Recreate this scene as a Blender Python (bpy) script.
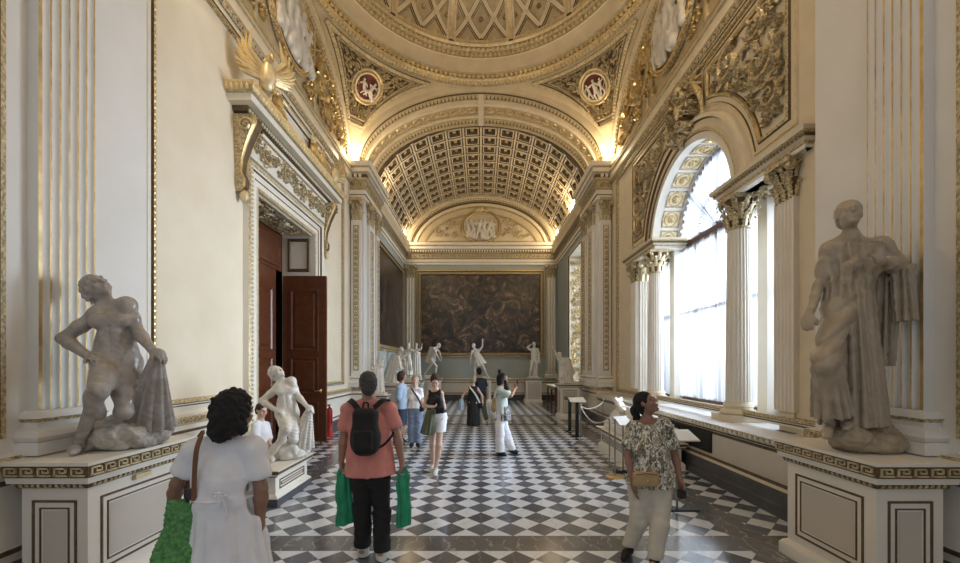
import bpy, math, random
import numpy as np
from mathutils import Vector, Matrix
for _o in list(bpy.data.objects): bpy.data.objects.remove(_o)
SC = bpy.context.scene
COL = SC.collection
PI = math.pi
# ------------------------------------------------------------------ camera, world, lights, exposure
FPX, CX, CY, CH = 404.0, 481.0, 365.0, 1.8            # focal length (px), vanishing point, camera height
_cd = bpy.data.cameras.new('camera'); CAM = bpy.data.objects.new('camera', _cd); COL.objects.link(CAM)
_cd.sensor_width = 36; _cd.lens = 36 * FPX / 960; _cd.clip_start = .05; _cd.clip_end = 200
_cd.shift_x = (480 - CX) / 960; _cd.shift_y = (CY - 281.5) / 960
CAM.location = (0, 0, CH); CAM.rotation_euler = (PI / 2, 0, 0); SC.camera = CAM
W = bpy.data.worlds.new('sky'); SC.world = W; W.use_nodes = True
W.node_tree.nodes['Background'].inputs[0].default_value = (.86, .92, 1.0, 1)
W.node_tree.nodes['Background'].inputs[1].default_value = .37
def area(name, loc, aim, sx, sy, power, col, spread=PI):
    l = bpy.data.lights.new(name, 'AREA'); l.shape = 'RECTANGLE'; l.size = sx; l.size_y = sy; l.energy = power; l.color = col; l.spread = spread
    o = bpy.data.objects.new(name, l); COL.objects.link(o); o.location = loc
    o.rotation_euler = (Vector(aim) - Vector(loc)).to_track_quat('-Z', 'Y').to_euler(); return o
def lamp(name, loc, power, col, r=.08):
    l = bpy.data.lights.new(name, 'POINT'); l.energy = power; l.color = col; l.shadow_soft_size = r
    o = bpy.data.objects.new(name, l); COL.objects.link(o); o.location = loc; return o
DAY = (.79, .895, 1.0); WARM = (1.0, .79, .50)
area('daylight_serliana', (6.4, 7.85, 4.1), (-4, 7.5, 2.6), 5.6, 5.2, 500, DAY, math.radians(95))
area('daylight_far_window', (6.0, 16.7, 4.4), (-4, 16.2, 2.6), 2.4, 5.6, 230, DAY, math.radians(100))
for sx in (-1, 1):
    for y, e in ((1.2, 90), (4.6, 95), (12.2, 42)):  # nearest pair: unseen uplights, added as warm fill for the foreground
        lamp('uplight_bulb', (sx * 3.62, y, 8.14), e, WARM)
    for y, e in ((15.0, 55), (19.6, 32)) if sx < 0 else ((16.4, 95), (19.6, 32)):
        lamp('uplight_bulb', (sx * 3.62, y, 8.14), e, WARM)
SC.view_settings.view_transform = 'Standard'; SC.view_settings.look = 'None'; SC.view_settings.gamma = 1
SC.view_settings.use_curve_mapping = False
SC.view_settings.exposure = 0.72
SC.cycles.max_bounces = 8; SC.cycles.diffuse_bounces = 5; SC.cycles.glossy_bounces = 3; SC.cycles.transparent_max_bounces = 8
SC.cycles.sample_clamp_indirect = 6; SC.cycles.caustics_reflective = False; SC.cycles.caustics_refractive = False
SC.cycles.use_denoising = True

# ------------------------------------------------------------------ helpers
def P(px, py, Y): return Vector(((px - CX) * Y / FPX, Y, CH + (CY - py) * Y / FPX))
MATS = {}
def nd(nt, t, **k):
    n = nt.nodes.new(t)
    for a, b in k.items(): setattr(n, a, b)
    return n
def mat(name, col, rough=.55, metal=0., col2=None, scale=5., var=.5, bump=0., bscale=30., detail=4., spec=.5, dist=.0, tex='noise', trans=0., sheen=0.):
    m = bpy.data.materials.new(name); m.use_nodes = True; nt = m.node_tree; b = nt.nodes['Principled BSDF']; L = nt.links.new
    b.inputs['Roughness'].default_value = rough; b.inputs['Metallic'].default_value = metal; b.inputs['Specular IOR Level'].default_value = spec
    tc = nd(nt, 'ShaderNodeTexCoord')
    if col2 is None: col2 = tuple(c * .86 for c in col)
    if tex == 'voronoi':
        n = nd(nt, 'ShaderNodeTexVoronoi'); n.inputs['Scale'].default_value = scale; fac = n.outputs['Distance']
    else:
        n = nd(nt, 'ShaderNodeTexNoise'); n.inputs['Scale'].default_value = scale; n.inputs['Detail'].default_value = detail; n.inputs['Distortion'].default_value = dist; fac = n.outputs['Fac']
    L(tc.outputs['Object'], n.inputs['Vector'])
    r = nd(nt, 'ShaderNodeValToRGB'); r.color_ramp.elements[0].position = .5 - var * .5; r.color_ramp.elements[1].position = .5 + var * .5
    r.color_ramp.elements[0].color = (*col2, 1); r.color_ramp.elements[1].color = (*col, 1)
    L(fac, r.inputs[0]); L(r.outputs[0], b.inputs['Base Color'])
    if bump:
        n2 = nd(nt, 'ShaderNodeTexNoise'); n2.inputs['Scale'].default_value = bscale; n2.inputs['Detail'].default_value = 3
        L(tc.outputs['Object'], n2.inputs['Vector']); bp = nd(nt, 'ShaderNodeBump'); bp.inputs['Strength'].default_value = bump; bp.inputs['Distance'].default_value = .02
        L(n2.outputs['Fac'], bp.inputs['Height']); L(bp.outputs[0], b.inputs['Normal'])
    MATS[name] = m; return m
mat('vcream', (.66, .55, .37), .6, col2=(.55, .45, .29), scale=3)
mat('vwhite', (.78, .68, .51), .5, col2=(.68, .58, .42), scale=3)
mat('plaster', (.80, .72, .58), .8, col2=(.72, .63, .48), scale=1.6, bump=.15, bscale=3)
mat('cream', (.74, .65, .49), .6, col2=(.66, .57, .42), scale=3)
mat('pale', (.78, .76, .73), .55, col2=(.72, .70, .66), scale=2)
mat('warmwhite', (.80, .76, .68), .5, col2=(.74, .69, .60), scale=3)
mat('ochre', (.58, .47, .30), .6, col2=(.46, .36, .21), scale=7)
mat('gold', (.84, .64, .31), .36, .6, col2=(.44, .30, .12), scale=9, var=.55)
mat('goldpale', (.84, .71, .46), .42, .4, col2=(.54, .42, .23), scale=11, var=.6)
mat('goldleaf', (.74, .61, .37), .5, .3, col2=(.22, .16, .085), scale=38, var=.35)
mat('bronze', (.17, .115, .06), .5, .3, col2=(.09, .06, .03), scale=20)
mat('wallgreen', (.40, .44, .42), .75, col2=(.34, .38, .36), scale=1.2)
mat('panel', (.60, .55, .49), .6, col2=(.55, .50, .43), scale=2)
mat('oxblood', (.19, .045, .03), .6, col2=(.13, .03, .02), scale=8)
mat('marble', (.78, .75, .70), .32, col2=(.60, .555, .49), scale=7, var=.6, dist=.8, detail=6)
mat('marblegrey', (.47, .43, .395), .16, col2=(.25, .215, .19), scale=9, var=.55, dist=1.2, detail=7, bump=.12, bscale=40)
mat('marblewarm', (.44, .365, .275), .45, col2=(.31, .25, .18), scale=8, var=.6, dist=.8, detail=6, bump=.1, bscale=45)
mat('rock', (.62, .58, .52), .75, col2=(.36, .32, .27), scale=16, var=.5, bump=.8, bscale=28)
mat('rockwarm', (.46, .38, .28), .75, col2=(.30, .24, .17), scale=16, var=.5, bump=.8, bscale=28)
mat('slate', (.085, .09, .10), .3, col2=(.05, .052, .06), scale=4, dist=1.5)
mat('sill', (.78, .78, .78), .4, col2=(.70, .70, .70), scale=3)
mat('wood', (.150, .050, .022), .32, col2=(.085, .026, .011), scale=3, dist=2.5, detail=6)
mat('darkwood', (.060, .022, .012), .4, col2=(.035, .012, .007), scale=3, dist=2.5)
mat('winwood', (.12, .06, .04), .5, col2=(.08, .04, .025), scale=5)
mat('black', (.012, .012, .013), .5); mat('steel', (.30, .28, .25), .35, .8); mat('brass', (.72, .50, .20), .3, .8)
mat('paper', (.82, .82, .80), .7)
mat('darkbox', (.012, .011, .010), .9)
def curtain_mat():
    m = bpy.data.materials.new('sheer'); m.use_nodes = True; nt = m.node_tree; nt.nodes.clear(); L = nt.links.new
    o = nd(nt, 'ShaderNodeOutputMaterial'); t = nd(nt, 'ShaderNodeBsdfTransparent'); a = nd(nt, 'ShaderNodeBsdfTranslucent'); d = nd(nt, 'ShaderNodeBsdfDiffuse'); m1 = nd(nt, 'ShaderNodeMixShader'); m2 = nd(nt, 'ShaderNodeMixShader')
    for q in (a, d): q.inputs[0].default_value = (.88, .90, .95, 1)
    t.inputs[0].default_value = (.93, .95, 1, 1); m1.inputs[0].default_value = .35; m2.inputs[0].default_value = .32
    L(a.outputs[0], m1.inputs[1]); L(d.outputs[0], m1.inputs[2]); L(t.outputs[0], m2.inputs[1]); L(m1.outputs[0], m2.inputs[2]); L(m2.outputs[0], o.inputs[0]); MATS['sheer'] = m
curtain_mat()
def glass_mat():
    m = bpy.data.materials.new('glass'); m.use_nodes = True; nt = m.node_tree; nt.nodes.clear(); L = nt.links.new
    o = nd(nt, 'ShaderNodeOutputMaterial'); t = nd(nt, 'ShaderNodeBsdfTransparent'); g = nd(nt, 'ShaderNodeBsdfGlossy'); x = nd(nt, 'ShaderNodeMixShader'); f = nd(nt, 'ShaderNodeFresnel')
    t.inputs[0].default_value = (.96, .98, .98, 1); g.inputs['Roughness'].default_value = .02; f.inputs[0].default_value = 1.3
    L(f.outputs[0], x.inputs[0]); L(t.outputs[0], x.inputs[1]); L(g.outputs[0], x.inputs[2]); L(x.outputs[0], o.inputs[0]); MATS['glass'] = m
glass_mat()
def painting(name, seed, cols, scale):
    m = bpy.data.materials.new(name); m.use_nodes = True; nt = m.node_tree; b = nt.nodes['Principled BSDF']; L = nt.links.new
    tc = nd(nt, 'ShaderNodeTexCoord'); mp = nd(nt, 'ShaderNodeMapping'); mp.inputs['Location'].default_value = (seed * 3.1, seed, seed * 1.7); L(tc.outputs['Object'], mp.inputs[0])
    n = nd(nt, 'ShaderNodeTexNoise'); n.inputs['Scale'].default_value = scale; n.inputs['Detail'].default_value = 6; n.inputs['Distortion'].default_value = 1.8; L(mp.outputs[0], n.inputs[0])
    v = nd(nt, 'ShaderNodeTexVoronoi'); v.inputs['Scale'].default_value = scale * 1.7; v.inputs['Randomness'].default_value = 1; w = nd(nt, 'ShaderNodeVectorMath', operation='ADD'); L(mp.outputs[0], w.inputs[0]); L(n.outputs['Color'], w.inputs[1]); L(w.outputs[0], v.inputs['Vector'])
    r = nd(nt, 'ShaderNodeValToRGB'); e = r.color_ramp.elements
    for i, (p, c) in enumerate(cols):
        q = e[i] if i < 2 else e.new(p)
        q.position = p; q.color = (*c, 1)
    r2 = nd(nt, 'ShaderNodeValToRGB'); r2.color_ramp.elements[0].position = .1; r2.color_ramp.elements[0].color = (.75, .7, .65, 1); r2.color_ramp.elements[1].position = .75; r2.color_ramp.elements[1].color = (.16, .15, .14, 1)
    x = nd(nt, 'ShaderNodeMix', data_type='RGBA', blend_type='MULTIPLY'); x.inputs[0].default_value = .8
    L(n.outputs['Fac'], r.inputs[0]); L(v.outputs['Distance'], r2.inputs[0]); L(r.outputs[0], x.inputs[6]); L(r2.outputs[0], x.inputs[7]); L(x.outputs[2], b.inputs['Base Color']); b.inputs['Roughness'].default_value = .3
    MATS[name] = m
painting('canvas_battle', 1, ((.30, (.018, .016, .014)), (.45, (.045, .034, .024)), (.53, (.17, .12, .075)), (.57, (.11, .03, .022)), (.63, (.40, .32, .22)), (.72, (.03, .028, .025))), 1.5)
painting('canvas_dark', 4, ((.35, (.010, .011, .014)), (.48, (.03, .03, .034)), (.54, (.11, .07, .05)), (.58, (.10, .035, .022)), (.64, (.16, .13, .11)), (.72, (.015, .015, .016))), 1.6)
def tag(o, label=None, cat=None, group=None, kind=None):
    if label: o['label'] = label
    if cat: o['category'] = cat
    if group: o['group'] = group
    if kind: o['kind'] = kind
    return o
WLOC = {}
def empty(name, loc, label, cat, group=None, kind=None):
    o = bpy.data.objects.new(name, None); COL.objects.link(o); o.location = loc; o.empty_display_size = .1
    WLOC[o.name] = Vector(loc); return tag(o, label, cat, group, kind)
def link_mesh(name, V, F, mi, mats, parent=None, origin=None, smooth=40):
    V = np.asarray(V, float).reshape(-1, 3)
    me = bpy.data.meshes.new(name)
    if parent is not None: org = WLOC[parent.name]
    elif origin is None: lo = V.min(0); hi = V.max(0); org = Vector(((lo[0] + hi[0]) / 2, (lo[1] + hi[1]) / 2, lo[2]))
    else: org = Vector(origin)
    me.from_pydata((V - np.array(org)).tolist(), [], F)
    for m in mats: me.materials.append(MATS[m])
    if mi is not None and len(mats) > 1: me.polygons.foreach_set('material_index', np.asarray(mi, np.int32))
    me.update()
    if smooth:
        me.shade_smooth()
        if smooth < 180: me.set_sharp_from_angle(angle=math.radians(smooth))
    o = bpy.data.objects.new(name, me); COL.objects.link(o)
    if parent is not None: o.parent = parent
    else: o.location = org
    WLOC[o.name] = Vector(org); return o
class MB:
    def __init__(s): s.V = []; s.F = []; s.M = []; s.n = 0
    def add(s, V, F, m):
        V = np.asarray(V, float).reshape(-1, 3); o = s.n
        if isinstance(F, np.ndarray): F = (F + o).tolist()
        else: F = [[i + o for i in f] for f in F]
        s.V.append(V); s.F += F; s.M += ([m] * len(F) if isinstance(m, str) else list(m)); s.n += len(V)
    def box(s, a, b, m):
        x0, y0, z0 = a; x1, y1, z1 = b
        x0, x1 = min(x0, x1), max(x0, x1); y0, y1 = min(y0, y1), max(y0, y1); z0, z1 = min(z0, z1), max(z0, z1)
        s.add([(x0, y0, z0), (x1, y0, z0), (x1, y1, z0), (x0, y1, z0), (x0, y0, z1), (x1, y0, z1), (x1, y1, z1), (x0, y1, z1)],
              [(3, 2, 1, 0), (4, 5, 6, 7), (0, 1, 5, 4), (1, 2, 6, 5), (2, 3, 7, 6), (3, 0, 4, 7)], m)
    def quad(s, a, b, c, d, m): s.add([a, b, c, d], [(0, 1, 2, 3)], m)
    def grid(s, G, m, cu=False, cv=False):
        G = np.asarray(G, float); a, b = G.shape[:2]; I = np.arange(a * b).reshape(a, b)
        if cu: I = np.vstack([I, I[:1]])
        if cv: I = np.hstack([I, I[:, :1]])
        F = np.stack([I[:-1, :-1], I[1:, :-1], I[1:, 1:], I[:-1, 1:]], -1)
        if isinstance(m, str): mm = m
        else: mm = [m[j] for i in range(F.shape[0]) for j in range(F.shape[1])]
        s.add(G.reshape(-1, 3), F.reshape(-1, 4), mm)
    def sweep(s, fr, prof, m, closed=False, caps=True):
        Pt, N, U = [np.asarray(x, float) for x in fr[:3]]
        pr = np.asarray(prof, float)
        G = Pt[:, None] + pr[None, :, :1] * N[:, None] + pr[None, :, 1:2] * U[:, None]
        s.grid(G, m if isinstance(m, str) else m, cu=closed)
        if caps and not closed:
            k = len(pr); mm = m if isinstance(m, str) else m[0]
            s.add(G[0], [tuple(range(k))], mm); s.add(G[-1], [tuple(range(k))[::-1]], mm)
    def plan(s, pts, prof, m, closed=False, side=1):
        """pts: plan polyline; prof: (offset to the left*side, z)."""
        p = np.asarray(pts, float); n = len(p)
        d = np.roll(p, -1, 0) - p; d = d / (np.linalg.norm(d, axis=1, keepdims=True) + 1e-12)
        if not closed: d[-1] = d[-2]
        nn = np.stack([-d[:, 1], d[:, 0]], 1) * side; pv = np.roll(nn, 1, 0)
        if not closed: pv[0] = nn[0]
        mi = nn + pv; mi = mi / (1 + (nn * pv).sum(1, keepdims=True))
        pr = np.asarray(prof, float)
        G = np.zeros((n, len(pr), 3))
        G[:, :, :2] = p[:, None] + pr[None, :, :1] * mi[:, None]; G[:, :, 2] = pr[None, :, 1]
        s.grid(G, m, cu=closed); return G
    def lathe(s, c, prof, m, n=24, a0=0, a1=2 * PI, axis=2):
        full = abs(a1 - a0 - 2 * PI) < 1e-6
        th = np.linspace(a0, a1, n + (0 if full else 1), endpoint=not full)
        pr = np.asarray(prof, float); G = np.zeros((len(th), len(pr), 3))
        G[:, :, 0] = np.cos(th)[:, None] * pr[None, :, 0]; G[:, :, 1] = np.sin(th)[:, None] * pr[None, :, 0]; G[:, :, 2] = pr[None, :, 1]
        s.grid(G + np.asarray(c, float), m, cu=full)
    def tube(s, pts, r, m, n=8, closed=False, caps=True):
        p = np.asarray([tuple(x) for x in pts], float); k = len(p); r = np.broadcast_to(np.asarray(r, float), (k,))
        t = np.gradient(p, axis=0); t /= np.linalg.norm(t, axis=1, keepdims=True) + 1e-12
        a = np.cross(t, (0, 0, 1)); bad = np.linalg.norm(a, axis=1) < .15; a[bad] = np.cross(t[bad], (0, 1, 0)); a /= np.linalg.norm(a, axis=1, keepdims=True)
        for i in range(1, k):
            if a[i] @ a[i - 1] < 0: a[i] *= -1
        b = np.cross(t, a); th = np.arange(n) * 2 * PI / n
        G = p[:, None] + r[:, None, None] * (np.cos(th)[None, :, None] * a[:, None] + np.sin(th)[None, :, None] * b[:, None])
        s.grid(G, m, cv=True)
        if caps: s.add(G[0], [tuple(range(n))[::-1]], m); s.add(G[-1], [tuple(range(n))], m)
    def ell(s, c, r, m, n=12, k=8, R=None):
        V, F = e_ball(1, 1, 1, n, k); V = V * np.asarray(r, float)
        if R is not None: V = V @ np.asarray(R, float).T
        s.add(V + np.asarray(c, float), F, m)
    def tile(s, fr, V, F, m, off=(0, 0, 0)):
        Pt, T, N, U = [np.asarray(x, float) for x in fr]; V = np.asarray(V, float) + np.asarray(off, float)
        G = Pt[:, None] + V[None, :, 0:1] * T[:, None] + V[None, :, 1:2] * N[:, None] + V[None, :, 2:3] * U[:, None]
        k = len(V); FF = [[i + j * k for i in f] for j in range(len(Pt)) for f in F]
        s.add(G.reshape(-1, 3), FF, m)
    def build(s, name, parent=None, origin=None, smooth=40, **k):
        mats = list(dict.fromkeys(s.M)); ix = {m: i for i, m in enumerate(mats)}
        o = link_mesh(name, np.concatenate(s.V), s.F, [ix[m] for m in s.M], mats, parent, origin, smooth)
        return tag(o, k.get('label'), k.get('cat'), k.get('group'), k.get('kind'))
    def struct(s, name, **k): return s.build(name, origin=(0, 0, 0), kind='structure', **k)
def unit(v): v = np.asarray(v, float); return v / (np.linalg.norm(v, axis=-1, keepdims=True) + 1e-12)
def line(p0, p1, N, U, n=2):
    t = np.linspace(0, 1, n)[:, None]; Pt = np.asarray(p0, float) * (1 - t) + np.asarray(p1, float) * t
    return Pt, np.tile(unit(N), (n, 1)), np.tile(unit(U), (n, 1))
def arc_x(x, yc, zc, a, b, t0, t1, n, nx):
    """arc in a plane X=const; N = (nx,0,0), U = outward in the plane"""
    t = np.linspace(t0, t1, n); Pt = np.stack([0 * t + x, yc - a * np.cos(t), zc + b * np.sin(t)], 1)
    U = unit(np.stack([0 * t, -np.cos(t) / a, np.sin(t) / b], 1)); return Pt, np.tile([nx, 0, 0], (n, 1)).astype(float), U
def arc_y(y, xc, zc, a, b, t0, t1, n, ny=-1):
    t = np.linspace(t0, t1, n); Pt = np.stack([xc - a * np.cos(t), 0 * t + y, zc + b * np.sin(t)], 1)
    U = unit(np.stack([-np.cos(t) / a, 0 * t, np.sin(t) / b], 1)); return Pt, np.tile([0, ny, 0], (n, 1)).astype(float), U
def resample(fr, sp, closed=False):
    Pt, N, U = fr[:3]
    if closed: Pt = np.vstack([Pt, Pt[:1]]); N = np.vstack([N, N[:1]]); U = np.vstack([U, U[:1]])
    d = np.r_[0, np.cumsum(np.linalg.norm(np.diff(Pt, axis=0), axis=1))]; n = max(1, int(round(d[-1] / sp)))
    q = (np.arange(n) + .5) * d[-1] / n
    f = lambda A: np.stack([np.interp(q, d, A[:, i]) for i in range(3)], 1)
    Q = f(Pt); e = d[-1] * 1e-3
    g = lambda s: np.stack([np.interp(np.clip(q + s, 0, d[-1]), d, Pt[:, i]) for i in range(3)], 1)
    return Q, unit(g(e) - g(-e)), unit(f(N)), unit(f(U))
def e_ball(a, b, c, n=6, k=4):
    V = [(0, 0, -c)]
    for j in range(1, k):
        ph = -PI / 2 + PI * j / k
        V += [(a * math.cos(ph) * math.cos(2 * PI * i / n), b * math.cos(ph) * math.sin(2 * PI * i / n), c * math.sin(ph)) for i in range(n)]
    V.append((0, 0, c)); F = [(0, 1 + (i + 1) % n, 1 + i) for i in range(n)]
    for j in range(k - 2):
        o = 1 + j * n; F += [(o + i, o + (i + 1) % n, o + n + (i + 1) % n, o + n + i) for i in range(n)]
    o = 1 + (k - 2) * n; F += [(o + i, o + (i + 1) % n, len(V) - 1) for i in range(n)]
    return np.array(V), F
def e_leaf(w, h, d):
    V = [(-w / 2, 0, 0), (w / 2, 0, 0), (w * .42, d * .7, h * .55), (0, d * .9, h), (-w * .42, d * .7, h * .55), (0, d * 1.25, h * .45), (0, 0, h * .8)]
    return np.array(V), [(0, 5, 4), (0, 1, 5), (1, 2, 5), (2, 3, 5), (3, 4, 5), (4, 3, 6), (3, 2, 6)]
def e_box(a, b, c, o=(0, 0, 0)):
    V = np.array([(x * a / 2, y * b, z * c / 2) for z in (-1, 1) for x, y in ((-1, 0), (1, 0), (1, 1), (-1, 1))]) + np.array(o)
    return V, [(3, 2, 1, 0), (4, 5, 6, 7), (0, 1, 5, 4), (1, 2, 6, 5), (2, 3, 7, 6), (3, 0, 4, 7)]
def e_join(parts):
    V = []; F = []; n = 0
    for v, f in parts: V.append(v); F += [[i + n for i in q] for q in f]; n += len(v)
    return np.concatenate(V), F
def e_key(L, H, d):
    w = H * .17
    return e_join([e_box(L, d, w, (0, 0, -H / 2 + w / 2)), e_box(w, d, H, (-L / 2 + w, 0, 0)), e_box(L * .8, d, w, (0, 0, H / 2 - w / 2)),
                   e_box(w, d, H * .62, (L * .34, 0, H * .19)), e_box(L * .42, d, w, (L * .12, 0, -H * .08)), e_box(w, d, H * .3, (-L * .06, 0, .04 * H))])
def e_rosette(r, d, k=8):
    V = [(0, d, 0)]; F = []
    for i in range(2 * k):
        a = PI * i / k; rr = r if i % 2 == 0 else r * .72
        V += [(rr * .45 * math.cos(a), d * .8, rr * .45 * math.sin(a)), (rr * .75 * math.cos(a), d * (1 if i % 2 == 0 else .45), rr * .75 * math.sin(a)), (rr * math.cos(a), 0, rr * math.sin(a))]
    n = 2 * k
    for i in range(n):
        j = (i + 1) % n; a = 1 + 3 * i; b = 1 + 3 * j
        F += [(0, b, a), (a, b, b + 1, a + 1), (a + 1, b + 1, b + 2, a + 2)]
    return np.array(V), F
def e_lathe(prof, n=14):
    V = [(r * math.cos(2 * PI * i / n), hh, r * math.sin(2 * PI * i / n)) for r, hh in prof for i in range(n)]; F = [(j * n + i, j * n + (i + 1) % n, (j + 1) * n + (i + 1) % n, (j + 1) * n + i) for j in range(len(prof) - 1) for i in range(n)]
    return np.array(V), F
def e_scroll(r, d, turns=1.4, n=14, w=.22):
    V = []; F = []
    for i in range(n):
        q = i / (n - 1); a = 2 * PI * turns * q; rr = r * (1 - .85 * q); ww = r * w * (1 - .4 * q)
        for k, (o, h) in enumerate(((-1, 0), (-.4, 1), (.4, 1), (1, 0))):
            V.append(((rr + o * ww) * math.cos(a), h * d, (rr + o * ww) * math.sin(a)))
        if i: b = 4 * i; F += [(b - 4 + k, b - 3 + k, b + 1 + k, b + k) for k in range(3)]
    v2, f2 = e_ball(r * .22, d * 1.2, r * .22, 6, 4); m = len(V)
    return np.vstack([V, v2]), F + [[i + m for i in q] for q in f2]
def relief(mb, fm, inside, bounds, sizes, seed, m='gold', d=.06, tries=260, flowers=True):
    """acanthus scrollwork packed inside a region; fm(u,v,h) -> world"""
    rg = random.Random(seed); placed = []
    def put(V, F, u, v, rot, mm):
        c, s = math.cos(rot), math.sin(rot); V = np.asarray(V)
        U_ = u + V[:, 0] * c - V[:, 2] * s; V_ = v + V[:, 0] * s + V[:, 2] * c
        mb.add(fm(U_, V_, V[:, 1]), F, mm)
    for R in sizes:
        for _ in range(tries):
            u = rg.uniform(bounds[0], bounds[1]); v = rg.uniform(bounds[2], bounds[3])
            if not all(inside(u + R * .95 * math.cos(a), v + R * .95 * math.sin(a)) for a in (0, .785, 1.57, 2.356, 3.14, 3.93, 4.71, 5.5)): continue
            if any((u - a) ** 2 + (v - b) ** 2 < (.93 * (R + c)) ** 2 for a, b, c in placed): continue
            placed.append((u, v, R)); a0 = rg.uniform(0, 6.28); sg = rg.choice((-1, 1))
            V, F = e_scroll(R * .8, d * (.5 + R / sizes[0] * .5), rg.uniform(1.3, 1.7), 16); V = V * np.array([1, 1, sg]); 
            put(V, F, u, v, a0, m)
            k = 7 if R > sizes[-1] else 5
            for i in range(k):
                a = a0 + sg * (i * 5.4 / k + .3); L, G = e_leaf(R * .42, R * .5, d * .7)
                put(L, G, u + .70 * R * math.cos(a), v + .70 * R * math.sin(a), a - PI / 2 + sg * .75, m)
            if flowers and R == sizes[0]:
                V, F = e_rosette(R * .34, d * 1.3, 6); put(V, F, u, v, 0, m)
    return placed
def rect_frame(mb, O, u, v, n, u0, u1, v0, v1, prof, m):
    O, u, v, n = [np.asarray(x, float) for x in (O, u, v, n)]; G = []
    for a, b, da, db in ((u0, v0, 1, 1), (u1, v0, -1, 1), (u1, v1, -1, -1), (u0, v1, 1, -1)):
        G.append([O + (a + da * q) * u + (b + db * q) * v + h * n for q, h in prof])
    mb.grid(np.array(G), m, cu=True)
def poly_frame(mb, pts, n, prof, m, closed=True):
    """moulding inside a closed 3D polygon lying in a plane of normal n; prof (inward, height)"""
    p = np.asarray(pts, float); n = unit(n); d = unit(np.roll(p, -1, 0) - p); nn = np.cross(n, d); pv = np.roll(nn, 1, 0)
    mi = (nn + pv) / (1 + np.clip((nn * pv).sum(1, keepdims=True), -.8, 1))
    pr = np.asarray(prof, float)
    mb.grid(p[:, None] + pr[None, :, :1] * mi[:, None] + pr[None, :, 1:] * n[None, None], m, cu=True)
def fluted(mb, x, y, t, n, w, d, z0, z1, k, m='pale', mf='pale'):
    """fluted pilaster: centre of its back at (x,y), along t, standing out along n"""
    pts = [(-w / 2, 0), (-w / 2, d)]; ms = [m]; pit = w / (k + .35); fil = pit * .20; fl = pit - fil; q = -w / 2
    for i in range(k):
        q0 = q + fil + (pit * .17 if i == 0 else 0); q = q0 + fl if i < k - 1 else q0 + fl
        pts.append((q0, d)); ms.append(mf)
        for j in range(1, 6):
            a = PI * j / 6; pts.append((q0 + fl / 2 - fl / 2 * math.cos(a), d - fl * .42 * math.sin(a))); ms.append(m)
        pts.append((q0 + fl, d)); ms.append(m)
    pts.append((w / 2, d)); ms.append(mf); pts.append((w / 2, 0)); ms.append(m)
    G = [[(x + a * t[0] + b * n[0], y + a * t[1] + b * n[1], z) for a, b in pts] for z in (z0, z1)]
    mb.grid(np.array(G), ms)
def capital(mb, x, y, z0, h, r, t=None, n=None, m='goldleaf', mb2='cream', full=False, dep=None):
    """Corinthian capital; full = round column, else a flat pilaster along t standing out along n"""
    rows = ((0, .42, 8 if full else 3, 0.), (.22, .46, 8 if full else 2, .5), (.50, .38, 8 if full else 3, 0.))
    def lf(pc, tt, nn, zb, w, hh, out):
        V = []; F = []
        for i, (q, o, ww) in enumerate(((0, .05, .9), (.18, .1, .62), (.30, .14, 1.), (.46, .2, .66), (.58, .3, 1.), (.72, .48, .62), (.86, .75, .85), (.98, 1.05, .5), (.90, 1.35, .3), (.80, 1.3, .1))):
            for s in (-1, 0, 1): V.append(np.array([*(np.array(pc) + tt * s * ww * w / 2 + nn * (o * out + (.018 if s == 0 else 0)))[:2], zb + q * hh]))
            if i: b = 3 * i; F += [(b - 3, b - 2, b + 1, b), (b - 2, b - 1, b + 2, b + 1)]
        mb.add(V, F, m)
    if full:
        mb.lathe((x, y, z0), [(r * .86, 0), (r * .86, .03 * h), (r * .9, .5 * h), (r * 1.2, .88 * h)], mb2, 20)
        for q, hh, k, sh in rows:
            for i in range(k):
                a = 2 * PI * (i + sh) / k; nn = np.array([math.cos(a), math.sin(a), 0]); tt = np.array([-nn[1], nn[0], 0])
                lf(np.array([x, y, 0]) + nn * r * (.92 + q * .25), tt, nn, z0 + q * h, r * .62, hh * h, r * .55)
        for a in (PI / 4, 3 * PI / 4, 5 * PI / 4, 7 * PI / 4):
            nn = np.array([math.cos(a), math.sin(a), 0]); mb.ell(np.array([x, y, z0 + .80 * h]) + nn * r * 1.45, (r * .26, r * .26, r * .24), m, 8, 6)
        mb.box((x - r * 1.25, y - r * 1.25, z0 + .88 * h), (x + r * 1.25, y + r * 1.25, z0 + h), m)
    else:
        t3 = np.array([t[0], t[1], 0.]); n3 = np.array([n[0], n[1], 0.]); w = 2 * r; dep = dep or .1
        B = lambda a, b, z: (x + a * t[0] + b * n[0], y + a * t[1] + b * n[1], z)
        for z, z2, ww, dd in ((z0, z0 + .88 * h, w * .94, dep * .9), (z0 + .88 * h, z0 + h, w * 1.3, dep + .1)):
            V = [B(s * ww / 2, q * dd, zz) for zz in (z, z2) for s, q in ((-1, 0), (1, 0), (1, 1), (-1, 1))]
            mb.add(V, [(3, 2, 1, 0), (4, 5, 6, 7), (0, 1, 5, 4), (1, 2, 6, 5), (2, 3, 7, 6), (3, 0, 4, 7)], mb2 if z == z0 else m)
        for q, hh, k, sh in rows:
            for i in range(k):
                a = ((i + .5) / k - .5) * w * (1 if sh == 0 else 1.0)
                lf(np.array(B(a, dep * .9, 0)), t3, n3, z0 + q * h, w / k * .95, hh * h, .09 * h / .6)
            for s in (-1, 1):
                if sh == 0: lf(np.array(B(s * w * .48, dep * .45, 0)), n3, t3 * s, z0 + q * h, dep * .9, hh * h, .07)
        for s in (-1, 1): mb.ell(B(s * w * .56, dep + .05, z0 + .78 * h), (.07 * h / .5,) * 3, m, 8, 6)
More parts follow.
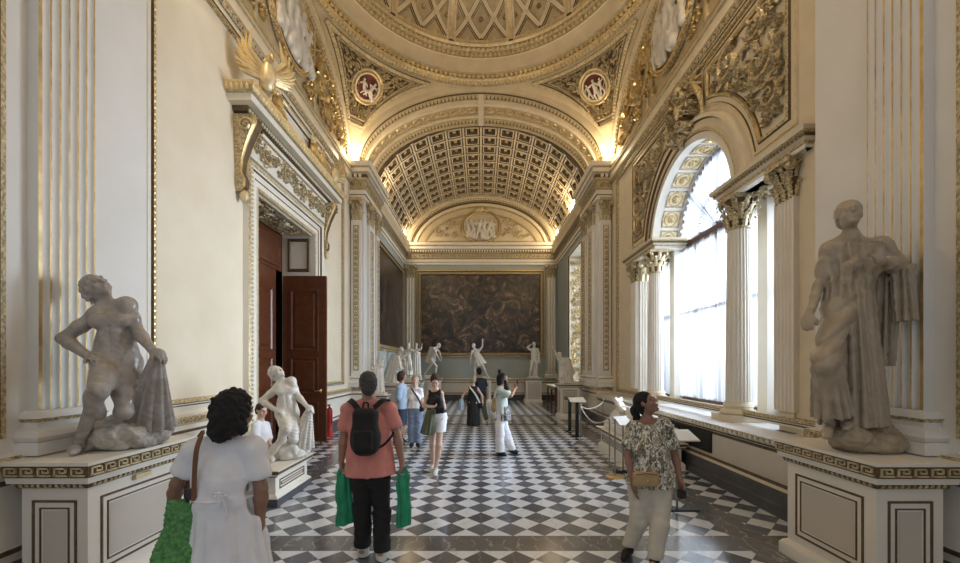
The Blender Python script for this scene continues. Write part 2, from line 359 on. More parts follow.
ATTIC = [(.0, 0), (.10, 0), (.10, .10), (.09, .10), (.11, .14), (.09, .19), (.05, .21), (.05, .25), (.07, .28), (.05, .32), (.015, .34), (.0, .34)]
# ------------------------------------------------------------------ dimensions of the hall
XB, XP, XF = 4.0, 3.6, 3.88                     # dome bay walls, pier faces, far bay walls
YN, YF, YB, YW = 4.35, 12.4, 14.3, 20.5         # near pier end, far pier front, far pier back, end wall
YC = (YN + YF) / 2; HY = (YF - YN) / 2; ZS = 7.93; BB = 2.45; ZR = 10.38
DY0, DY1, DZ = 7.20, 9.65, 4.9                  # door opening in the left wall
WC, WR, WS, ZSILL = 7.85, 1.5, 4.5, .93; SA, SB = 5.42, 10.28         # arched window centre, radius, springing, sill
# ---- floor
def floor_material():
    m = bpy.data.materials.new('floor_marble'); m.use_nodes = True; nt = m.node_tree; b = nt.nodes['Principled BSDF']; L = nt.links.new
    tc = nd(nt, 'ShaderNodeTexCoord'); sp = nd(nt, 'ShaderNodeSeparateXYZ'); L(tc.outputs['Object'], sp.inputs[0])
    def M(op, a, b_=None, c=None):
        n = nd(nt, 'ShaderNodeMath', operation=op)
        for i, q in enumerate((a, b_, c)):
            if q is None: continue
            if isinstance(q, (int, float)): n.inputs[i].default_value = q
            else: L(q, n.inputs[i])
        return n.outputs[0]
    X, Y = sp.outputs[0], sp.outputs[1]; D = .335
    y0 = M('SUBTRACT', Y, 4.425)
    # below the cross band the pattern restarts
    near = M('LESS_THAN', Y, 4.08); y1 = M('ADD', y0, M('MULTIPLY', near, .685 - .67))
    u = M('DIVIDE', M('ADD', X, y1), D); v = M('DIVIDE', M('SUBTRACT', X, y1), D)
    u = M('ADD', u, .5); v = M('ADD', v, .5)
    fu = M('FLOOR', u); fv = M('FLOOR', v)
    par = M('PINGPONG', M('ADD', fu, fv), 1.0)              # 0 dark, 1 light
    ch = par
    # joints
    ju = M('ABSOLUTE', M('SUBTRACT', M('FRACT', u), .5)); jv = M('ABSOLUTE', M('SUBTRACT', M('FRACT', v), .5))
    joint = M('GREATER_THAN', M('MAXIMUM', ju, jv), .488)
    ax = M('ABSOLUTE', X)
    band = M('MULTIPLY', M('GREATER_THAN', ax, 2.62), M('LESS_THAN', ax, 2.98))
    for a, c in ((3.91, 4.258), (12.02, 12.36), (14.2, 14.54)):
        band = M('MAXIMUM', band, M('MULTIPLY', M('GREATER_THAN', Y, a), M('LESS_THAN', Y, c)))
    cell = nd(nt, 'ShaderNodeCombineXYZ'); L(fu, cell.inputs[0]); L(fv, cell.inputs[1])
    wn = nd(nt, 'ShaderNodeTexWhiteNoise', noise_dimensions='3D'); L(cell.outputs[0], wn.inputs['Vector'])
    off = nd(nt, 'ShaderNodeVectorMath', operation='MULTIPLY_ADD'); L(wn.outputs['Color'], off.inputs[0]); off.inputs[1].default_value = (7, 7, 7); L(tc.outputs['Object'], off.inputs[2])
    nz = nd(nt, 'ShaderNodeTexNoise'); nz.inputs['Scale'].default_value = 3.2; nz.inputs['Detail'].default_value = 7; nz.inputs['Distortion'].default_value = 1.6; L(off.outputs[0], nz.inputs['Vector'])
    vein = nd(nt, 'ShaderNodeTexWave'); vein.inputs['Scale'].default_value = 1.4; vein.inputs['Distortion'].default_value = 9; vein.inputs['Detail'].default_value = 4; vein.inputs['Detail Scale'].default_value = 2; L(off.outputs[0], vein.inputs['Vector'])
    vr = nd(nt, 'ShaderNodeValToRGB'); vr.color_ramp.elements[0].position = .965; vr.color_ramp.elements[1].position = 1.0; L(vein.outputs['Fac'], vr.inputs[0])
    def mix(f, a, c):
        n = nd(nt, 'ShaderNodeMix', data_type='RGBA')
        if isinstance(f, (int, float)): n.inputs[0].default_value = f
        else: L(f, n.inputs[0])
        for i, q in ((6, a), (7, c)):
            if isinstance(q, tuple): n.inputs[i].default_value = (*q, 1)
            else: L(q, n.inputs[i])
        return n.outputs[2]
    lt = mix(nz.outputs['Fac'], (.65, .69, .76), (.83, .87, .94)); lt = mix(M('MULTIPLY', vr.outputs[0], .35), lt, (.42, .42, .44))
    tone = M('MULTIPLY_ADD', wn.outputs['Value'], .5, M('MULTIPLY', nz.outputs['Fac'], .5))
    dk = mix(tone, (.052, .058, .074), (.18, .195, .235)); dk = mix(M('MULTIPLY', vr.outputs[0], .16), dk, (.5, .5, .5))
    bd = mix(nz.outputs['Fac'], (.07, .07, .075), (.20, .20, .205)); bd = mix(M('MULTIPLY', vr.outputs[0], .45), bd, (.5, .49, .48))
    c = mix(ch, dk, lt); c = mix(M('MULTIPLY', joint, .55), c, (.17, .165, .16)); c = mix(band, c, bd)
    L(c, b.inputs['Base Color']); b.inputs['Roughness'].default_value = .17
    rr = M('MULTIPLY_ADD', nz.outputs['Fac'], .12, .11); b.inputs['Specular IOR Level'].default_value = 1.0; L(rr, b.inputs['Roughness'])
    MATS['floor_marble'] = m
floor_material()
mb = MB(); mb.box((-5.2, -3, -.12), (5.2, YW + .3, 0), 'floor_marble'); mb.struct('floor', smooth=0)
# ---- walls
def wall_side(s):
    mb = MB(); q = lambda *a: mb.quad(*a)
    R = lambda x, y0, y1, z0, z1, m: mb.quad((s * x, y0, z0), (s * x, y1, z0), (s * x, y1, z1), (s * x, y0, z1), m)
    F = lambda y, x0, x1, z0, z1, m: mb.quad((s * x0, y, z0), (s * x1, y, z0), (s * x1, y, z1), (s * x0, y, z1), m)
    R(XP, -3, YN, 0, 8.2, 'pale'); F(YN, XP, XB, 0, 8.2, 'pale')
    F(YF, XP, XB + .1, 0, ZS, 'pale'); R(XP, YF, YB, 0, ZS, 'pale'); F(YB, XP, XF, 0, ZS, 'pale')
    if s < 0:
        R(XB, YN, DY0, 0, 7.5, 'plaster'); R(XB, DY1, YF, 0, 7.5, 'plaster'); R(XB, DY0, DY1, DZ, 7.5, 'plaster')
        R(XF, YB, YW, 0, 8, 'wallgreen')
        F(DY0, XB, 4.75, 0, DZ, 'warmwhite'); F(DY1, XB, 4.75, 0, DZ, 'warmwhite')
        mb.quad((-4.75, DY0, DZ), (-XB, DY0, DZ), (-XB, DY1, DZ), (-4.75, DY1, DZ), 'warmwhite')
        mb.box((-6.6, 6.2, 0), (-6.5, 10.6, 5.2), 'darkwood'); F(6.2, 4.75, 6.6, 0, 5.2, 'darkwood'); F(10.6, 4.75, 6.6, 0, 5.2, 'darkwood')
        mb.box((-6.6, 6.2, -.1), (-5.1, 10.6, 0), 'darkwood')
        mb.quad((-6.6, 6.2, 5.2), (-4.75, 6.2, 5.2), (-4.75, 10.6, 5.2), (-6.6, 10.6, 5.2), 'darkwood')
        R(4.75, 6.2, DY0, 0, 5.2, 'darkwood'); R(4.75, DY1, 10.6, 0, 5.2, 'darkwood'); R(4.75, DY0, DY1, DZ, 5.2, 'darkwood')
    else:
        T = 4.72
        R(XB, YN, SA, 0, 7.5, 'cream'); R(XB, SB, YF, 0, 7.5, 'cream')
        for a, c in ((SA, WC - WR), (WC + WR, SB)):
            R(XB, a, c, 4.42, 7.5, 'cream')
            mb.quad((XB, a, 4.42), (T, a, 4.42), (T, c, 4.42), (XB, c, 4.42), 'warmwhite')
        ys = WC - WR * np.cos(np.linspace(0, PI, 33)); zs = WS + WR * np.sin(np.linspace(0, PI, 33))
        mb.grid(np.array([[(XB, y, z), (XB, y, 7.5)] for y, z in zip(ys, zs)]), 'cream')
        mb.grid(np.array([[(XB, y, z), (T, y, z)] for y, z in zip(ys, zs)]), 'warmwhite')
        for y in (SA, SB): F(y, XB, T, ZSILL, 4.42, 'warmwhite')
        for y in (WC - WR, WC + WR): F(y, XB, T, 4.42, WS, 'warmwhite')
        R(T, 4.2, SA + .06, 0, 6.5, 'cream'); R(T, SB - .06, 11.3, 0, 6.5, 'cream')
        # far bay with its window recess
        y0, y1, z0, z1 = 15.55, 17.75, 1.15, 6.55
        R(XF, YB, y0, 0, 8, 'wallgreen'); R(XF, y1, YW, 0, 8, 'wallgreen'); R(XF, y0, y1, 0, z0, 'wallgreen'); R(XF, y0, y1, z1, 8, 'wallgreen')
        F(y0, XF, 4.5, z0, z1, 'cream'); F(y1, XF, 4.5, z0, z1, 'cream')
        for z in (z0, z1): mb.quad((XF, y0, z), (4.5, y0, z), (4.5, y1, z), (XF, y1, z), 'cream')
    # lunette wall under the side arch
    t = np.linspace(0, PI, 49); ys = YC - HY * np.cos(t); zs = ZS + BB * np.sin(t)
    mb.grid(np.array([[(s * XB, y, 7.5), (s * XB, y, z)] for y, z in zip(ys, zs)]), 'ochre')
    return mb
wall_side(-1).struct('wall_left', smooth=20); wall_side(1).struct('wall_right', smooth=20)
mb = MB(); mb.quad((-XF, YW, 0), (XF, YW, 0), (XF, YW, 7.4), (-XF, YW, 7.4), 'wallgreen')
t = np.linspace(0, PI, 41)
mb.grid(np.array([[(x, YW, 7.3), (x, YW, z)] for x, z in zip(-3.88 * np.cos(t), 7.5 + 2.85 * np.sin(t))]), 'cream'); mb.struct('wall_back', smooth=20)
RELIEFS = []
# ---- ceiling: sail vault under the dome, soffits and barrel vaults
def pend(sx, sy, S, T, h=0.):
    S = np.asarray(S, float); T = np.asarray(T, float); tau = S * PI / 2
    ax, ay = XB * np.cos(tau), HY + 0 * tau; bx, by = XB + 0 * tau, HY * np.cos(tau)
    an = np.arctan2(ay, ax) * (1 - T) + np.arctan2(by, bx) * T; r = np.hypot(ax, ay) * (1 - T) + np.hypot(bx, by) * T
    Q = np.stack([sx * r * np.cos(an), YC + sy * r * np.sin(an), ZS + BB * np.sin(tau)], -1)
    if np.any(np.asarray(h) != 0):
        e = 1e-3; a = pend(sx, sy, S + e, T) - pend(sx, sy, S - e, T); b = pend(sx, sy, S, T + e) - pend(sx, sy, S, T - e)
        n = unit(np.cross(a, b)); c = np.array([0, YC, 7.5]) - Q; n = n * np.sign((n * c).sum(-1, keepdims=True)); Q = Q + n * np.asarray(h)[..., None]
    return Q
def pend_frame(sx, sy, S, T):
    Q = pend(sx, sy, S, T); N = unit(pend(sx, sy, S, T, np.full(len(S), .01)) - Q); tg = unit(np.gradient(Q, axis=0)); return Q, N, np.cross(tg, N)
mb = MB(); S, T = np.meshgrid(np.linspace(0.001, 1, 25), np.linspace(0, 1, 17), indexing='ij')
for sx in (-1, 1):
    for sy in (-1, 1): mb.grid(pend(sx, sy, S, T), 'vcream')
mb.build('ceiling', origin=(0, 0, 0), smooth=180, kind='structure')
def ell_pts(a, b, n):                                   # equal steps along half an ellipse
    t = np.linspace(0, PI, 2001); d = np.r_[0, np.cumsum(np.hypot(a * np.sin(t[1:]), b * np.cos(t[1:])) * (t[1] - t[0]))]
    return np.interp(np.linspace(0, d[-1], n), d, t)
def vault(a, b, zc): 
    def f(t, y, h):
        t = np.asarray(t, float); n = unit(np.stack([np.cos(t) / a, 0 * t, -np.sin(t) / b], -1))
        return np.stack([-a * np.cos(t), np.asarray(y, float) + 0 * t, zc + b * np.sin(t)], -1) + n * np.asarray(h, float)[..., None]
    return f
mb = MB()
SOF = vault(3.8, 2.3, ZS); tt = ell_pts(3.8, 2.3, 49)
for y0, y1 in ((YF, YB - .05), (-3, YN)):
    mb.grid(SOF(tt[:, None] + 0 * np.zeros((1, 2)), np.array([[y0, y1]]), np.zeros((49, 2))), 'vwhite')
for y in (YF, YN):                                       # arch face between soffit and sail vault
    fr = arc_y(y, 0, ZS, 3.8, 2.3, 0, PI, 49); fo = arc_y(y, 0, ZS, 4.0, BB, 0, PI, 49)
    mb.grid(np.stack([fr[0], fo[0]], 1), 'vwhite')
mb.struct('ceiling_arch', smooth=30)
# far barrel vault with coffers
mb = MB(); NA, NYc = 16, 10; BA, BZ, Bb = 3.80, 7.6, 2.66; BV = vault(BA, Bb, BZ); te = ell_pts(BA, Bb, NA + 1); ye = np.linspace(YB + .05, YW, NYc + 1)
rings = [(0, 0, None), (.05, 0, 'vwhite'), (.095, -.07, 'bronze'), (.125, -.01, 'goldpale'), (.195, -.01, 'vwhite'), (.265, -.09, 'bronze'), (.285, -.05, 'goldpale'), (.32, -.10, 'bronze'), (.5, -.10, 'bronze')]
rv, rf = e_rosette(.085, .07, 6)
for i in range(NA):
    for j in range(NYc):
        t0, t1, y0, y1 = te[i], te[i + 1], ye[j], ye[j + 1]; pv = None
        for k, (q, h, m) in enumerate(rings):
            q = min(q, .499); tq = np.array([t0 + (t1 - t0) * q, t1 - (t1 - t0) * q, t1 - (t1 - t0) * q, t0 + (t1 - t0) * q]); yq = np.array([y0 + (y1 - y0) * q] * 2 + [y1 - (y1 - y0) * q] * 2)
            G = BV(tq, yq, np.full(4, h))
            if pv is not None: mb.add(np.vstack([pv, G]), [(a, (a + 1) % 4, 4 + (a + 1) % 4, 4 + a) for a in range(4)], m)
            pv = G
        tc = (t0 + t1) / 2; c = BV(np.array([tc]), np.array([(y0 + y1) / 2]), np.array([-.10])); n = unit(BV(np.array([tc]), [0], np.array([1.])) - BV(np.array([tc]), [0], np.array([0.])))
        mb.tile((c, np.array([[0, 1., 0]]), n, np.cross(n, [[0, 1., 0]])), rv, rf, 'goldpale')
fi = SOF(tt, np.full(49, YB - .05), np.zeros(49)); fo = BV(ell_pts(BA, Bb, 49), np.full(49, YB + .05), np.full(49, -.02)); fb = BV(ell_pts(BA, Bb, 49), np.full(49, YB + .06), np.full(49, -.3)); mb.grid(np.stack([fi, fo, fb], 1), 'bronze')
for sx in (-1, 1): mb.box((sx * 3.62, YB, 7.4), (sx * 4.3, YW, 7.93), 'vcream'); mb.box((sx * 3.5, YF + .01, 7.94), (sx * 4.3, YB, 7.96), 'vcream')
mb.struct('ceiling_coffers', smooth=0)
# soffit ornament of the far arch: two leaf bands, guilloche between
mb = MB()
def sof_fr(y, n=65): tq = ell_pts(3.8, 2.3, n); Q = SOF(tq, np.full(n, y), np.zeros(n)); N = unit(SOF(tq, np.full(n, y), np.ones(n)) - Q); return Q, N, np.tile([0, 1., 0], (n, 1))
for y, w in ((12.68, .30), (13.95, .30)):
    fr = sof_fr(y); mb.sweep(fr, [(0, -w / 2), (.03, -w / 2), (.03, -w / 2 + .04), (.004, -w / 2 + .05), (.004, w / 2 - .05), (.03, w / 2 - .04), (.03, w / 2), (0, w / 2)], ['goldpale', 'goldpale', 'goldleaf', 'bronze', 'goldleaf', 'goldpale', 'goldpale'])
    V, F = e_leaf(.11, .17, .03); mb.tile(resample(fr, .12), V, F, 'goldpale', (0, .005, -.085))
fr = sof_fr(13.32); mb.sweep(fr, [(0, -.28), (.03, -.28), (.03, -.24), (.006, -.23), (.006, .23), (.03, .24), (.03, .28), (0, .28)], ['vwhite', 'goldpale', 'goldleaf', 'ochre', 'goldleaf', 'goldpale', 'vwhite'])
V, F = e_scroll(.15, .035, 1.2, 14, .26); mb.tile(resample(fr, .31), V, F, 'goldpale'); V, F = e_rosette(.085, .05, 6); mb.tile(resample(fr, .31), V, F, 'gold')
for y in (13.05, 13.66): mb.sweep(sof_fr(y), [(0, -.05), (.06, -.04), (.07, 0), (.06, .04), (0, .05)], 'vwhite')
for y in (12.46, 14.2): mb.sweep(sof_fr(y), [(0, -.05), (.05, -.04), (.05, .04), (0, .05)], ['vcream', 'bronze', 'vcream'])
c = SOF(np.array([PI / 2]), np.array([12.45]), np.array([0.]))[0]
mb.box((-.09, 12.43, c[2] - .05), (.09, 14.2, c[2] + .05), 'vwhite'); mb.struct('trim_1')
# dome cornice, dome and its lozenge panels
mb = MB()
pr = [(4.03, 10.34), (3.97, 10.37), (3.93, 10.44), (3.90, 10.50), (3.86, 10.50), (3.85, 10.58), (3.80, 10.62), (3.76, 10.62), (3.68, 10.74), (3.55, 10.82), (3.50, 10.82), (3.48, 10.92), (3.42, 10.95), (3.42, 11.02), (3.36, 11.04), (3.33, 11.10)]
mb.lathe((0, YC, 0), pr, ['goldleaf', 'gold', 'goldpale', 'bronze', 'goldleaf', 'goldpale', 'vwhite', 'vcream', 'vcream', 'vwhite', 'goldleaf', 'gold', 'vwhite', 'goldleaf', 'goldpale'], 96)
def ring_fr(r, z, n=160, tilt=.6):
    a = np.arange(n) * 2 * PI / n; Q = np.stack([r * np.cos(a), YC + r * np.sin(a), 0 * a + z], 1); N = unit(np.stack([-np.cos(a), -np.sin(a), 0 * a - tilt], 1)); T = np.stack([-np.sin(a), np.cos(a), 0 * a], 1)
    return Q, T, N, np.cross(T, N)
V, F = e_ball(.045, .04, .05); mb.tile(ring_fr(3.95, 10.40, 230), V, F, 'goldpale'); V, F = e_ball(.06, .05, .07); mb.tile(ring_fr(3.87, 10.53, 170), V, F, 'gold')
V, F = e_leaf(.11, .13, .05); mb.tile(ring_fr(3.52, 10.84, 160, .3), V, F, 'goldpale'); V, F = e_ball(.06, .05, .06); mb.tile(ring_fr(3.42, 10.99, 150), V, F, 'goldpale')
mb.struct('trim_2')
mb = MB(); RD, ZD, HD = 3.33, 11.1, 2.1
def dome(th, ph, h=0.):
    th, ph = np.asarray(th, float), np.asarray(ph, float); r = (RD - np.asarray(h)) * np.cos(ph)
    return np.stack([r * np.cos(th), YC + r * np.sin(th), ZD + (HD - np.asarray(h)) * np.sin(ph)], -1)
A, B = np.meshgrid(np.linspace(0, 2 * PI, 97), np.linspace(0, PI / 2 - .02, 20), indexing='ij'); mb.grid(dome(A, B), 'ochre')
def dome_fr(th, ph):
    Q = dome(th, ph); N = unit(dome(th, ph, .01 + 0 * th) - Q); return Q, N, np.cross(unit(np.gradient(Q, axis=0)), N)
rv2, rf2 = e_rosette(.13, .07, 6)
for k in range(12):
    a0 = PI / 2 + (k - .5) * PI / 6; a1 = a0 + PI / 6; am, hw = (a0 + a1) / 2, PI / 12 - .03; P1 = 1.25
    ph = np.linspace(0, P1, 14); mb.sweep(dome_fr(a0 + 0 * ph, ph), [(0, -.09), (.06, -.07), (.08, 0), (.06, .07), (0, .09)], ['bronze', 'goldpale', 'goldpale', 'bronze'])
    for e in (-hw, hw): mb.sweep(dome_fr(am + e + 0 * ph, ph), [(0, -.04), (.05, -.03), (.05, .03), (0, .04)], 'vwhite')
    q = np.linspace(am - hw, am + hw, 7)
    for p0 in (.03, P1): mb.sweep(dome_fr(q, p0 + 0 * q), [(0, -.03), (.035, -.025), (.035, .025), (0, .03)], 'goldpale')
    H = .46
    for r in range(3):
        for sgn in (1, -1):
            for off in (0, 1):
                u = np.linspace(0, 1, 9); p_ = .06 + r * H + u * H
                x0 = am - hw + off * hw; th = x0 + hw * (u if sgn > 0 else 1 - u)
                mb.sweep(dome_fr(th, p_), [(0, -.105), (.035, -.095), (.035, -.075), (.02, -.07), (.06, -.055), (.06, .055), (.02, .07), (.035, .075), (.035, .095), (0, .105)], ['bronze', 'goldpale', 'bronze', 'bronze', 'vwhite', 'bronze', 'bronze', 'goldpale', 'bronze'])
        for x in (am - hw / 2, am + hw / 2):
            for d_, w in ((.5, 1.), (0., .6), (1., .6)):
                th = np.array([x]); p_ = np.array([.06 + (r + d_) * H]); Q = dome(th, p_); N = unit(dome(th, p_, np.array([.01])) - Q); T_ = np.stack([-np.sin(th), np.cos(th), 0 * th], 1)
                mb.tile((Q, T_, N, np.cross(T_, N)), rv2 * w, rf2, 'goldpale')
        for d_ in (.25, .75):
            for x in (am - hw * .93, am, am + hw * .93):
                th = np.array([x]); p_ = np.array([.06 + (r + .5) * H]); Q = dome(th, p_); N = unit(dome(th, p_, np.array([.01])) - Q); T_ = np.stack([-np.sin(th), np.cos(th), 0 * th], 1)
                mb.tile((Q, T_, N, np.cross(T_, N)), rv2 * .6, rf2, 'gold')
mb.struct('ceiling_dome', smooth=40)
# side arches: white band with gilt edge, on the lunette walls
mb = MB()
for s in (-1, 1):
    fr = arc_x(s * XB, YC, ZS, HY - .32, BB - .30, .06, PI - .06, 49, -s)
    mb.sweep(fr, [(0, -.10), (.03, -.10), (.03, -.05), (.06, -.04), (.06, .20), (.09, .21), (.09, .25), (.03, .30), (0, .30)], ['goldleaf', 'gold', 'goldleaf', 'vwhite', 'goldpale', 'goldleaf', 'bronze', 'vcream'])
    V, F = e_leaf(.09, .08, .04); mb.tile(resample(fr, .10), V, F, 'goldpale', (0, .03, -.12))
    # strip below the lunette
    fr = line((s * XB, YN, 7.5), (s * XB, YF, 7.5), (-s, 0, 0), (0, 0, 1))
    mb.sweep(fr, [(0, -.16), (.05, -.14), (.05, -.10), (.09, -.08), (.09, .10), (.13, .12), (.13, .16), (.06, .20), (.06, .26), (.09, .28), (.09, .32), (0, .34)], ['goldleaf', 'bronze', 'vcream', 'vwhite', 'goldpale', 'vcream', 'bronze', 'ochre', 'goldpale', 'gold', 'vcream'])
    V, F = e_leaf(.12, .13, .05); mb.tile(resample(fr, .13), V, F, 'goldleaf', (0, .03, -.17))
mb.struct('trim_3')
# pendentive mouldings
for sx in (-1, 1):
    mb = MB()
    for a, b, prof, mm in ((.13, .87, [(0, -.05), (.05, -.04), (.06, 0), (.05, .04), (0, .05)], ['goldleaf', 'goldpale', 'goldpale', 'bronze']), (.19, .81, [(0, -.03), (.03, -.02), (.03, .02), (0, .03)], 'goldleaf')):
        k = .06 if a < .15 else .11
        for S_, T_ in ((np.linspace(.24 + k, .90 - k, 24), np.full(24, a)), (np.full(24, .90 - k), np.linspace(a, b, 24)), (np.linspace(.90 - k, .24 + k, 24), np.full(24, b)), (np.full(4, .24 + k), np.linspace(b, a, 4))):
            fr = pend_frame(sx, 1, S_, T_); mb.sweep(fr, prof, mm)
            if a < .15 and len(S_) > 5: V, F = e_ball(.03, .03, .05); mb.tile(resample(fr, .09), V, F, 'goldpale', (0, .05, 0))
    S_, T_ = np.meshgrid(np.linspace(.33, .80, 14), np.linspace(.17, .83, 14), indexing='ij'); mb.grid(pend(sx, 1, S_, T_, np.full(S_.shape, .012)), 'bronze')
    fm = lambda u, v, h: pend(sx, 1, np.clip(v, .01, .999), np.clip(.5 + u, 0, 1), h + .004)
    S0, T0 = .585, .5; c = pend(sx, 1, S0, T0); n = unit(pend(sx, 1, S0, T0, np.array(.01)) - c)
    up = unit(pend(sx, 1, S0 + .01, T0) - c); rt = np.cross(up, n)
    def fmp(u, v, h):       # metric patch around the medallion, pushed onto the vault
        return pend(sx, 1, S0 + v / 3.4, T0 + (u if sx > 0 else -u) / (5.6 * (1.02 - np.clip(.40 + 0 * v, 0, .9)) + .9 * 0 + .9), h + .01)
    def ins(u, v):
        s_ = S0 + v / 3.4; t_ = u / 4.3; return .35 < s_ < .79 and abs(t_) < .31 and u * u + v * v > .25
    relief(mb, fmp, ins, (-1.5, 1.5, -.9, .9), (.22, .15, .10, .065, .045), 5 + sx, 'goldpale', .085, 900)
    mb.struct('trim_%d' % (5 + sx))
    # medallion
    md = empty('medallion', tuple(c), 'round oxblood medallion with %s on the %s of the coffered arch' % (('two crouching white figures', 'left pendentive') if sx < 0 else ('three standing white figures', 'right pendentive')), 'medallion', 'medallions on the pendentives')
    b1 = MB(); L2 = lambda u, v, h: c + np.asarray(u)[..., None] * rt + np.asarray(v)[..., None] * up + np.asarray(h)[..., None] * n
    th = np.arange(40) * 2 * PI / 40
    b1.grid(np.stack([L2(r * np.cos(th), r * np.sin(th), 0 * th + h) for r, h in ((.0, .05), (.33, .05))], 1), 'oxblood', cu=True); b1.build('disc', md)
    b1 = MB(); b1.grid(np.stack([L2(r * np.cos(th), r * np.sin(th), 0 * th + h) for r, h in ((.32, .04), (.33, .09), (.37, .10), (.40, .07), (.43, .10), (.47, .09), (.50, .0))], 1), ['vwhite', 'vwhite', 'goldleaf', 'gold', 'goldpale', 'goldleaf'], cu=True); b1.build('frame', md)
    RELIEFS.append((md, c, rt, up, n, .36, .36, 40 + sx, 2 if sx < 0 else 3, .05))
# ---- entablature on the far piers, running round the far bay
path = [(-XB - .02, YF), (-XP, YF), (-XP, YB), (-XF, YB), (-XF, YW), (XF, YW), (XF, YB), (XP, YB), (XP, YF), (XB + .02, YF)]
mb = MB()
pr = [(0, 6.88), (.05, 6.88), (.05, 7.00), (.08, 7.01), (.08, 7.14), (.11, 7.17), (.05, 7.20), (.05, 7.42), (.09, 7.46), (.13, 7.50), (.13, 7.60), (.20, 7.64), (.22, 7.64), (.22, 7.76), (.26, 7.80), (.30, 7.90), (.30, 7.93), (-.3, 7.95)]
mm = ['cream', 'warmwhite', 'bronze', 'warmwhite', 'goldleaf', 'bronze', 'ochre', 'goldleaf', 'goldpale', 'bronze', 'cream', 'cream', 'warmwhite', 'goldleaf', 'warmwhite', 'warmwhite', 'cream']
mb.plan(path, pr, mm, side=-1)
for (a, b), nn in zip(zip(path[:-1], path[1:]), ((0, -1), (1, 0), (0, 1), (1, 0), (0, -1), (-1, 0), (0, 1), (-1, 0), (0, -1))):
    if nn == (0, 1): continue
    L_ = math.dist(a, b); fr = resample(line((*a, 7.55), (*b, 7.55), (*nn, 0), (0, 0, 1)), .13)
    V, F = e_box(.075, .06, .09); mb.tile(fr, V, F, 'warmwhite', (0, .13, 0)); V, F = e_leaf(.11, .09, .04); mb.tile(fr, V, F, 'goldpale', (0, .24, .26))
    fr2 = resample(line((*a, 7.31), (*b, 7.31), (*nn, 0), (0, 0, 1)), .22); V, F = e_scroll(.08, .03); mb.tile(fr2, V, F, 'goldleaf', (0, .05, 0))
mb.struct('trim_7')
# ---- dados and baseboards
dp = [(0, 1.13), (.07, 1.11), (.07, 1.02), (.03, .99), (.03, .93), (.035, .92), (.035, .90), (.03, .89), (.03, .40), (.035, .39), (.035, .37), (.03, .36), (.03, .30)]
dm = ['warmwhite', 'goldleaf', 'cream', 'warmwhite', 'bronze', 'bronze', 'bronze', 'warmwhite', 'bronze', 'bronze', 'bronze', 'warmwhite']
bp_ = [(.03, .30), (.07, .28), (.07, .16), (.09, .14), (.09, 0)]
for nm, pth, sd in (('left', [(-XP, -3), (-XP, YN), (-XB, YN), (-XB, DY0 - .42)], -1), ('left_far', [(-XB, DY1 + .42), (-XB, YF), (-XP, YF), (-XP, YB), (-XF, YB), (-XF, YW), (0, YW)], -1),
                    ('right', [(XP, -3), (XP, YN), (XB, YN)], 1), ('right_far', [(XB, YF), (XP, YF), (XP, YB), (XF, YB), (XF, YW), (0, YW)], 1)):
    mb = MB(); mb.plan(pth, dp, dm, side=sd)
    for a, b in zip(pth[:-1], pth[1:]):
        d = unit(np.array(b) - np.array(a)); nn = np.array([-d[1], d[0]]) * sd; L_ = math.dist(a, b)
        fr = resample(line((*a, 1.065), (*b, 1.065), (*nn, 0), (0, 0, 1)), .13); V, F = e_scroll(.042, .022, 1.3, 10, .3); mb.tile(fr, V, F, 'goldpale', (0, .07, 0))
    mb.struct('trim_%d' % (8 + ('left', 'left_far', 'right', 'right_far').index(nm)))
    mb = MB(); mb.plan(pth, bp_, 'slate', side=sd); mb.struct('baseboard_' + nm)
# window-side dado, deep enough to carry the columns
mb = MB(); xd = 3.56
pr = [(.0, .30), (.0, .345), (-.008, .36), (-.008, .375), (.0, .39), (.0, .74), (-.008, .75), (-.008, .765), (.0, .78), (.0, .80), (.03, .80), (.03, .825), (.05, .83), (.07, .885), (.09, .90), (.09, .915), (.0, .93)]
mm = ['cream', 'bronze', 'bronze', 'bronze', 'panel', 'bronze', 'bronze', 'bronze', 'cream', 'bronze', 'bronze', 'goldleaf', 'goldleaf', 'goldpale', 'cream', 'sill']
mb.plan([(xd, YN - .1), (xd, YF)], pr, mm, side=1)
mb.box((xd, YN - .1, .90), (4.7, YF, .93), 'sill'); V, F = e_leaf(.085, .085, .03); mb.tile(resample(line((xd, YN, .83), (xd, YF, .83), (-1, 0, 0), (0, 0, 1)), .105), V, F, 'cream', (0, .05, -.005))
V, F = e_ball(.03, .03, .04); mb.tile(resample(line((xd, YN, .87), (xd, YF, .87), (-1, 0, 0), (0, 0, 1)), .105), V, F, 'warmwhite', (0, .065, -.0))
mb.struct('trim_12')
mb = MB(); mb.plan([(xd, YN - .1), (xd, YF)], [(0, .30), (.03, .28), (.03, .15), (.055, .13), (.055, 0)], 'slate', side=1); mb.struct('baseboard_window')
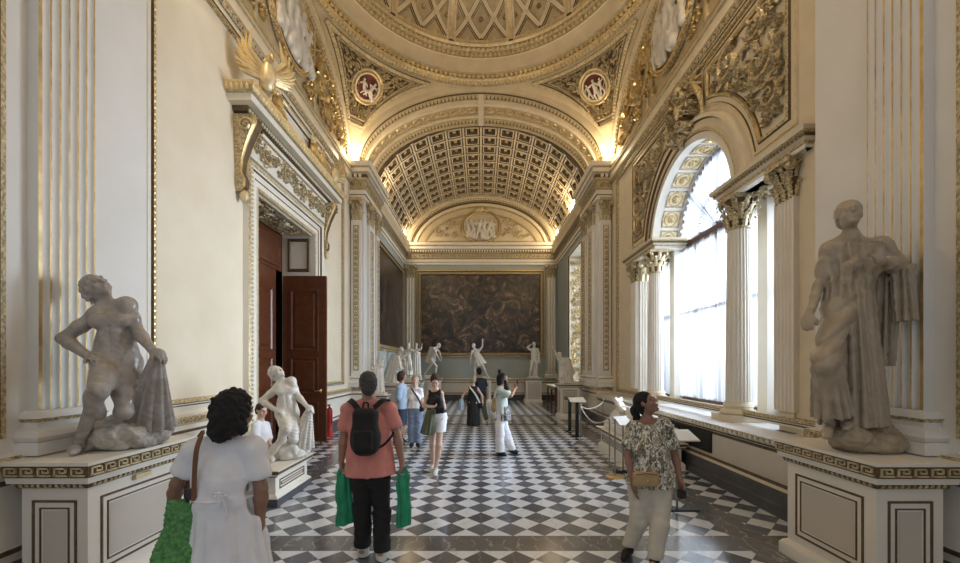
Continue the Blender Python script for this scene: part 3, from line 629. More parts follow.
# ---- pilasters
def pilaster(name, x, y, t, n, w, d, z0, z1, k, cap=True, mf='gold'):
    mb = MB(); B = lambda a, b: (x + a * t[0] + b * n[0], y + a * t[1] + b * n[1])
    path = [B(-w / 2, 0), B(-w / 2, d), B(w / 2, d), B(w / 2, 0)]; sd = 1 if (t[0] * n[1] - t[1] * n[0]) > 0 else -1
    mb.plan(path, [(o, z0 + z) for o, z in ATTIC], ['pale'] * 2 + ['goldleaf'] + ['pale'] * 4 + ['goldleaf'] + ['pale'] * 3, side=sd); mb.build
    if k: fluted(mb, x, y, t, n, w, d, z0 + .34, z1, k, 'pale', mf)
    else:
        mb.plan(path, [(0, z0 + .34), (0, z1)], 'pale', side=sd)
        O = np.array([*B(0, d), 0]); rect_frame(mb, O, (*t, 0), (0, 0, 1), (*n, 0), -w * .3, w * .3, z0 + .5, z1 - .15, [(0, 0), (.01, .02), (.03, .02), (.04, .0)], 'goldleaf')
        V, F = e_join([e_leaf(.10, .16, .03), e_leaf(.06, .1, .04)]); mb.tile(resample(line((*B(0, d), z0 + .6), (*B(0, d), z1 - .25), (*n, 0), (t[0], t[1], 0)), .17), V[:, [2, 1, 0]] * np.array([1, 1, 1]), F, 'goldleaf', (-.05, 0, 0))
    if cap: capital(mb, x, y, z1, .66, w / 2, t, n, dep=d)
    mb.struct(name)
for s in (-1, 1):
    pilaster('pilaster', s * XP, 3.44, (0, 1), (-s, 0), .47, .09, 1.10, 8.1, 6, False)
    pilaster('pilaster', s * 3.81, YF, (1, 0), (0, -1), .30, .09, 1.13, 6.22, 0)
    pilaster('pilaster', s * XP, 13.0, (0, 1), (-s, 0), .52, .09, 1.13, 6.22, 0)
    pilaster('pilaster', s * XP, 13.95, (0, 1), (-s, 0), .40, .05, 1.13, 6.22, 0)
    pilaster('pilaster', s * 3.55, YW, (1, 0), (0, -1), .46, .07, 1.13, 6.22, 3)
# ---- gilt frames of the wall panels and the tall framed panels beside the camera
mb = MB()
def gilt_frame(x, s, y0, y1, z0, z1, prof, mm, sp=.08, lw=.07):
    O, u, v, n = (s * x, 0, 0), (0, 1, 0), (0, 0, 1), (-s, 0, 0)
    rect_frame(mb, O, u, v, n, y0, y1, z0, z1, prof, mm)
    V, F = e_leaf(lw, lw * .9, .03)
    for a, b, U in (((y0, z0), (y0, z1), (0, 1, 0)), ((y1, z0), (y1, z1), (0, -1, 0)), ((y0, z1), (y1, z1), (0, 0, -1))):
        mb.tile(resample(line((s * x, *a), (s * x, *b), n, U), sp), V, F, 'gold', (0, prof[-2][1] * .6, prof[-1][0] * .45))
fp = [(0, 0), (.0, .04), (.03, .05), (.045, .03), (.06, .03), (.075, .055), (.12, .045), (.13, .0)]; fm_ = ['warmwhite', 'warmwhite', 'bronze', 'warmwhite', 'bronze', 'goldleaf', 'goldleaf']
poly_frame(mb, [(-XB, a, b) for a, b in ((4.80, 1.22), (7.0, 1.22), (7.0, 5.15), (9.85, 5.15), (9.85, 1.22), (11.70, 1.22), (11.70, 7.22), (4.80, 7.22))], (1, 0, 0), fp, fm_)
V, F = e_leaf(.07, .063, .03)
for a, b, U in (((4.8, 1.22), (4.8, 7.2), (0, 1, 0)), ((11.7, 1.22), (11.7, 7.2), (0, -1, 0)), ((4.8, 7.22), (11.7, 7.22), (0, 0, -1)), ((4.8, 1.22), (6.9, 1.22), (0, 0, 1)), ((10., 1.22), (11.7, 1.22), (0, 0, 1))):
    mb.tile(resample(line((-XB, *a), (-XB, *b), (1, 0, 0), U), .08), V, F, 'gold', (0, .03, .06))
gilt_frame(XB, 1, 4.55, 11.85, 1.0, 7.28, fp, fm_)
mb.struct('trim_13')
mb = MB()
for s in (-1, 1): gilt_frame(XP, s, .9, 3.02, 1.25, 6.5, [(0, 0), (0, .05), (.05, .07), (.09, .05), (.14, .07), (.17, .02), (.19, 0)], ['warmwhite', 'goldleaf', 'bronze', 'goldleaf', 'gold', 'bronze'], .07, .1)
mb.struct('trim_14')
# ---- far lunette
mb = MB(); y = YW
fr = arc_y(y, 0, 7.62, 3.78, 2.68, .02, PI - .02, 57)
mb.sweep(fr, [(.0, .05), (.30, .05), (.30, -.10), (.22, -.14), (.20, -.24), (.12, -.26), (.12, -.34), (.16, -.36), (.16, -.50), (.06, -.56), (.04, -.80), (.08, -.82), (.08, -.90), (0, -.92)], ['vcream', 'vcream', 'vwhite', 'bronze', 'goldleaf', 'bronze', 'bronze', 'vwhite', 'goldleaf', 'vcream', 'goldpale', 'goldleaf', 'vcream'])
V, F = e_leaf(.12, .1, .05); mb.tile(resample(fr, .13), V, F, 'goldpale', (0, .20, -.22))
mb.sweep(line((-3.2, y, 7.98), (3.2, y, 7.98), (0, -1, 0), (0, 0, 1)), [(0, -.12), (.10, -.10), (.10, -.02), (.04, 0), (.04, .06), (.07, .07), (.07, .11), (0, .13)], ['goldleaf', 'vwhite', 'bronze', 'vcream', 'goldleaf', 'gold', 'vcream'])
arch_in = lambda u, v: (u / 2.62) ** 2 + (v / 1.60) ** 2 < 1 and v > .12 and (u / 1.12) ** 2 + ((v - .78) / .95) ** 2 > 1
fml = lambda u, v, h: np.stack([u, y - .01 - h, 8.08 + v], -1)
t2 = np.linspace(.05, PI - .05, 41); fr = (np.stack([-2.72 * np.cos(t2), 0 * t2 + y, 8.10 + 1.68 * np.sin(t2)], 1), np.tile([0, -1., 0], (41, 1)), unit(np.stack([-np.cos(t2) / 2.7, 0 * t2, np.sin(t2) / 1.7], 1)))
mb.sweep(fr, [(0, -.04), (.05, -.03), (.05, .03), (0, .04)], ['goldleaf', 'goldpale', 'bronze'])
relief(mb, fml, arch_in, (-2.7, 2.7, 0, 1.7), (.30, .19, .11), 3, 'goldpale', .07, 400)
mb.struct('trim_15')
md = empty('oval_relief', (0, y, 8.1), 'oval white relief of figures in a gilt frame on the end wall lunette', 'relief')
def oval(md, c, e1, e2, n, a, b, m_bg, seed, count):
    th = np.arange(48) * 2 * PI / 48; c, e1, e2, n = [np.asarray(q, float) for q in (c, e1, e2, n)]
    ring = lambda k, h: c + (a * k) * np.cos(th)[:, None] * e1 + (b * k) * np.sin(th)[:, None] * e2 + h * n
    q = MB(); q.grid(np.stack([ring(0, .03), ring(.86, .03)], 1), m_bg, cu=True); q.build('ground', md)
    q = MB(); q.grid(np.stack([ring(k, h) for k, h in ((.85, .02), (.86, .09), (.90, .11), (.92, .07), (.95, .11), (1., .10), (1.04, .0))], 1), ['vwhite', 'goldpale', 'bronze', 'goldleaf', 'gold', 'goldleaf'], cu=True)
    tg = unit(-a * np.sin(th)[:, None] * e1 + b * np.cos(th)[:, None] * e2); V, F = e_leaf(a * .11, a * .09, .05); q.tile((ring(1.0, .05), tg, np.tile(n, (48, 1)), np.cross(tg, n)), V, F, 'gold'); q.build('frame', md)
    RELIEFS.append((md, c, e1, e2, n, a, b, seed, count, .03))
oval(md, (0, y - .03, 8.78), (1, 0, 0), (0, 0, 1), (0, -1, 0), .98, .80, 'vcream', 4, 6)
q = MB(); q.ell((0, y - .10, 9.66), (.2, .1, .14), 'goldpale'); 
for s in (-1, 1): q.ell((s * .22, y - .1, 9.62), (.16, .08, .09), 'gold', R=np.array([[math.cos(.5 * s), 0, math.sin(.5 * s)], [0, 1, 0], [-math.sin(.5 * s), 0, math.cos(.5 * s)]]))
V, F = e_rosette(.14, .1, 6); q.tile((np.array([[0, y - .12, 9.70]]), np.array([[1., 0, 0]]), np.array([[0, -1., 0]]), np.array([[0, 0, 1.]])), V, F, 'goldleaf'); q.build('crest', md)
# ---- lunette reliefs on the side walls
for s in (-1, 1):
    mb = MB(); fw = lambda u, v, h: np.stack([s * (XB - .01 - h) + 0 * u, YC + u, 7.9 + v], -1)
    ins = lambda u, v: (u / 3.45) ** 2 + (v / 2.0) ** 2 < 1 and v > .06 and u * u + (v - 1.02) ** 2 > 1.02 and abs(abs(u) - 1.25) > .06
    relief(mb, fw, ins, (-3.5, 3.5, 0, 2.1), (.42, .30, .20, .13, .08), 17 + s, 'gold', .10, 700)
    for e in (-1, 1):
        zt = 7.9 + 2.0 * math.sqrt(1 - (1.25 / 3.45) ** 2)
        mb.sweep(line((s * XB, YC + e * 1.25, 7.85), (s * XB, YC + e * 1.25, zt), (-s, 0, 0), (0, e, 0)), [(0, -.05), (.04, -.04), (.05, 0), (.04, .04), (0, .05)], ['goldleaf', 'goldpale', 'goldpale', 'goldleaf'])
    mb.struct('trim_%d' % (17 + s))
    md = empty('round_relief', (s * XB, YC, 8.0), 'large round gilt-framed relief with white figures in the lunette above %s' % ('the doorway' if s < 0 else 'the arched window'), 'relief', 'reliefs in the side lunettes')
    oval(md, (s * (XB - .02), YC, 8.98), (0, -s, 0), (0, 0, 1), (-s, 0, 0), .92, .92, 'goldpale', 9 + s, 5)
# ---- gilded scroll panels and cartouche above the window
def win_panel(name, y0, y1, label, seed):
    pts = []; z0, z1, R = 4.98, 6.98, WR + .62
    far = y0 > WC
    ye = y1 if far else y0; yi = y0 if far else y1
    pts = [(ye, z0), (ye, z1), (yi, z1)]
    zi = WS + math.sqrt(R * R - (yi - WC) ** 2)
    a1 = math.atan2(zi - WS, yi - WC); a0 = math.asin((z0 - WS) / R); a0 = a0 if far else PI - a0
    for k in range(12): a = a1 + (a0 - a1) * k / 11; pts.append((WC + R * math.cos(a), WS + R * math.sin(a)))
    if far: pts = pts[::-1]
    root = empty(name, (XB, (y0 + y1) / 2, z0), label, 'relief', 'scroll panels beside the arched window')
    P3 = np.array([(XB, a, b) for a, b in pts]); q = MB()
    poly_frame(q, P3, (-1, 0, 0), [(-.14, 0), (-.13, .03), (-.10, .03), (-.09, .01), (-.02, .01), (-.01, .04), (.03, .05), (.05, .02), (.06, .0)], ['cream', 'goldpale', 'bronze', 'cream', 'bronze', 'goldleaf', 'gold', 'bronze']); q.build('frame', root)
    from_ = lambda u, v: ((y0 + .04 < u < y1 - .04) and z0 + .04 < v < z1 - .04 and math.hypot(u - WC, v - WS) > R + .03)
    q = MB(); relief(q, lambda u, v, h: np.stack([XB - .005 - h + 0 * u, u, v], -1), from_, (y0, y1, z0, z1), (.36, .25, .15, .085), seed, 'goldleaf', .11, 500); q.build('scrollwork', root)
win_panel('scroll_panel', 5.22, 7.12, 'gilded scrollwork relief panel above the window, nearest the tall draped statue', 3)
win_panel('scroll_panel', 8.60, 10.5, 'gilded scrollwork relief panel on the far side of the arched window', 8)
ct = empty('cartouche', (XB, WC, 6.1), 'gilded cartouche with drapery and wings over the crown of the arched window', 'ornament'); q = MB(); rg = random.Random(2)
relief(q, lambda u, v, h: np.stack([XB - .02 - h * (1 + .8 * np.cos(np.clip((u - WC) * 2.2, -1.5, 1.5))), u, v], -1), lambda u, v: 6.12 < v < 7.3 and abs(u - WC) < .16 + .42 * math.sin(PI * min(1, max(0, (v - 6.0) / 1.5))), (WC - .6, WC + .6, 6.1, 7.3), (.2, .14, .10, .06), 31, 'goldleaf', .14, 500)
q.tube([(XB - .06, WC, 6.30), (XB - .13, WC, 6.16), (XB - .10, WC, 6.02)], [.10, .09, .05], 'goldleaf', 10)
q.ell((XB - .12, WC, 6.75), (.11, .17, .26), 'goldpale'); q.ell((XB - .14, WC, 7.12), (.10, .10, .12), 'goldpale', 10, 8); q.build('cartouche_body', ct)
for e in (-1, 1):
    q = MB()
    for i in range(7): q.tube([(XB - .06, WC + e * (.12 + .05 * i), 6.95 - .02 * i), (XB - .10, WC + e * (.34 + .05 * i), 7.12 - .08 * i), (XB - .05, WC + e * (.58 + .02 * i), 7.2 - .17 * i)], [.05, .055, .012], 'gold' if i % 2 else 'goldleaf', 6)
    q.build('wing', ct)
# ------------------------------------------------------------------ door in the left wall
mb = MB()
pts = [(DY0, 0), (DY0, DZ), (DY1, DZ), (DY1, 0)]; ds = [(-1, 0), (-1, 1), (1, 1), (1, 0)]
pr = [(0, 0), (0, .04), (.05, .05), (.06, .03), (.15, .04), (.16, .06), (.20, .07), (.27, .05), (.28, .09), (.36, .11), (.40, .09), (.42, 0)]
mb.grid(np.array([[(-XB + h, y + a * q, z + b * q) for q, h in pr] for (y, z), (a, b) in zip(pts, ds)]), ['warmwhite', 'goldleaf', 'warmwhite', 'warmwhite', 'bronze', 'warmwhite', 'warmwhite', 'bronze', 'warmwhite', 'goldleaf', 'warmwhite'])
V, F = e_leaf(.06, .06, .03)
mb.tile(resample(line((-XB, DY0 - .36, 0), (-XB, DY0 - .36, DZ + .36), (1, 0, 0), (0, 1, 0)), .075), V, F, 'goldpale', (0, .1, 0)); mb.tile(resample(line((-XB, DY0 - .36, DZ + .36), (-XB, DY1 + .36, DZ + .36), (1, 0, 0), (0, 0, -1)), .075), V, F, 'goldpale', (0, .1, 0))
# jamb and soffit panels
O = (0, DY1 - .0, 0); rect_frame(mb, O, (-1, 0, 0), (0, 0, 1), (0, -1, 0), 4.08, 4.62, 4.02, 4.82, [(0, 0), (.02, .03), (.06, .03), (.08, 0)], 'bronze'); rect_frame(mb, O, (-1, 0, 0), (0, 0, 1), (0, -1, 0), 4.08, 4.62, .2, 3.9, [(0, 0), (.02, .03), (.06, .03), (.08, 0)], 'bronze')
relief(mb, lambda u, v, h: np.stack([v, u, DZ - .01 - h], -1), lambda u, v: DY0 + .08 < u < DY1 - .08 and -4.66 < v < -4.08, (DY0, DY1, -4.7, -4.05), (.25, .14, .08), 6, 'goldleaf', .06, 300)
rect_frame(mb, (0, 0, DZ), (0, 1, 0), (1, 0, 0), (0, 0, -1), DY0 + .02, DY1 - .02, -4.72, -4.03, [(0, 0), (.01, .03), (.05, .03), (.06, 0)], 'goldpale')
# frieze with scrollwork, consoles, cornice
mb.box((-XB, DY0 - .4, 5.32), (-XB + .12, DY1 + .4, 5.80), 'warmwhite')
relief(mb, lambda u, v, h: np.stack([-XB + .12 + h, u, v], -1), lambda u, v: DY0 - .38 < u < DY1 + .38 and 5.34 < v < 5.78, (DY0 - .4, DY1 + .4, 5.3, 5.8), (.20, .11, .07), 12, 'goldleaf', .07, 500)
for y in (DY0 - .55, DY1 + .55):
    G = []
    for q, o, w in ((5.86, .34, .13), (5.75, .36, .13), (5.62, .30, .12), (5.40, .20, .11), (5.15, .12, .10), (4.95, .10, .09), (4.84, .16, .10), (4.72, .15, .09), (4.64, .06, .06)):
        G.append([(-XB + a * o, y + b * w, q) for a, b in ((0, -1), (.9, -1), (1, -.6), (.96, 0), (1, .6), (.9, 1), (0, 1))])
    mb.grid(np.array(G), ['goldleaf', 'gold', 'bronze', 'bronze', 'gold', 'goldleaf'])
    for s in (-1, 1): V, F = e_scroll(.12, .03, 1.6); mb.tile((np.array([[-XB + .20, y + s * .13, 5.68]]), np.array([[1., 0, 0]]), np.array([[0, s * 1., 0]]), np.array([[0, 0, 1.]])), V, F, 'goldpale')
    mb.ell((-XB + .10, y, 4.58), (.07, .06, .11), 'goldpale')
y0, y1 = DY0 - .58, DY1 + .58
pth = [(-XB, y0), (-XB + .12, y0), (-XB + .12, y1), (-XB, y1)]
pr = [(0, 5.80), (.04, 5.82), (.05, 5.88), (.12, 5.90), (.14, 5.97), (.26, 5.98), (.26, 6.00), (.27, 6.08), (.29, 6.09), (.36, 6.20), (.36, 6.23), (-.15, 6.24)]
mb.plan(pth, pr, ['goldleaf', 'warmwhite', 'bronze', 'bronze', 'cream', 'warmwhite', 'warmwhite', 'goldleaf', 'gold', 'goldpale', 'cream'], side=-1)
V, F = e_ball(.03, .03, .04); mb.tile(resample(line((-XB + .24, y0 - .1, 5.93), (-XB + .24, y1 + .1, 5.93), (1, 0, 0), (0, 0, 1)), .075), V, F, 'cream')
V, F = e_leaf(.07, .1, .03); mb.tile(resample(line((-XB + .43, y0 - .3, 6.1), (-XB + .43, y1 + .3, 6.1), (1, 0, 0), (0, 0, 1)), .085), V, F, 'goldpale'); mb.tile(resample(line((-XB, y0 - .33, 6.1), (-XB + .4, y0 - .33, 6.1), (0, -1, 0), (0, 0, 1)), .085), V, F, 'goldpale')
mb.struct('trim_20')
def door_leaf(name, c, ang, w, z1, m, label, handle=True, lit=False):
    """leaf hinged at c, opening along ang (direction of its width)"""
    r = empty(name, c, label, 'door', None, 'structure'); u = np.array([math.cos(ang), math.sin(ang), 0]); n = np.array([u[1], -u[0], 0]); c = np.array(c)
    q = MB(); B = lambda a, b, z: c + u * a + n * b + np.array([0, 0, z])
    V = [B(a, b, z) for z in (.02, z1) for a, b in ((0, -.035), (w, -.035), (w, .035), (0, .035))]; q.add(V, [(3, 2, 1, 0), (4, 5, 6, 7), (0, 1, 5, 4), (1, 2, 6, 5), (2, 3, 7, 6), (3, 0, 4, 7)], m); q.build('leaf', r, smooth=0)
    for z0, z2 in ((.22, .95), (1.12, 1.98), (2.12, 3.55)) if not lit else ((.2, .95), (1.1, 1.85), (2.0, 2.7), (2.85, 3.6)):
        q = MB(); 
        for s in (-1, 1):
            O = B(0, s * .035, 0); rect_frame(q, O, u, (0, 0, 1), s * n, w * .17, w * .83, z0, z2, [(0, 0), (0, .02), (.03, .025), (.06, .005), (.09, .004), (.12, .02), (.125, .02)], m)
            q.quad(*[B(a, s * .055, z) for a, z in ((w * .17 + .12, z0 + .12), (w * .83 - .12, z0 + .12), (w * .83 - .12, z2 - .12), (w * .17 + .12, z2 - .12))], m)
        q.build('panel', r, smooth=20)
    if handle:
        q = MB(); q.tube([B(w * .88, .035, 1.2), B(w * .88, .10, 1.2), B(w * .76, .105, 1.2)], .014, 'brass'); q.ell(B(w * .88, .04, 1.2), (.03, .03, .05), 'brass'); q.build('handle', r)
    return r
door_leaf('door_1', (-4.60, 9.42, 0), 0.0, 1.0, 3.87, 'wood', 'tall red-brown panelled door leaf standing open into the hall')
door_leaf('door_2', (-4.78, 9.35, 0), -PI / 2, 1.05, 4.0, 'wood', 'darker tall wooden door leaf deep inside the doorway', False)
mb = MB(); mb.box((-4.82, DY0, 4.02), (-4.76, DY1, DZ + .2), 'wood'); rect_frame(mb, (-4.76, 0, 0), (0, 1, 0), (0, 0, 1), (1, 0, 0), DY0 + .1, DY1 - .1, 4.1, 4.85, [(0, 0), (0, .03), (.05, .03), (.07, 0)], 'wood'); mb.struct('trim_21')
# gilded eagles, plaque and small figures on the door cornice
def eagle(x, y, z, s, yaw, label):
    r = empty('gilded_eagle', (x, y, z), label, 'sculpture', 'gilded eagles over the doorway'); cy, sy = math.cos(yaw), math.sin(yaw)
    T = lambda a, b, h: (x + (a * cy - b * sy) * s, y + (a * sy + b * cy) * s, z + h * s)
    q = MB(); q.tube([T(0, 0, .0), T(-.03, 0, .10), T(.02, 0, .26), T(.05, 0, .40), T(.09, 0, .50), T(.15, 0, .53)], [.07 * s, .13 * s, .145 * s, .11 * s, .065 * s, .07 * s], 'goldpale', 12)
    q.tube([T(.18, 0, .535), T(.26, 0, .52), T(.27, 0, .46)], [.045 * s, .026 * s, .006], 'gold', 8); q.tube([T(-.06, 0, .10), T(-.18, 0, .03), T(-.28, 0, .02)], [.08 * s, .09 * s, .03], 'gold', 8); q.build('body', r)
    for e in (-1, 1):
        q = MB()
        for i in range(9):
            a = .15 + i * .17; L_ = .66 - .045 * i
            q.tube([T(.02, e * .10, .38 - .02 * i), T(-.02, e * (.12 + L_ * .5 * math.sin(a + .35)), .40 + L_ * .40 * math.cos(a) - .02 * i), T(-.06, e * (.12 + L_ * math.sin(a)), .40 + L_ * math.cos(a) - .02 * i)], [.05 * s, .05 * s, .012], 'gold' if i % 2 else 'goldpale', 6)
        q.build('wing', r)
    q = MB()
    for e in (-1, 1): q.tube([T(.02, e * .07, .14), T(.05, e * .08, .03), T(.13, e * .08, .01)], [.05 * s, .03, .018], 'gold', 6)
    q.build('talons', r)
eagle(-3.50, 6.62, 6.24, .95, -.8, 'gilded eagle with spread wings on the near end of the door cornice')
eagle(-3.68, 10.05, 6.24, .9, -.6, 'gilded eagle on the far end of the door cornice')
r = empty('plaque', (-3.85, 8.2, 6.24), 'white framed plaque standing on the door cornice', 'plaque'); q = MB(); q.box((-3.93, 7.35, 6.24), (-3.86, 9.15, 6.92), 'warmwhite'); q.build('slab', r)
q = MB(); rect_frame(q, (-3.86, 0, 0), (0, 1, 0), (0, 0, 1), (1, 0, 0), 7.35, 9.15, 6.24, 6.92, [(0, 0), (0, .06), (.04, .07), (.07, .03), (.09, .0)], ['warmwhite', 'goldleaf', 'warmwhite', 'bronze']); q.build('frame', r)
def putto(y, label):
    r = empty('gilded_putto', (-3.7, y, 6.24), label, 'sculpture', 'gilded putti on the door cornice'); q = MB()
    q.ell((-3.74, y, 6.86), (.075, .07, .085), 'goldpale'); q.ell((-3.74, y, 6.62), (.09, .11, .19), 'gold'); 
    for e in (-1, 1): q.tube([(-3.72, y + e * .06, 6.5), (-3.66, y + e * .1, 6.38), (-3.68, y + e * .09, 6.25)], [.07, .055, .035], 'gold', 8); q.tube([(-3.72, y + e * .1, 6.74), (-3.68, y + e * .22, 6.68), (-3.68, y + e * .3, 6.78)], [.045, .035, .025], 'goldpale', 8)
    q.build('putto_body', r)
putto(7.45, 'gilded putto at the near edge of the plaque above the door'); putto(9.05, 'gilded putto at the far edge of the plaque above the door')
# ------------------------------------------------------------------ Serliana window
mb = MB(); XW = 4.66
def wbar(y0, y1, z0, z1, d=.06): mb.box((XW - d / 2, y0, z0), (XW + d / 2, y1, z1), 'winwood')
y0, y1 = WC - WR, WC + WR
wbar(y0, y1, ZSILL, 1.12, .10); wbar(y0, y1, 4.36, 4.56, .10)
for y in (y0, y1 - .09): wbar(y, y + .09, ZSILL, 4.5)
for y in np.linspace(y0, y1, 5)[1:-1]: wbar(y - .035, y + .035, 1.1, 4.4)
wbar(y0, y1, 2.95, 3.0)
fr = arc_x(XW, WC, WS, WR - .05, WR - .05, 0, PI, 33, -1); mb.sweep(fr, [(-.04, -.06), (.04, -.06), (.04, .06), (-.04, .06)], 'winwood')
for a in (PI / 4, PI / 2, 3 * PI / 4): mb.tube([(XW, WC, WS), (XW, WC - WR * math.cos(a), WS + WR * math.sin(a))], .03, 'winwood', 6)
fr = arc_x(XW, WC, WS, .7, .7, 0, PI, 25, -1); mb.sweep(fr, [(-.03, -.03), (.03, -.03), (.03, .03), (-.03, .03)], 'winwood')
mb.struct('window_1', smooth=30)
mb = MB(); t = np.linspace(0, PI, 33); ar = [(XW + .01, WC - (WR - .05) * math.cos(a), WS + (WR - .05) * math.sin(a)) for a in t]
mb.quad((XW + .01, y0, ZSILL), (XW + .01, y1, ZSILL), (XW + .01, y1, WS), (XW + .01, y0, WS), 'glass'); mb.add(ar, [tuple(range(33))], 'glass'); mb.struct('window_pane', smooth=0)
for k, (a, b) in enumerate(((SA, WC - WR), (WC + WR, SB))):
    mb = MB(); wbar(a, b, ZSILL, 1.12, .1); wbar(a, b, 4.28, 4.42, .1); wbar(a, a + .09, ZSILL, 4.42); wbar(b - .09, b, ZSILL, 4.42); wbar((a + b) / 2 - .03, (a + b) / 2 + .03, 1.1, 4.3); wbar(a, b, 2.95, 3.0); mb.struct('window_%d' % (k + 2))
    mb = MB(); mb.quad((XW + .01, a, ZSILL), (XW + .01, b, ZSILL), (XW + .01, b, 4.42), (XW + .01, a, 4.42), 'glass'); mb.struct('window_pane', smooth=0)
mb = MB(); mb.box((4.46, 15.55, 1.15), (4.54, 15.65, 6.55), 'winwood'); mb.box((4.46, 17.65, 1.15), (4.54, 17.75, 6.55), 'winwood'); mb.box((4.46, 16.6, 1.15), (4.54, 16.7, 6.55), 'winwood')
for z in (1.15, 3.2, 4.9, 6.45): mb.box((4.46, 15.6, z), (4.54, 17.7, z + .1), 'winwood')
mb.struct('window_4'); mb = MB(); mb.quad((4.51, 15.55, 1.15), (4.51, 17.75, 1.15), (4.51, 17.75, 6.55), (4.51, 15.55, 6.55), 'glass'); mb.struct('window_pane', smooth=0)
def curtain(y0, y1, z0, z1, x, label, ph=0., k=1.):
    n = int((y1 - y0) * 44); yy = np.linspace(y0, y1, n); zz = np.linspace(z0, z1, 10); Y, Z = np.meshgrid(yy, zz, indexing='ij')
    X = x + .022 * np.sin(Y * 46 * k + ph + .5 * np.sin(Y * 7 + Z)) * (1 - .25 * (Z - z0) / (z1 - z0)) + .014 * np.sin(Y * 19 + Z * .6 + ph)
    mb = MB(); mb.grid(np.stack([X, Y, Z], -1), 'sheer'); mb.build('curtain', smooth=180, label=label, cat='curtain', group='sheer curtains of the arched window')
curtain(y0 + .03, WC + .0, 1.10, 4.42, 4.56, 'white sheer curtain of the middle light, on the half nearest the fluted front column')
curtain(WC + .0, y1 - .03, 1.10, 4.42, 4.56, 'white sheer curtain of the middle light, on the half farthest from the front column', 1.3)
curtain(SA + .03, WC - WR - .05, 1.10, 4.35, 4.56, 'narrow white sheer curtain between the front column and the near pilaster', .5)
curtain(WC + WR + .05, SB - .03, 1.10, 4.35, 4.56, 'narrow white sheer curtain behind the far column of the window', .9)
mb = MB(); A, R_ = np.meshgrid(np.linspace(.02, PI - .02, 220), np.linspace(.06, WR - .06, 12), indexing='ij')
mb.grid(np.stack([4.57 + .02 * np.sin(A * 64) * np.minimum(1, R_ / .5) + .012 * np.sin(A * 23), WC - R_ * np.cos(A), WS + .04 + R_ * np.sin(A)], -1), 'sheer'); mb.build('curtain', smooth=180, label='fan-shaped sheer curtain gathered in the arched top of the window', cat='curtain')
mb = MB(); Y, Z = np.meshgrid(np.linspace(15.6, 17.7, 60), np.linspace(1.2, 6.5, 8), indexing='ij'); mb.grid(np.stack([4.42 + .03 * np.sin(Y * 22), Y, Z], -1), 'sheer'); mb.build('curtain', smooth=180, label='white sheer curtain in the far window recess beyond the right piers', cat='curtain')
# soffit rosettes in the arch
mb = MB(); V, F = e_join([e_lathe([(.165, 0), (.155, .02), (.135, .02), (.125, .004), (.105, .004)]), e_rosette(.105, .03, 10), e_ball(.04, .05, .04, 10, 6)]); n = 11; aa = (np.arange(n) + .5) * PI / n
Q = np.stack([0 * aa + 4.34, WC - WR * np.cos(aa), WS + WR * np.sin(aa)], 1); N = np.stack([0 * aa, np.cos(aa), -np.sin(aa)], 1); T = np.tile([1., 0, 0], (n, 1)); mb.tile((Q, T, N, np.cross(T, N)), V, F, 'gold')
for a in aa:
    c = np.array([4.34, WC - WR * math.cos(a), WS + WR * math.sin(a)]); nn = np.array([0, math.cos(a), -math.sin(a)]); v = np.cross((1, 0, 0), nn)
    rect_frame(mb, c, (1, 0, 0), v, nn, -.21, .21, -.19, .19, [(0, 0), (.01, .02), (.035, .02), (.045, 0)], 'goldleaf')
fr = arc_x(XB, WC, WS, WR, WR, 0, PI, 41, -1)
mb.sweep(fr, [(0, -.02), (.05, -.02), (.05, .10), (.08, .11), (.08, .16), (.04, .18), (.04, .30), (.09, .32), (.09, .38), (0, .42)], ['warmwhite', 'warmwhite', 'bronze', 'goldleaf', 'cream', 'cream', 'bronze', 'cream', 'cream'])
mb.struct('trim_22')
# entablatures over the side lights
mb = MB()
for a, b in ((4.86, 6.62), (9.08, 10.84)):
    pth = [(XB + .02, a), (3.90, a), (3.90, b), (4.7, b)]; pr = [(-.3, 4.42), (.0, 4.42), (0, 4.47), (.015, 4.475), (.02, 4.50), (.06, 4.53), (.065, 4.57), (.10, 4.59), (.11, 4.64), (-.3, 4.65)]
    if a > 8: pth = [(4.7, a), (3.90, a), (3.90, b), (XB + .02, b)]
    mb.plan(pth, pr, ['warmwhite', 'warmwhite', 'goldleaf', 'goldleaf', 'cream', 'bronze', 'goldleaf', 'cream', 'cream'], side=1 if False else 1)
    V, F = e_ball(.022, .03, .03); mb.tile(resample(line((3.86, a, 4.55), (3.86, b, 4.55), (-1, 0, 0), (0, 0, 1)), .06), V, F, 'goldleaf')
    yy = max(a, SA); y2 = min(b, SB); relief(mb, lambda u, v, h: np.stack([v, u, 4.415 - h], -1), lambda u, v: yy + .05 < u < y2 - .25 and 4.06 < v < 4.5, (yy, y2, 4, 4.55), (.16, .09, .06), 4, 'goldleaf', .04, 200)
mb.struct('trim_23')
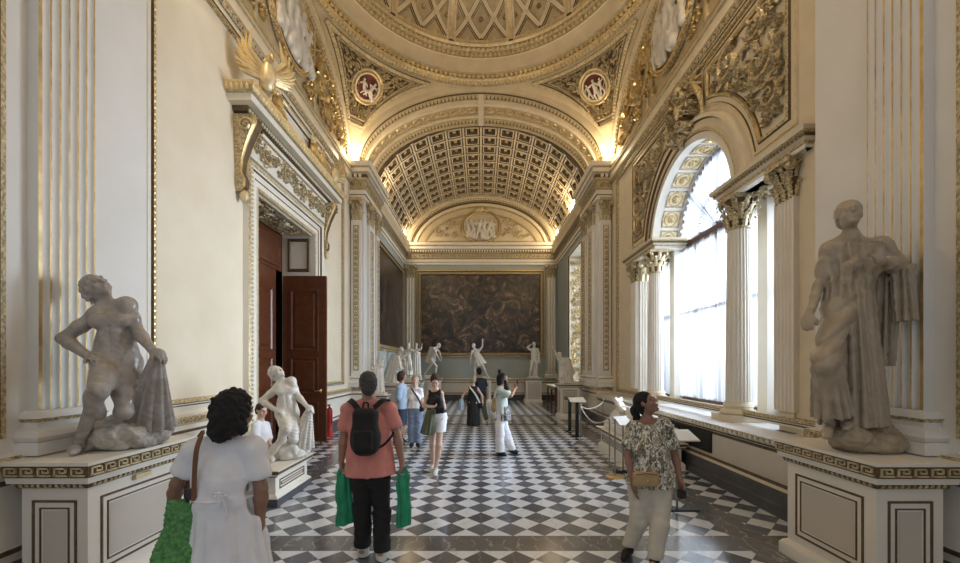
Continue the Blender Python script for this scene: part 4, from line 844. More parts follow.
def column(y, label):
    x, r = 4.03, .175; c = tag(empty('column', (x, y, .93), label, 'column', 'fluted columns of the arched window'), kind='structure')
    q = MB(); q.box((x - .27, y - .27, .93), (x + .27, y + .27, 1.03), 'cream'); q.lathe((x, y, 1.03), [(0, 0), (.24, 0), (.26, .03), (.24, .07), (.205, .085), (.20, .11), (.215, .13), (.205, .16), (.185, .17), (.18, .2), (0, .2)], 'cream', 28); q.build('base', c)
    q = MB(); th = np.linspace(0, 2 * PI, 20 * 6 + 1)[:-1]; fl = .018 * np.clip(np.sin(th * 10) ** 2 * 1.5 - .3, 0, 1)
    G = []
    for z in np.linspace(1.2, 3.92, 6):
        k = 1 - .14 * ((z - 1.2) / 2.72) ** 1.6; G.append(np.stack([x + (r * k - fl) * np.cos(th), y + (r * k - fl) * np.sin(th), 0 * th + z], 1))
    q.grid(np.array(G), 'warmwhite', cv=True); q.lathe((x, y, 3.90), [(.15, 0), (.175, .01), (.175, .03), (.15, .04)], 'goldleaf', 24); q.build('shaft', c, smooth=60)
    q = MB(); capital(q, x, y, 3.93, .49, .165, full=True, m='goldleaf' if y < 8 else 'goldpale', mb2='bronze'); q.build('capital', c)  # far capital: brighter light put into the colour as a paler gilt
column(6.33, 'fluted round column with gilt capital at the near side of the arched window')
column(9.32, 'fluted round column with gilt capital at the far side of the arched window')
mb = MB()
for y, w in ((5.25, .34), (10.45, .34)):
    B_ = [(XB, y - w / 2), (XB - .07, y - w / 2), (XB - .07, y + w / 2), (XB, y + w / 2)]; mb.plan(B_, [(o * .8, .93 + z * .8) for o, z in ATTIC], 'cream', side=-1); fluted(mb, XB, y, (0, 1), (-1, 0), w, .07, 1.2, 3.93, 5, 'warmwhite', 'warmwhite'); capital(mb, XB, y, 3.93, .49, w / 2, (0, 1), (-1, 0), 'goldleaf', 'bronze', dep=.07)
for y, n in ((SB, -1), (SA, 1)):
    fluted(mb, 4.2, y, (1, 0), (0, n), .34, .05, 1.0, 3.93, 5, 'warmwhite', 'warmwhite'); capital(mb, 4.2, y, 3.93, .49, .17, (1, 0), (0, n), 'goldpale', 'warmwhite', dep=.05)
for y in (WC - WR, WC + WR): mb.box((4.42, y - .11, ZSILL), (4.72, y + .11, 4.5), 'warmwhite')
mb.struct('trim_24')
# gold relief on the jamb of the far window
mb = MB(); relief(mb, lambda u, v, h: np.stack([u, 17.74 - h, v], -1), lambda u, v: 3.92 < u < 4.40 and 1.3 < v < 6.4, (3.9, 4.42, 1.2, 6.5), (.2, .12, .07), 21, 'gold', .05, 900); rect_frame(mb, (0, 17.75, 0), (1, 0, 0), (0, 0, 1), (0, -1, 0), 3.88, 4.44, 1.16, 6.54, [(0, 0), (0, .04), (.03, .04), (.05, 0)], 'goldpale')
rect_frame(mb, (XF, 0, 0), (0, 1, 0), (0, 0, 1), (-1, 0, 0), 15.43, 17.87, 1.03, 6.67, [(0, 0), (.02, .05), (.10, .05), (.12, 0)], ['goldleaf', 'cream', 'bronze']); mb.struct('trim_25')
# radiator grille set in the window dado
r = empty('radiator_grille', (3.55, 6.95, .42), 'black ventilation grille set in the dado under the window', 'grille'); q = MB(); q.box((3.535, 6.22, .44), (3.57, 7.7, .76), 'black'); q.build('plate', r); q = MB()
for z in np.linspace(.47, .73, 9): q.box((3.525, 6.25, z), (3.536, 7.67, z + .012), 'black')
q.build('slats', r)
# ------------------------------------------------------------------ paintings
def picture(name, O, u, n, w, h, canvas, label):
    O, u, n = np.array(O, float), np.array(u, float), np.array(n, float); r = empty(name, tuple(O), label, 'painting', 'large dark paintings of the far bay')
    q = MB(); z = np.array([0, 0, 1.]); q.quad(*[O + u * a + z * b + n * .03 for a, b in ((-w / 2 + .15, .15), (w / 2 - .15, .15), (w / 2 - .15, h - .15), (-w / 2 + .15, h - .15))], canvas); q.build('canvas', r, smooth=0)
    q = MB(); rect_frame(q, O, u, z, n, -w / 2, w / 2, 0, h, [(0, 0), (0, .10), (.05, .12), (.09, .07), (.16, .06), (.20, .09), (.24, .03), (.25, .0)], ['goldleaf', 'gold', 'bronze', 'goldleaf', 'gold', 'bronze', 'bronze'])
    V, F = e_leaf(.10, .09, .03)
    for a, b, U in (((-w / 2, 0), (-w / 2, h), u), ((w / 2, 0), (w / 2, h), -u), ((-w / 2, 0), (w / 2, 0), z), ((-w / 2, h), (w / 2, h), -z)):
        q.tile(resample(line(O + u * a[0] + z * a[1], O + u * b[0] + z * b[1], n, U), .13), V, F, 'goldleaf', (0, .07, .09))
    q.build('frame', r); return r
picture('painting', (-.02, YW - .02, 2.22), (1, 0, 0), (0, -1, 0), 6.45, 4.36, 'canvas_battle', 'huge dark painting in a gilt frame filling the end wall')
picture('painting', (-XF + .02, 17.2, 2.38), (0, -1, 0), (1, 0, 0), 5.4, 4.10, 'canvas_dark', 'large dark painting in a gilt frame on the left wall beyond the pier')
# ------------------------------------------------------------------ pedestals
def pedestal(label, x0, x1, y0, y1, z1, faces='f', key=.09, m='warmwhite', mp='panel', base=True, group='statue pedestals', foot=None):
    r = empty('pedestal', ((x0 + x1) / 2, (y0 + y1) / 2, 0), label, 'pedestal', group); q = MB(); pts = [(x0, y0), (x1, y0), (x1, y1), (x0, y1)]
    k = key; pr = [(.05, 0), (.05, .10), (.03, .13), (0, .15), (0, z1 - 2.3 * k), (.02, z1 - 2.25 * k), (.03, z1 - 1.85 * k), (.055, z1 - 1.8 * k), (.06, z1 - 1.3 * k), (.07, z1 - 1.25 * k), (.07, z1 - .3 * k), (.085, z1 - .28 * k), (.085, z1)]
    mm = ['slate' if foot else m, m, m, m, 'bronze', 'bronze', m, m, 'bronze', 'bronze', m, m]
    G = q.plan(pts, pr, mm, closed=True, side=-1); q.add(G[:, -1], [(0, 1, 2, 3)], m); q.build('body', r)
    F_ = {'f': ((x0, x1), (0, y0 - .07, 0), (1, 0, 0), (0, -1, 0)), 'r': ((y0, y1), (x1 + .07, 0, 0), (0, 1, 0), (1, 0, 0)), 'l': ((-y1, -y0), (x0 - .07, 0, 0), (0, -1, 0), (-1, 0, 0))}
    for f in faces:
        (a, b), O, u, n = F_[f]; O = np.array(O, float); u = np.array(u, float); n = np.array(n, float)
        if key > .05:
            w = MB(); V, F = e_key(k * 1.15, k * .7, .012); w.tile(resample(line(O + u * (a - .06) + np.array([0, 0, z1 - .78 * k]), O + u * (b + .06) + np.array([0, 0, z1 - .78 * k]), n, (0, 0, 1)), k * 1.25), V, F, 'goldpale')
            V, F = e_leaf(k * .4, k * .35, .01); w.build('meander_band', r); w = MB(); w.tile(resample(line(O - n * .045 + u * a + np.array([0, 0, z1 - 2.2 * k]), O - n * .045 + u * b + np.array([0, 0, z1 - 2.2 * k]), n, (0, 0, 1)), k * .5), V, F, 'goldleaf'); w.build('leaf_band', r)
        w = MB(); g = min(.10, (b - a) * .16); zz0, zz1 = .22 if z1 > .6 else .19, z1 - 2.3 * k - (.09 if z1 > .6 else .05); O2 = O - n * .07
        for e, wd in ((0, .016), (.055 if z1 > .6 else .04, .010)): rect_frame(w, O2, u, (0, 0, 1), n, a + g + e, b - g - e, zz0 + e, zz1 - e, [(0, 0), (.002, .008), (wd, .008), (wd + .002, .0)], 'bronze')
        e = .08 if z1 > .6 else .05; w.quad(*[O2 + u * p_ + np.array([0, 0, z_]) + n * .002 for p_, z_ in ((a + g + e, zz0 + e), (b - g - e, zz0 + e), (b - g - e, zz1 - e), (a + g + e, zz1 - e))], mp); w.build('panel', r)
    return r
rp = pedestal('tall white pedestal with meander band under the kneeling statue on the left', -3.42, -2.93, 3.01, 3.98, 1.09, 'fr')
q = MB(); q.box((-2.928, 3.40, .835), (-2.90, 3.56, .875), 'goldpale'); q.build('label_plate', rp)
pedestal('tall pedestal with meander band under the tall draped statue on the right', 2.93, 3.42, 2.99, 3.86, 1.09, 'fl')
pedestal('low white pedestal under the seated statue by the doorway', -3.5, -2.62, 5.15, 6.08, .47, 'fr', .045, foot=1)
pedestal('low long pedestal under the lying white figure on the right', 2.60, 3.42, 6.9, 8.75, .47, 'fl', .045)
# ------------------------------------------------------------------ sculpted solids: signed-distance primitives meshed by surface nets
A3 = lambda v: np.asarray(tuple(v), float)
def vnoise(Q, f, seed=0.):
    x, y, z = Q[:, 0] * f + seed, Q[:, 1] * f + seed * 1.7, Q[:, 2] * f - seed
    return (np.sin(x + 1.3 * np.sin(y * 1.1 + z)) + np.sin(y * 1.2 + 1.2 * np.sin(z * 1.3 - x)) + np.sin(z * 1.1 + 1.4 * np.sin(x * .9 + y))) / 3
class SD:
    def __init__(s): s.p = []; s.cuts = []; s.disp = None
    def put(s, f, lo, hi, k, op=1): s.p.append((f, np.asarray(lo, float), np.asarray(hi, float), k, op)); return s
    def cap(s, a, b, ra, rb=None, k=.03, flat=None, op=1):
        a, b = A3(a), A3(b); rb = ra if rb is None else rb; d = b - a; L = d @ d + 1e-9
        ax = None if flat is None else unit(A3(flat[0])); fz = 1 if flat is None else flat[1]
        def f(Q):
            q = Q - a; t = np.clip(q @ d / L, 0, 1); q = q - t[:, None] * d
            if ax is not None: q = q + (fz - 1) * (q @ ax)[:, None] * ax
            return (np.linalg.norm(q, axis=1) - (ra + (rb - ra) * t)) / (1 if fz <= 1 else 1 + (fz - 1) * .3)
        r = max(ra, rb) * (1 if fz >= 1 else 1 / fz); return s.put(f, np.minimum(a, b) - r, np.maximum(a, b) + r, k, op)
    def chain(s, pts, rs, k=.03, **kw):
        for i in range(len(pts) - 1): s.cap(pts[i], pts[i + 1], rs[i], rs[i + 1], k, **kw)
        return s
    def ell(s, c, r, R=None, k=.03, op=1):
        c, r = A3(c), np.asarray(r, float) * np.ones(3)
        def f(Q):
            q = Q - c
            if R is not None: q = q @ R
            k0 = np.linalg.norm(q / r, axis=1); k1 = np.linalg.norm(q / r ** 2, axis=1) + 1e-9; return k0 * (k0 - 1) / k1
        m = r.max(); return s.put(f, c - m, c + m, k, op)
    def cloth(s, a, b, ra, rb, side, n=10, amp=.01, amp2=None, ph=0., tw=0., k=.03, op=1, seed=0.):
        """pleated elliptical cone from a to b; ra, rb = (half width along side, half depth)"""
        a, b = A3(a), A3(b); d = b - a; H = np.linalg.norm(d); d = d / H; sx = A3(side); sx = unit(sx - (sx @ d) * d); sy = np.cross(d, sx); amp2 = amp if amp2 is None else amp2
        def f(Q):
            q = Q - a; h = q @ d; t = np.clip(h / H, 0, 1); rx = ra[0] + (rb[0] - ra[0]) * t; ry = ra[1] + (rb[1] - ra[1]) * t
            x = q @ sx; y = q @ sy; th = np.arctan2(y / ry, x / rx); rho = np.sqrt((x / rx) ** 2 + (y / ry) ** 2)
            w = n * th + ph + tw * t + 1.1 * np.sin(th * 3 + seed + t * 2.2)
            e = (rho - 1) * np.minimum(rx, ry) + (amp + (amp2 - amp) * t) * (np.abs(np.sin(w * .5)) * -1 + .55)
            return np.maximum(e, np.maximum(-h, h - H) )
        m = max(ra[0], ra[1], rb[0], rb[1]) + .05; return s.put(f, np.minimum(a, b) - m, np.maximum(a, b) + m, k, op)
    def box(s, c, r, R=None, rd=.01, k=.01, op=1):
        c, r = A3(c), np.asarray(r, float)
        def f(Q):
            q = Q - c
            if R is not None: q = q @ R
            q = np.abs(q) - (r - rd); return np.linalg.norm(np.maximum(q, 0), axis=1) + np.minimum(q.max(1), 0) - rd
        m = np.linalg.norm(r); return s.put(f, c - m, c + m, k, op)
    def cut(s, p, n): s.cuts.append((A3(p), unit(A3(n)))); return s      # keeps the side n points away from
    def ev(s, Q, big):
        d = np.full(len(Q), big)
        for f, lo, hi, k, op in s.p:
            m = np.all((Q > lo - k - big) & (Q < hi + k + big), axis=1); ix = np.nonzero(m)[0]
            if len(ix) == 0: continue
            e = f(Q[ix]); o = d[ix]; k = max(k, 1e-4)
            if op > 0: h = np.clip(.5 + .5 * (o - e) / k, 0, 1); d[ix] = o + (e - o) * h - k * h * (1 - h)
            else: h = np.clip(.5 - .5 * (o + e) / k, 0, 1); d[ix] = o + (-e - o) * h + k * h * (1 - h)
        if s.disp is not None:
            ix = np.nonzero(np.abs(d) < .06)[0]
            if len(ix): d[ix] += s.disp(Q[ix])
        for p, n in s.cuts: d = np.maximum(d, (Q - p) @ n)
        return d
    def mesh(s, h):
        h = float(h)
        ps = [q for q in s.p if q[4] > 0]; lo = np.min([q[1] for q in ps], 0) - .04; hi = np.max([q[2] for q in ps], 0) + .04
        Bn = 8; nb = np.maximum(1, np.ceil((hi - lo) / (h * Bn)).astype(int)); I = np.stack(np.meshgrid(*[np.arange(q) for q in nb], indexing='ij'), -1).reshape(-1, 3)
        R = Bn * h * .87; cd = s.ev(lo + (I + .5) * Bn * h, R * 2.2 + .05); act = np.abs(cd) < R * 1.9 + .02
        D = np.repeat(np.repeat(np.repeat(np.where(cd > 0, 1., -1.).reshape(nb), Bn, 0), Bn, 1), Bn, 2).astype(np.float32)
        J = I[act]; off = np.stack(np.meshgrid(*[np.arange(Bn)] * 3, indexing='ij'), -1).reshape(-1, 3); G = (J[:, None] * Bn + off[None]).reshape(-1, 3)
        D[G[:, 0], G[:, 1], G[:, 2]] = np.concatenate([s.ev(lo + g * h, .08) for g in np.array_split(G, max(1, len(G) // 200000))])
        S_ = D < 0; c = np.zeros(tuple(np.array(D.shape) - 1), np.int8)
        for i in (0, 1):
            for j in (0, 1):
                for k in (0, 1): c += S_[i:S_.shape[0] - 1 + i, j:S_.shape[1] - 1 + j, k:S_.shape[2] - 1 + k]
        cells = np.argwhere((c > 0) & (c < 8)); ids = np.full(c.shape, -1, np.int32); ids[tuple(cells.T)] = np.arange(len(cells))
        cor = [(i, j, k) for i in (0, 1) for j in (0, 1) for k in (0, 1)]; val = {q: D[cells[:, 0] + q[0], cells[:, 1] + q[1], cells[:, 2] + q[2]] for q in cor}
        acc = np.zeros((len(cells), 3)); cnt = np.zeros(len(cells))
        for q in cor:
            for a in range(3):
                if q[a]: continue
                r = list(q); r[a] = 1; v0, v1 = val[q], val[tuple(r)]; m = (v0 < 0) != (v1 < 0); t = np.where(m, v0 / np.where(m, v0 - v1, 1), 0)
                p = np.tile(np.array(q, float), (len(cells), 1)); p[:, a] = t; acc += p * m[:, None]; cnt += m
        V = lo + (cells + acc / cnt[:, None]) * h; F = []
        for a in range(3):
            sl0 = [slice(1, -1)] * 3; sl1 = list(sl0); sl0[a] = slice(0, -1); sl1[a] = slice(1, None)
            s0, s1 = S_[tuple(sl0)], S_[tuple(sl1)]; e = np.argwhere(s0 != s1)
            if len(e) == 0: continue
            g = e + 1; g[:, a] -= 1; fl = s0[tuple(e.T)]; b, c_ = [q for q in range(3) if q != a]; quad = []
            for db, dc in ((-1, -1), (0, -1), (0, 0), (-1, 0)):
                w = g.copy(); w[:, b] += db; w[:, c_] += dc; quad.append(ids[tuple(w.T)])
            quad = np.stack(quad, 1); flip = fl if a != 1 else ~fl
            quad[~flip] = quad[~flip][:, ::-1]; F.append(quad[(quad >= 0).all(1)])
        return V, np.concatenate(F)
    def build(s, name, m, h, parent=None, origin=None, **k):
        V, F = s.mesh(h); return tag(link_mesh(name, V, F.tolist(), None, [m], parent, origin, 180), k.get('label'), k.get('cat'), k.get('group'), k.get('kind'))
def mean(*a): return sum(A3(q) for q in a) / len(a)
def lerp(a, b, t): return A3(a) * (1 - t) + A3(b) * t
def basis(J):
    M, H = mean(J['sha'], J['shb']), mean(J['hipa'], J['hipb']); U = unit(M - H); X = A3(J['shb']) - A3(J['sha']); X = unit(X - (X @ U) * U); Fw = np.cross(U, X); Fw *= np.sign(Fw @ A3(J['fw'])) or 1
    return M, H, U, X, Fw
def head_sd(S, J, s, ears=True, hair=None):
    c, f = A3(J['head']), unit(A3(J['f'])); u = unit(A3(J.get('hup', (0, 0, 1))) - (A3(J.get('hup', (0, 0, 1))) @ f) * f); r = np.cross(f, u); R = np.stack([r, f, u], 1); at = lambda x, y, z: c + s * (x * r + y * f + z * u)
    S.ell(at(0, -.012, .025), np.array((.074, .094, .092)) * s, R, .02); S.ell(at(0, .022, -.05), np.array((.056, .066, .068)) * s, R, .03); S.ell(at(0, .072, -.095), np.array((.024, .02, .02)) * s, None, .02)
    for e in (-1, 1):
        S.ell(at(e * .032, .100, .006), .0150 * s, None, .012, -1); S.ell(at(e * .031, .0765, .004), .0150 * s, None, .004); S.cap(at(e * .012, .088, .024), at(e * .045, .076, .022), .010 * s, .008 * s, .012)
        S.ell(at(e * .04, .06, -.035), np.array((.022, .02, .02)) * s, R, .02)
        if ears: S.ell(at(e * .075, -.008, -.005), np.array((.010, .02, .032)) * s, R, .006)
    S.cap(at(0, .088, .012), at(0, .108, -.022), .009 * s, .0125 * s, .012); S.ell(at(0, .092, -.050), np.array((.022, .012, .0065)) * s, R, .006); S.ell(at(0, .090, -.062), np.array((.019, .012, .0075)) * s, R, .006)
    J['_h'] = at; J['_R'] = R; return at
def hand_sd(S, w, d, n, t, s, curl=.35, spread=.06, thumb=.6):
    """w wrist, d towards the fingers, n palm normal, t thumb side"""
    w, d = A3(w), unit(A3(d)); n = A3(n); n = unit(n - (n @ d) * d); t0 = np.cross(n, d); t = t0 * (np.sign(t0 @ A3(t)) or 1); R = np.stack([t, d, n], 1)
    S.ell(w + .048 * s * d, np.array((.040, .055, .017)) * s, R, .018); S.cap(w - .01 * s * d, w + .03 * s * d, .026 * s, .028 * s, .02, flat=(n, 1.35))
    for i, (o, L) in enumerate(((.031, .068), (.0105, .078), (-.0105, .073), (-.031, .058))):
        p = w + s * (.088 - .006 * abs(i - 1)) * d + s * o * t; dr = unit(d + t * o * spread * 12); a = curl * (.55 + .1 * i)
        for j, q in enumerate((.46, .31, .23)):
            dd = math.cos(a) * dr + math.sin(a) * n; p2 = p + dd * L * q * s; S.cap(p, p2, (.0095 - .0010 * j) * s, (.0088 - .0010 * j) * s, .006); p = p2; a += curl * (1.0 + .2 * j)
    p = w + s * (.026 * d + .030 * t); q = p + s * .042 * unit(d * .75 + t * thumb + n * .35); S.cap(p, q, .014 * s, .011 * s, .012); S.cap(q, q + s * .034 * unit(d + t * .25 * thumb + n * .45), .0105 * s, .0085 * s, .008)
def body_sd(S, J, s, male=True, legs=True, nude=False, fat=1., hands=True, feet=True, head=True, ears=True, foot_r=1., clothed=False, mus=1.):
    M, H, U, X, Fw = basis(J); R = np.stack([X, Fw, U], 1); ln = np.linalg.norm(M - H); sw = np.linalg.norm(A3(J['shb']) - A3(J['sha'])) / 2; hw = np.linalg.norm(A3(J['hipb']) - A3(J['hipa'])) / 2; c = .84 if clothed else 1.
    E = lambda c, r, k=.06: S.ell(c, np.array(r), R, k)
    E(H + U * ln * .66, (min(sw * .92, .175 * s) * c, .112 * s * fat * c, ln * .36)); E(H + U * ln * .30, ((.135 if male else .122) * s * fat * c, .098 * s * fat * c, ln * .34), .08)
    Xh = unit(A3(J['hipb']) - A3(J['hipa'])); Rh = np.stack([Xh, np.cross(U, Xh) * np.sign(np.cross(U, Xh) @ Fw), U], 1); S.ell(H + U * .03 * s, np.array((hw + .085 * s, .108 * s, .125 * s)) * c, Rh, .07)
    if male and nude:
        for e in (-1, 1):
            S.ell(H + U * ln * .76 + X * e * .066 * s + Fw * .082 * s, np.array((.068, .036, .056)) * s, R, .03)
            for z in (.54, .42, .30): S.ell(H + U * ln * z + X * e * .034 * s + Fw * .090 * s, np.array((.036, .020, .036)) * s, R, .010)
        S.cap(H + U * ln * .66 + Fw * .11 * s, H + U * ln * .2 + Fw * .115 * s, .006, .006, .012, op=-1)
    if not male and not clothed:
        for e in (-1, 1): S.ell(H + U * ln * .68 + X * e * .075 * s + Fw * .085 * s, np.array((.062, .06, .062)) * s * c * c, R, .03)
    for e in (-1, 1): S.ell(H + Xh * e * hw * .9 - Rh[:, 1] * .05 * s, np.array((.085, .085, .09)) * s * c, Rh, .05)
    N = A3(J['neck']); S.cap(M * .4 + N * .6 - U * .04 * s, lerp(N, J['head'], .55), (.056 if male else .047) * s, (.052 if male else .044) * s, .03)
    g = (1. if male else .86) * mus
    for q, e in (('a', -1), ('b', 1)):
        sh, el, wr = A3(J['sh' + q]), A3(J['el' + q]), A3(J['wr' + q])
        S.cap(N - U * .015 * s, sh, .042 * s * c, .048 * s * g * c, .05); S.ell(sh, .057 * s * g * (fat * c if clothed else 1), None, .05)
        S.cap(sh, el, .052 * s * g * fat, .039 * s * g, .03); m = lerp(el, wr, .25); S.cap(el, m, .039 * s * g, .043 * s * g, .02); S.cap(m, wr, .043 * s * g, .027 * s * g, .02)
        if nude and male: S.ell(lerp(sh, el, .5) + .012 * s * unit(Fw), .05 * s, None, .03)
        if hands:
            hd = J.get('hand' + q); fa = unit(wr - el)
            if hd is None: hd = dict(d=fa, n=-e * X, t=Fw, curl=.35)
            hand_sd(S, wr, hd['d'], hd['n'], hd['t'], s * (1. if male else .92), hd.get('curl', .35), thumb=hd.get('thumb', .6))
        if legs:
            hp, kn, an, to = A3(J['hip' + q]), A3(J['kn' + q]), A3(J['an' + q]), A3(J['to' + q]); gl = (1. if male else .96) * mus
            S.cap(hp, kn, .084 * s * gl * fat, .052 * s * gl, .045); S.ell(kn, .054 * s * gl, None, .02); S.cap(kn, an, .050 * s * gl, .034 * s * gl, .03)
            bk = -Fw if abs((kn - an) @ Fw) < .25 else -unit(np.cross(np.cross(unit(kn - an), Fw), unit(kn - an)) + 1e-6); S.ell(lerp(kn, an, .30) + bk * .018 * s, np.array((.048, .052, .11)) * s * gl, np.stack([X, np.cross(unit(an - kn), X), unit(an - kn)], 1), .03)
            if feet:
                fd = unit(to - an); hl = an + (to - an) * .0 + unit(np.cross(X, np.cross(fd, X))) * -.025 * s - np.array([0, 0, .03 * s]); S.cap(an, hl, .036 * s, .034 * s, .02); S.cap(hl, lerp(an, to, .75), .036 * s * foot_r, .034 * s * foot_r, .02); S.cap(lerp(an, to, .7), to, .036 * s * foot_r, .024 * s * foot_r, .02, flat=((0, 0, 1), 1.25))
    if head: head_sd(S, J, s, ears)
    return M, H, U, X, Fw
def fold(q, A): return A * (.55 - np.abs(np.sin(q)))
def JJ(Y0, **k):
    """joints given as (px, py, depth offset) on the photo's rays at their own depth"""
    o = {}
    for a, v in k.items(): o[a] = A3(P(v[0], v[1], Y0 + (v[2] if len(v) > 2 else 0))) if isinstance(v, tuple) and a not in ('f', 'fw', 'hup') else (A3(v) if isinstance(v, tuple) else v)
    return o

for md, c, e1, e2, n, a, b, seed, count, h0 in RELIEFS:
    rg = random.Random(seed); S = SD(); c = A3(c); e1, e2, n = A3(e1), A3(e2), A3(n)
    for i in range(count):
        u0 = ((i + .5) / count * 2 - 1) * (.74 if count > 2 else .55) * a; sc = b * (1.32 if count > 3 else 1.45) * (1 - .38 * abs(u0 / a)); v0 = -.06 * b; ln = rg.uniform(-.28, .28); crouch = (count == 2)
        pt = lambda u, v, h=.0: c + e1 * (u0 + u * sc) + e2 * (v0 + v * sc) + n * (h0 + .02 + h * sc)
        K_ = 1.6 if count > 3 else 1.45; hip = pt(0, -.08, .04); ch = pt(ln * .5, .18, .06); hd = pt(ln * .9, .38, .07); S.cap(hip, ch, .085 * sc, .10 * sc, .03 * sc); S.ell(hd, .075 * sc, None, .01 * sc); S.cap(ch, hd, .05 * sc, .045 * sc, .01 * sc)
        for e in (-1, 1):
            kn = pt(e * .12 + (ln * .4 if not crouch else -ln), -.32 if not crouch else -.18, .10); ft = pt(e * .10 + rg.uniform(-.05, .05), -.58 if not crouch else -.42, .04); S.chain([hip, kn, ft], [.075 * sc, .055 * sc, .035 * sc], .02 * sc)
            el = pt(ln * .5 + e * .22, .20 + rg.uniform(-.14, .10), .07); S.chain([ch + e1 * e * .09 * sc + e2 * .05 * sc, el, el + e1 * sc * e * rg.uniform(-.06, .16) + e2 * sc * rg.uniform(-.18, .20)], [.045 * sc, .036 * sc, .026 * sc], .01 * sc)
        if count > 3 or i % 2: S.cap(pt(.03, .0, .02), pt(.10 + ln, -.50, .02), .07 * sc, .13 * sc, .02 * sc)
    S.cut(c + n * h0, -n); S.build('relief_figures', 'marble', max(.012, a * .028), md)
# ------------------------------------------------------------------ marble statues
def rock_sd(S, c, r, z0, seed=0., k=.04, amp=.018): S.ell(c, r, None, k); return S
# kneeling youth: joints reused at another size for the statue by the doorway
K = JJ(3.40, head=(97.5, 288.5, 0), neck=(107, 305, .02), sha=(98, 315, -.03), shb=(127, 305, .05), ela=(63, 338.5, -.10), wra=(91, 358, -.14), elb=(138, 332, .04), wrb=(153, 351, -.02),
       hipa=(108, 364, -.02), hipb=(126, 364, .03), kna=(99, 391, -.30), ana=(80, 441, -.14), toa=(72, 453, -.28), knb=(124, 412, -.10), anb=(128, 421, .28), tob=(129, 418, .42), f=(.70, -.38, .60), fw=(.15, -1, .1), hup=(-.6, .1, .8))
K['handa'] = dict(d=(.75, -.5, .05), n=(.2, .3, -1), t=(.2, -.8, .5), curl=.75); K['handb'] = dict(d=(.8, -.1, -.45), n=(-.3, .2, -1), t=(-.2, -.9, .2), curl=.5)
def kneeling(T, s, h, m, mr, zb, label, drape_lap=False):
    J = {a: (T(v) if isinstance(v, np.ndarray) and a not in ('f', 'fw', 'hup') else v) for a, v in K.items()}; sc = s * 1.06
    S = SD(); body_sd(S, J, sc, True, nude=True, ears=True, mus=1.08); S.cap(J['hipa'], lerp(J['hipa'], J['kna'], .75), .112 * s, .082 * s, .04); S.cap(J['hipb'], lerp(J['hipb'], J['knb'], .6), .108 * s, .088 * s, .04)
    q = T(A3(P(158, 354, 3.38))); b = T(A3(P(147, 424, 3.52)))
    S.cloth(q + np.array([0, 0, .02 * s]), b, (.035 * s, .035 * s), (.20 * s, .13 * s), (1, .15, 0), 13, .004 * s, .034 * s, k=.02, tw=1.2); S.ell(q, .05 * s, None, .02)
    if drape_lap: S.cap(J['hipa'], lerp(J['hipa'], J['kna'], .8), .105 * s, .085 * s, .02); S.cap(J['hipb'], lerp(J['hipb'], J['knb'], .8), .10 * s, .08 * s, .02); S.disp = lambda Q: np.where(Q[:, 2] < J['hipa'][2], fold(Q[:, 2] * 70 + Q[:, 0] * 30, .008), 0)
    H0 = J['head']
    o = S.build('statue', m, h, origin=(J['hipa'][0], J['hipa'][1], zb), label=label, cat='statue')
    at = J['_h']; S = SD(); S.ell(at(0, -.025, .035), np.array((.084, .098, .092)) * sc, J['_R'], .01); S.ell(at(0, -.06, -.02), np.array((.075, .06, .075)) * sc, J['_R'], .02); S.cut(at(0, .075, .05), J['_R'][:, 1] * .9 - J['_R'][:, 2] * .35)
    S.disp = lambda Q: .013 * sc * (vnoise(Q, 95 / sc, 1.) - .2) + .006 * vnoise(Q, 190 / sc, 2.); hr = S.build('hair', m, h * .75, o)
    S = SD(); c = T(A3(P(126, 433, 3.50))); S.ell(c, np.array((.27, .26, .17)) * s, None, .05); S.ell(c + np.array([.14, .1, .06]) * s, np.array((.16, .17, .20)) * s, None, .05); S.ell(T(A3(P(104, 436, 3.46))), np.array((.13, .17, .13)) * s, None, .05); S.cap(T(A3(P(84, 452, 3.30))), c, .035 * s, .05 * s, .05)
    S.disp = lambda Q: .022 * s * vnoise(Q, 24 / s, 3.) + .010 * s * vnoise(Q, 60 / s, 1.); S.cut((0, 0, zb + .004), (0, 0, -1)); S.build('rock_base', mr, h, o)
    return o
kneeling(lambda v: v, 1., .0085, 'marblegrey', 'rock', 1.09, 'grey marble statue of a kneeling nude youth looking up, on the tall left pedestal')
_o = A3(P(277, 373, 5.72)); kneeling(lambda v: _o + (np.asarray(v) - K['head']) * .90, .90, .011, 'marble', 'marble', .47, 'white marble statue of a seated draped youth on the low pedestal by the doorway', True)
# tall draped woman on the right
J = JJ(3.32, head=(849, 215, -.02), neck=(850, 237, 0), sha=(831, 250, .02), shb=(880, 246, -.02), ela=(817, 291, .06), wra=(808, 316, -.04), elb=(896, 266, -.05), wrb=(880, 260, -.30), hipa=(838, 312, 0), hipb=(865, 312, .02),
       kna=(825, 362, -.16), knb=(860, 365, .02), ana=(830, 424, -.02), toa=(826, 437, -.20), anb=(853, 420, .0), tob=(846, 428, -.15), f=(-.42, -.86, .22), fw=(-.15, -1, 0))
J['handa'] = dict(d=(-.25, -.25, -.9), n=(.6, .2, -.3), t=(.2, -.9, .2), curl=.3); J['handb'] = dict(d=(-.22, -.15, .95), n=(-.55, -.8, -.1), t=(-.8, .4, .1), curl=.22, thumb=.9)
S = SD(); M, H, U, X, Fw = body_sd(S, J, 1.02, False, ears=True); up = np.array([0, 0, 1.])
w0 = A3(P(848, 285, 3.34)); S.cloth(A3(P(852, 246, 3.33)), w0, (.195, .105), (.165, .12), (1, 0, 0), 19, .018, .026, k=.012, tw=.8)
S.cap(J['hipa'], J['kna'], .092, .08, .04); S.cap(J['kna'], lerp(J['kna'], J['ana'], .5), .078, .065, .04)
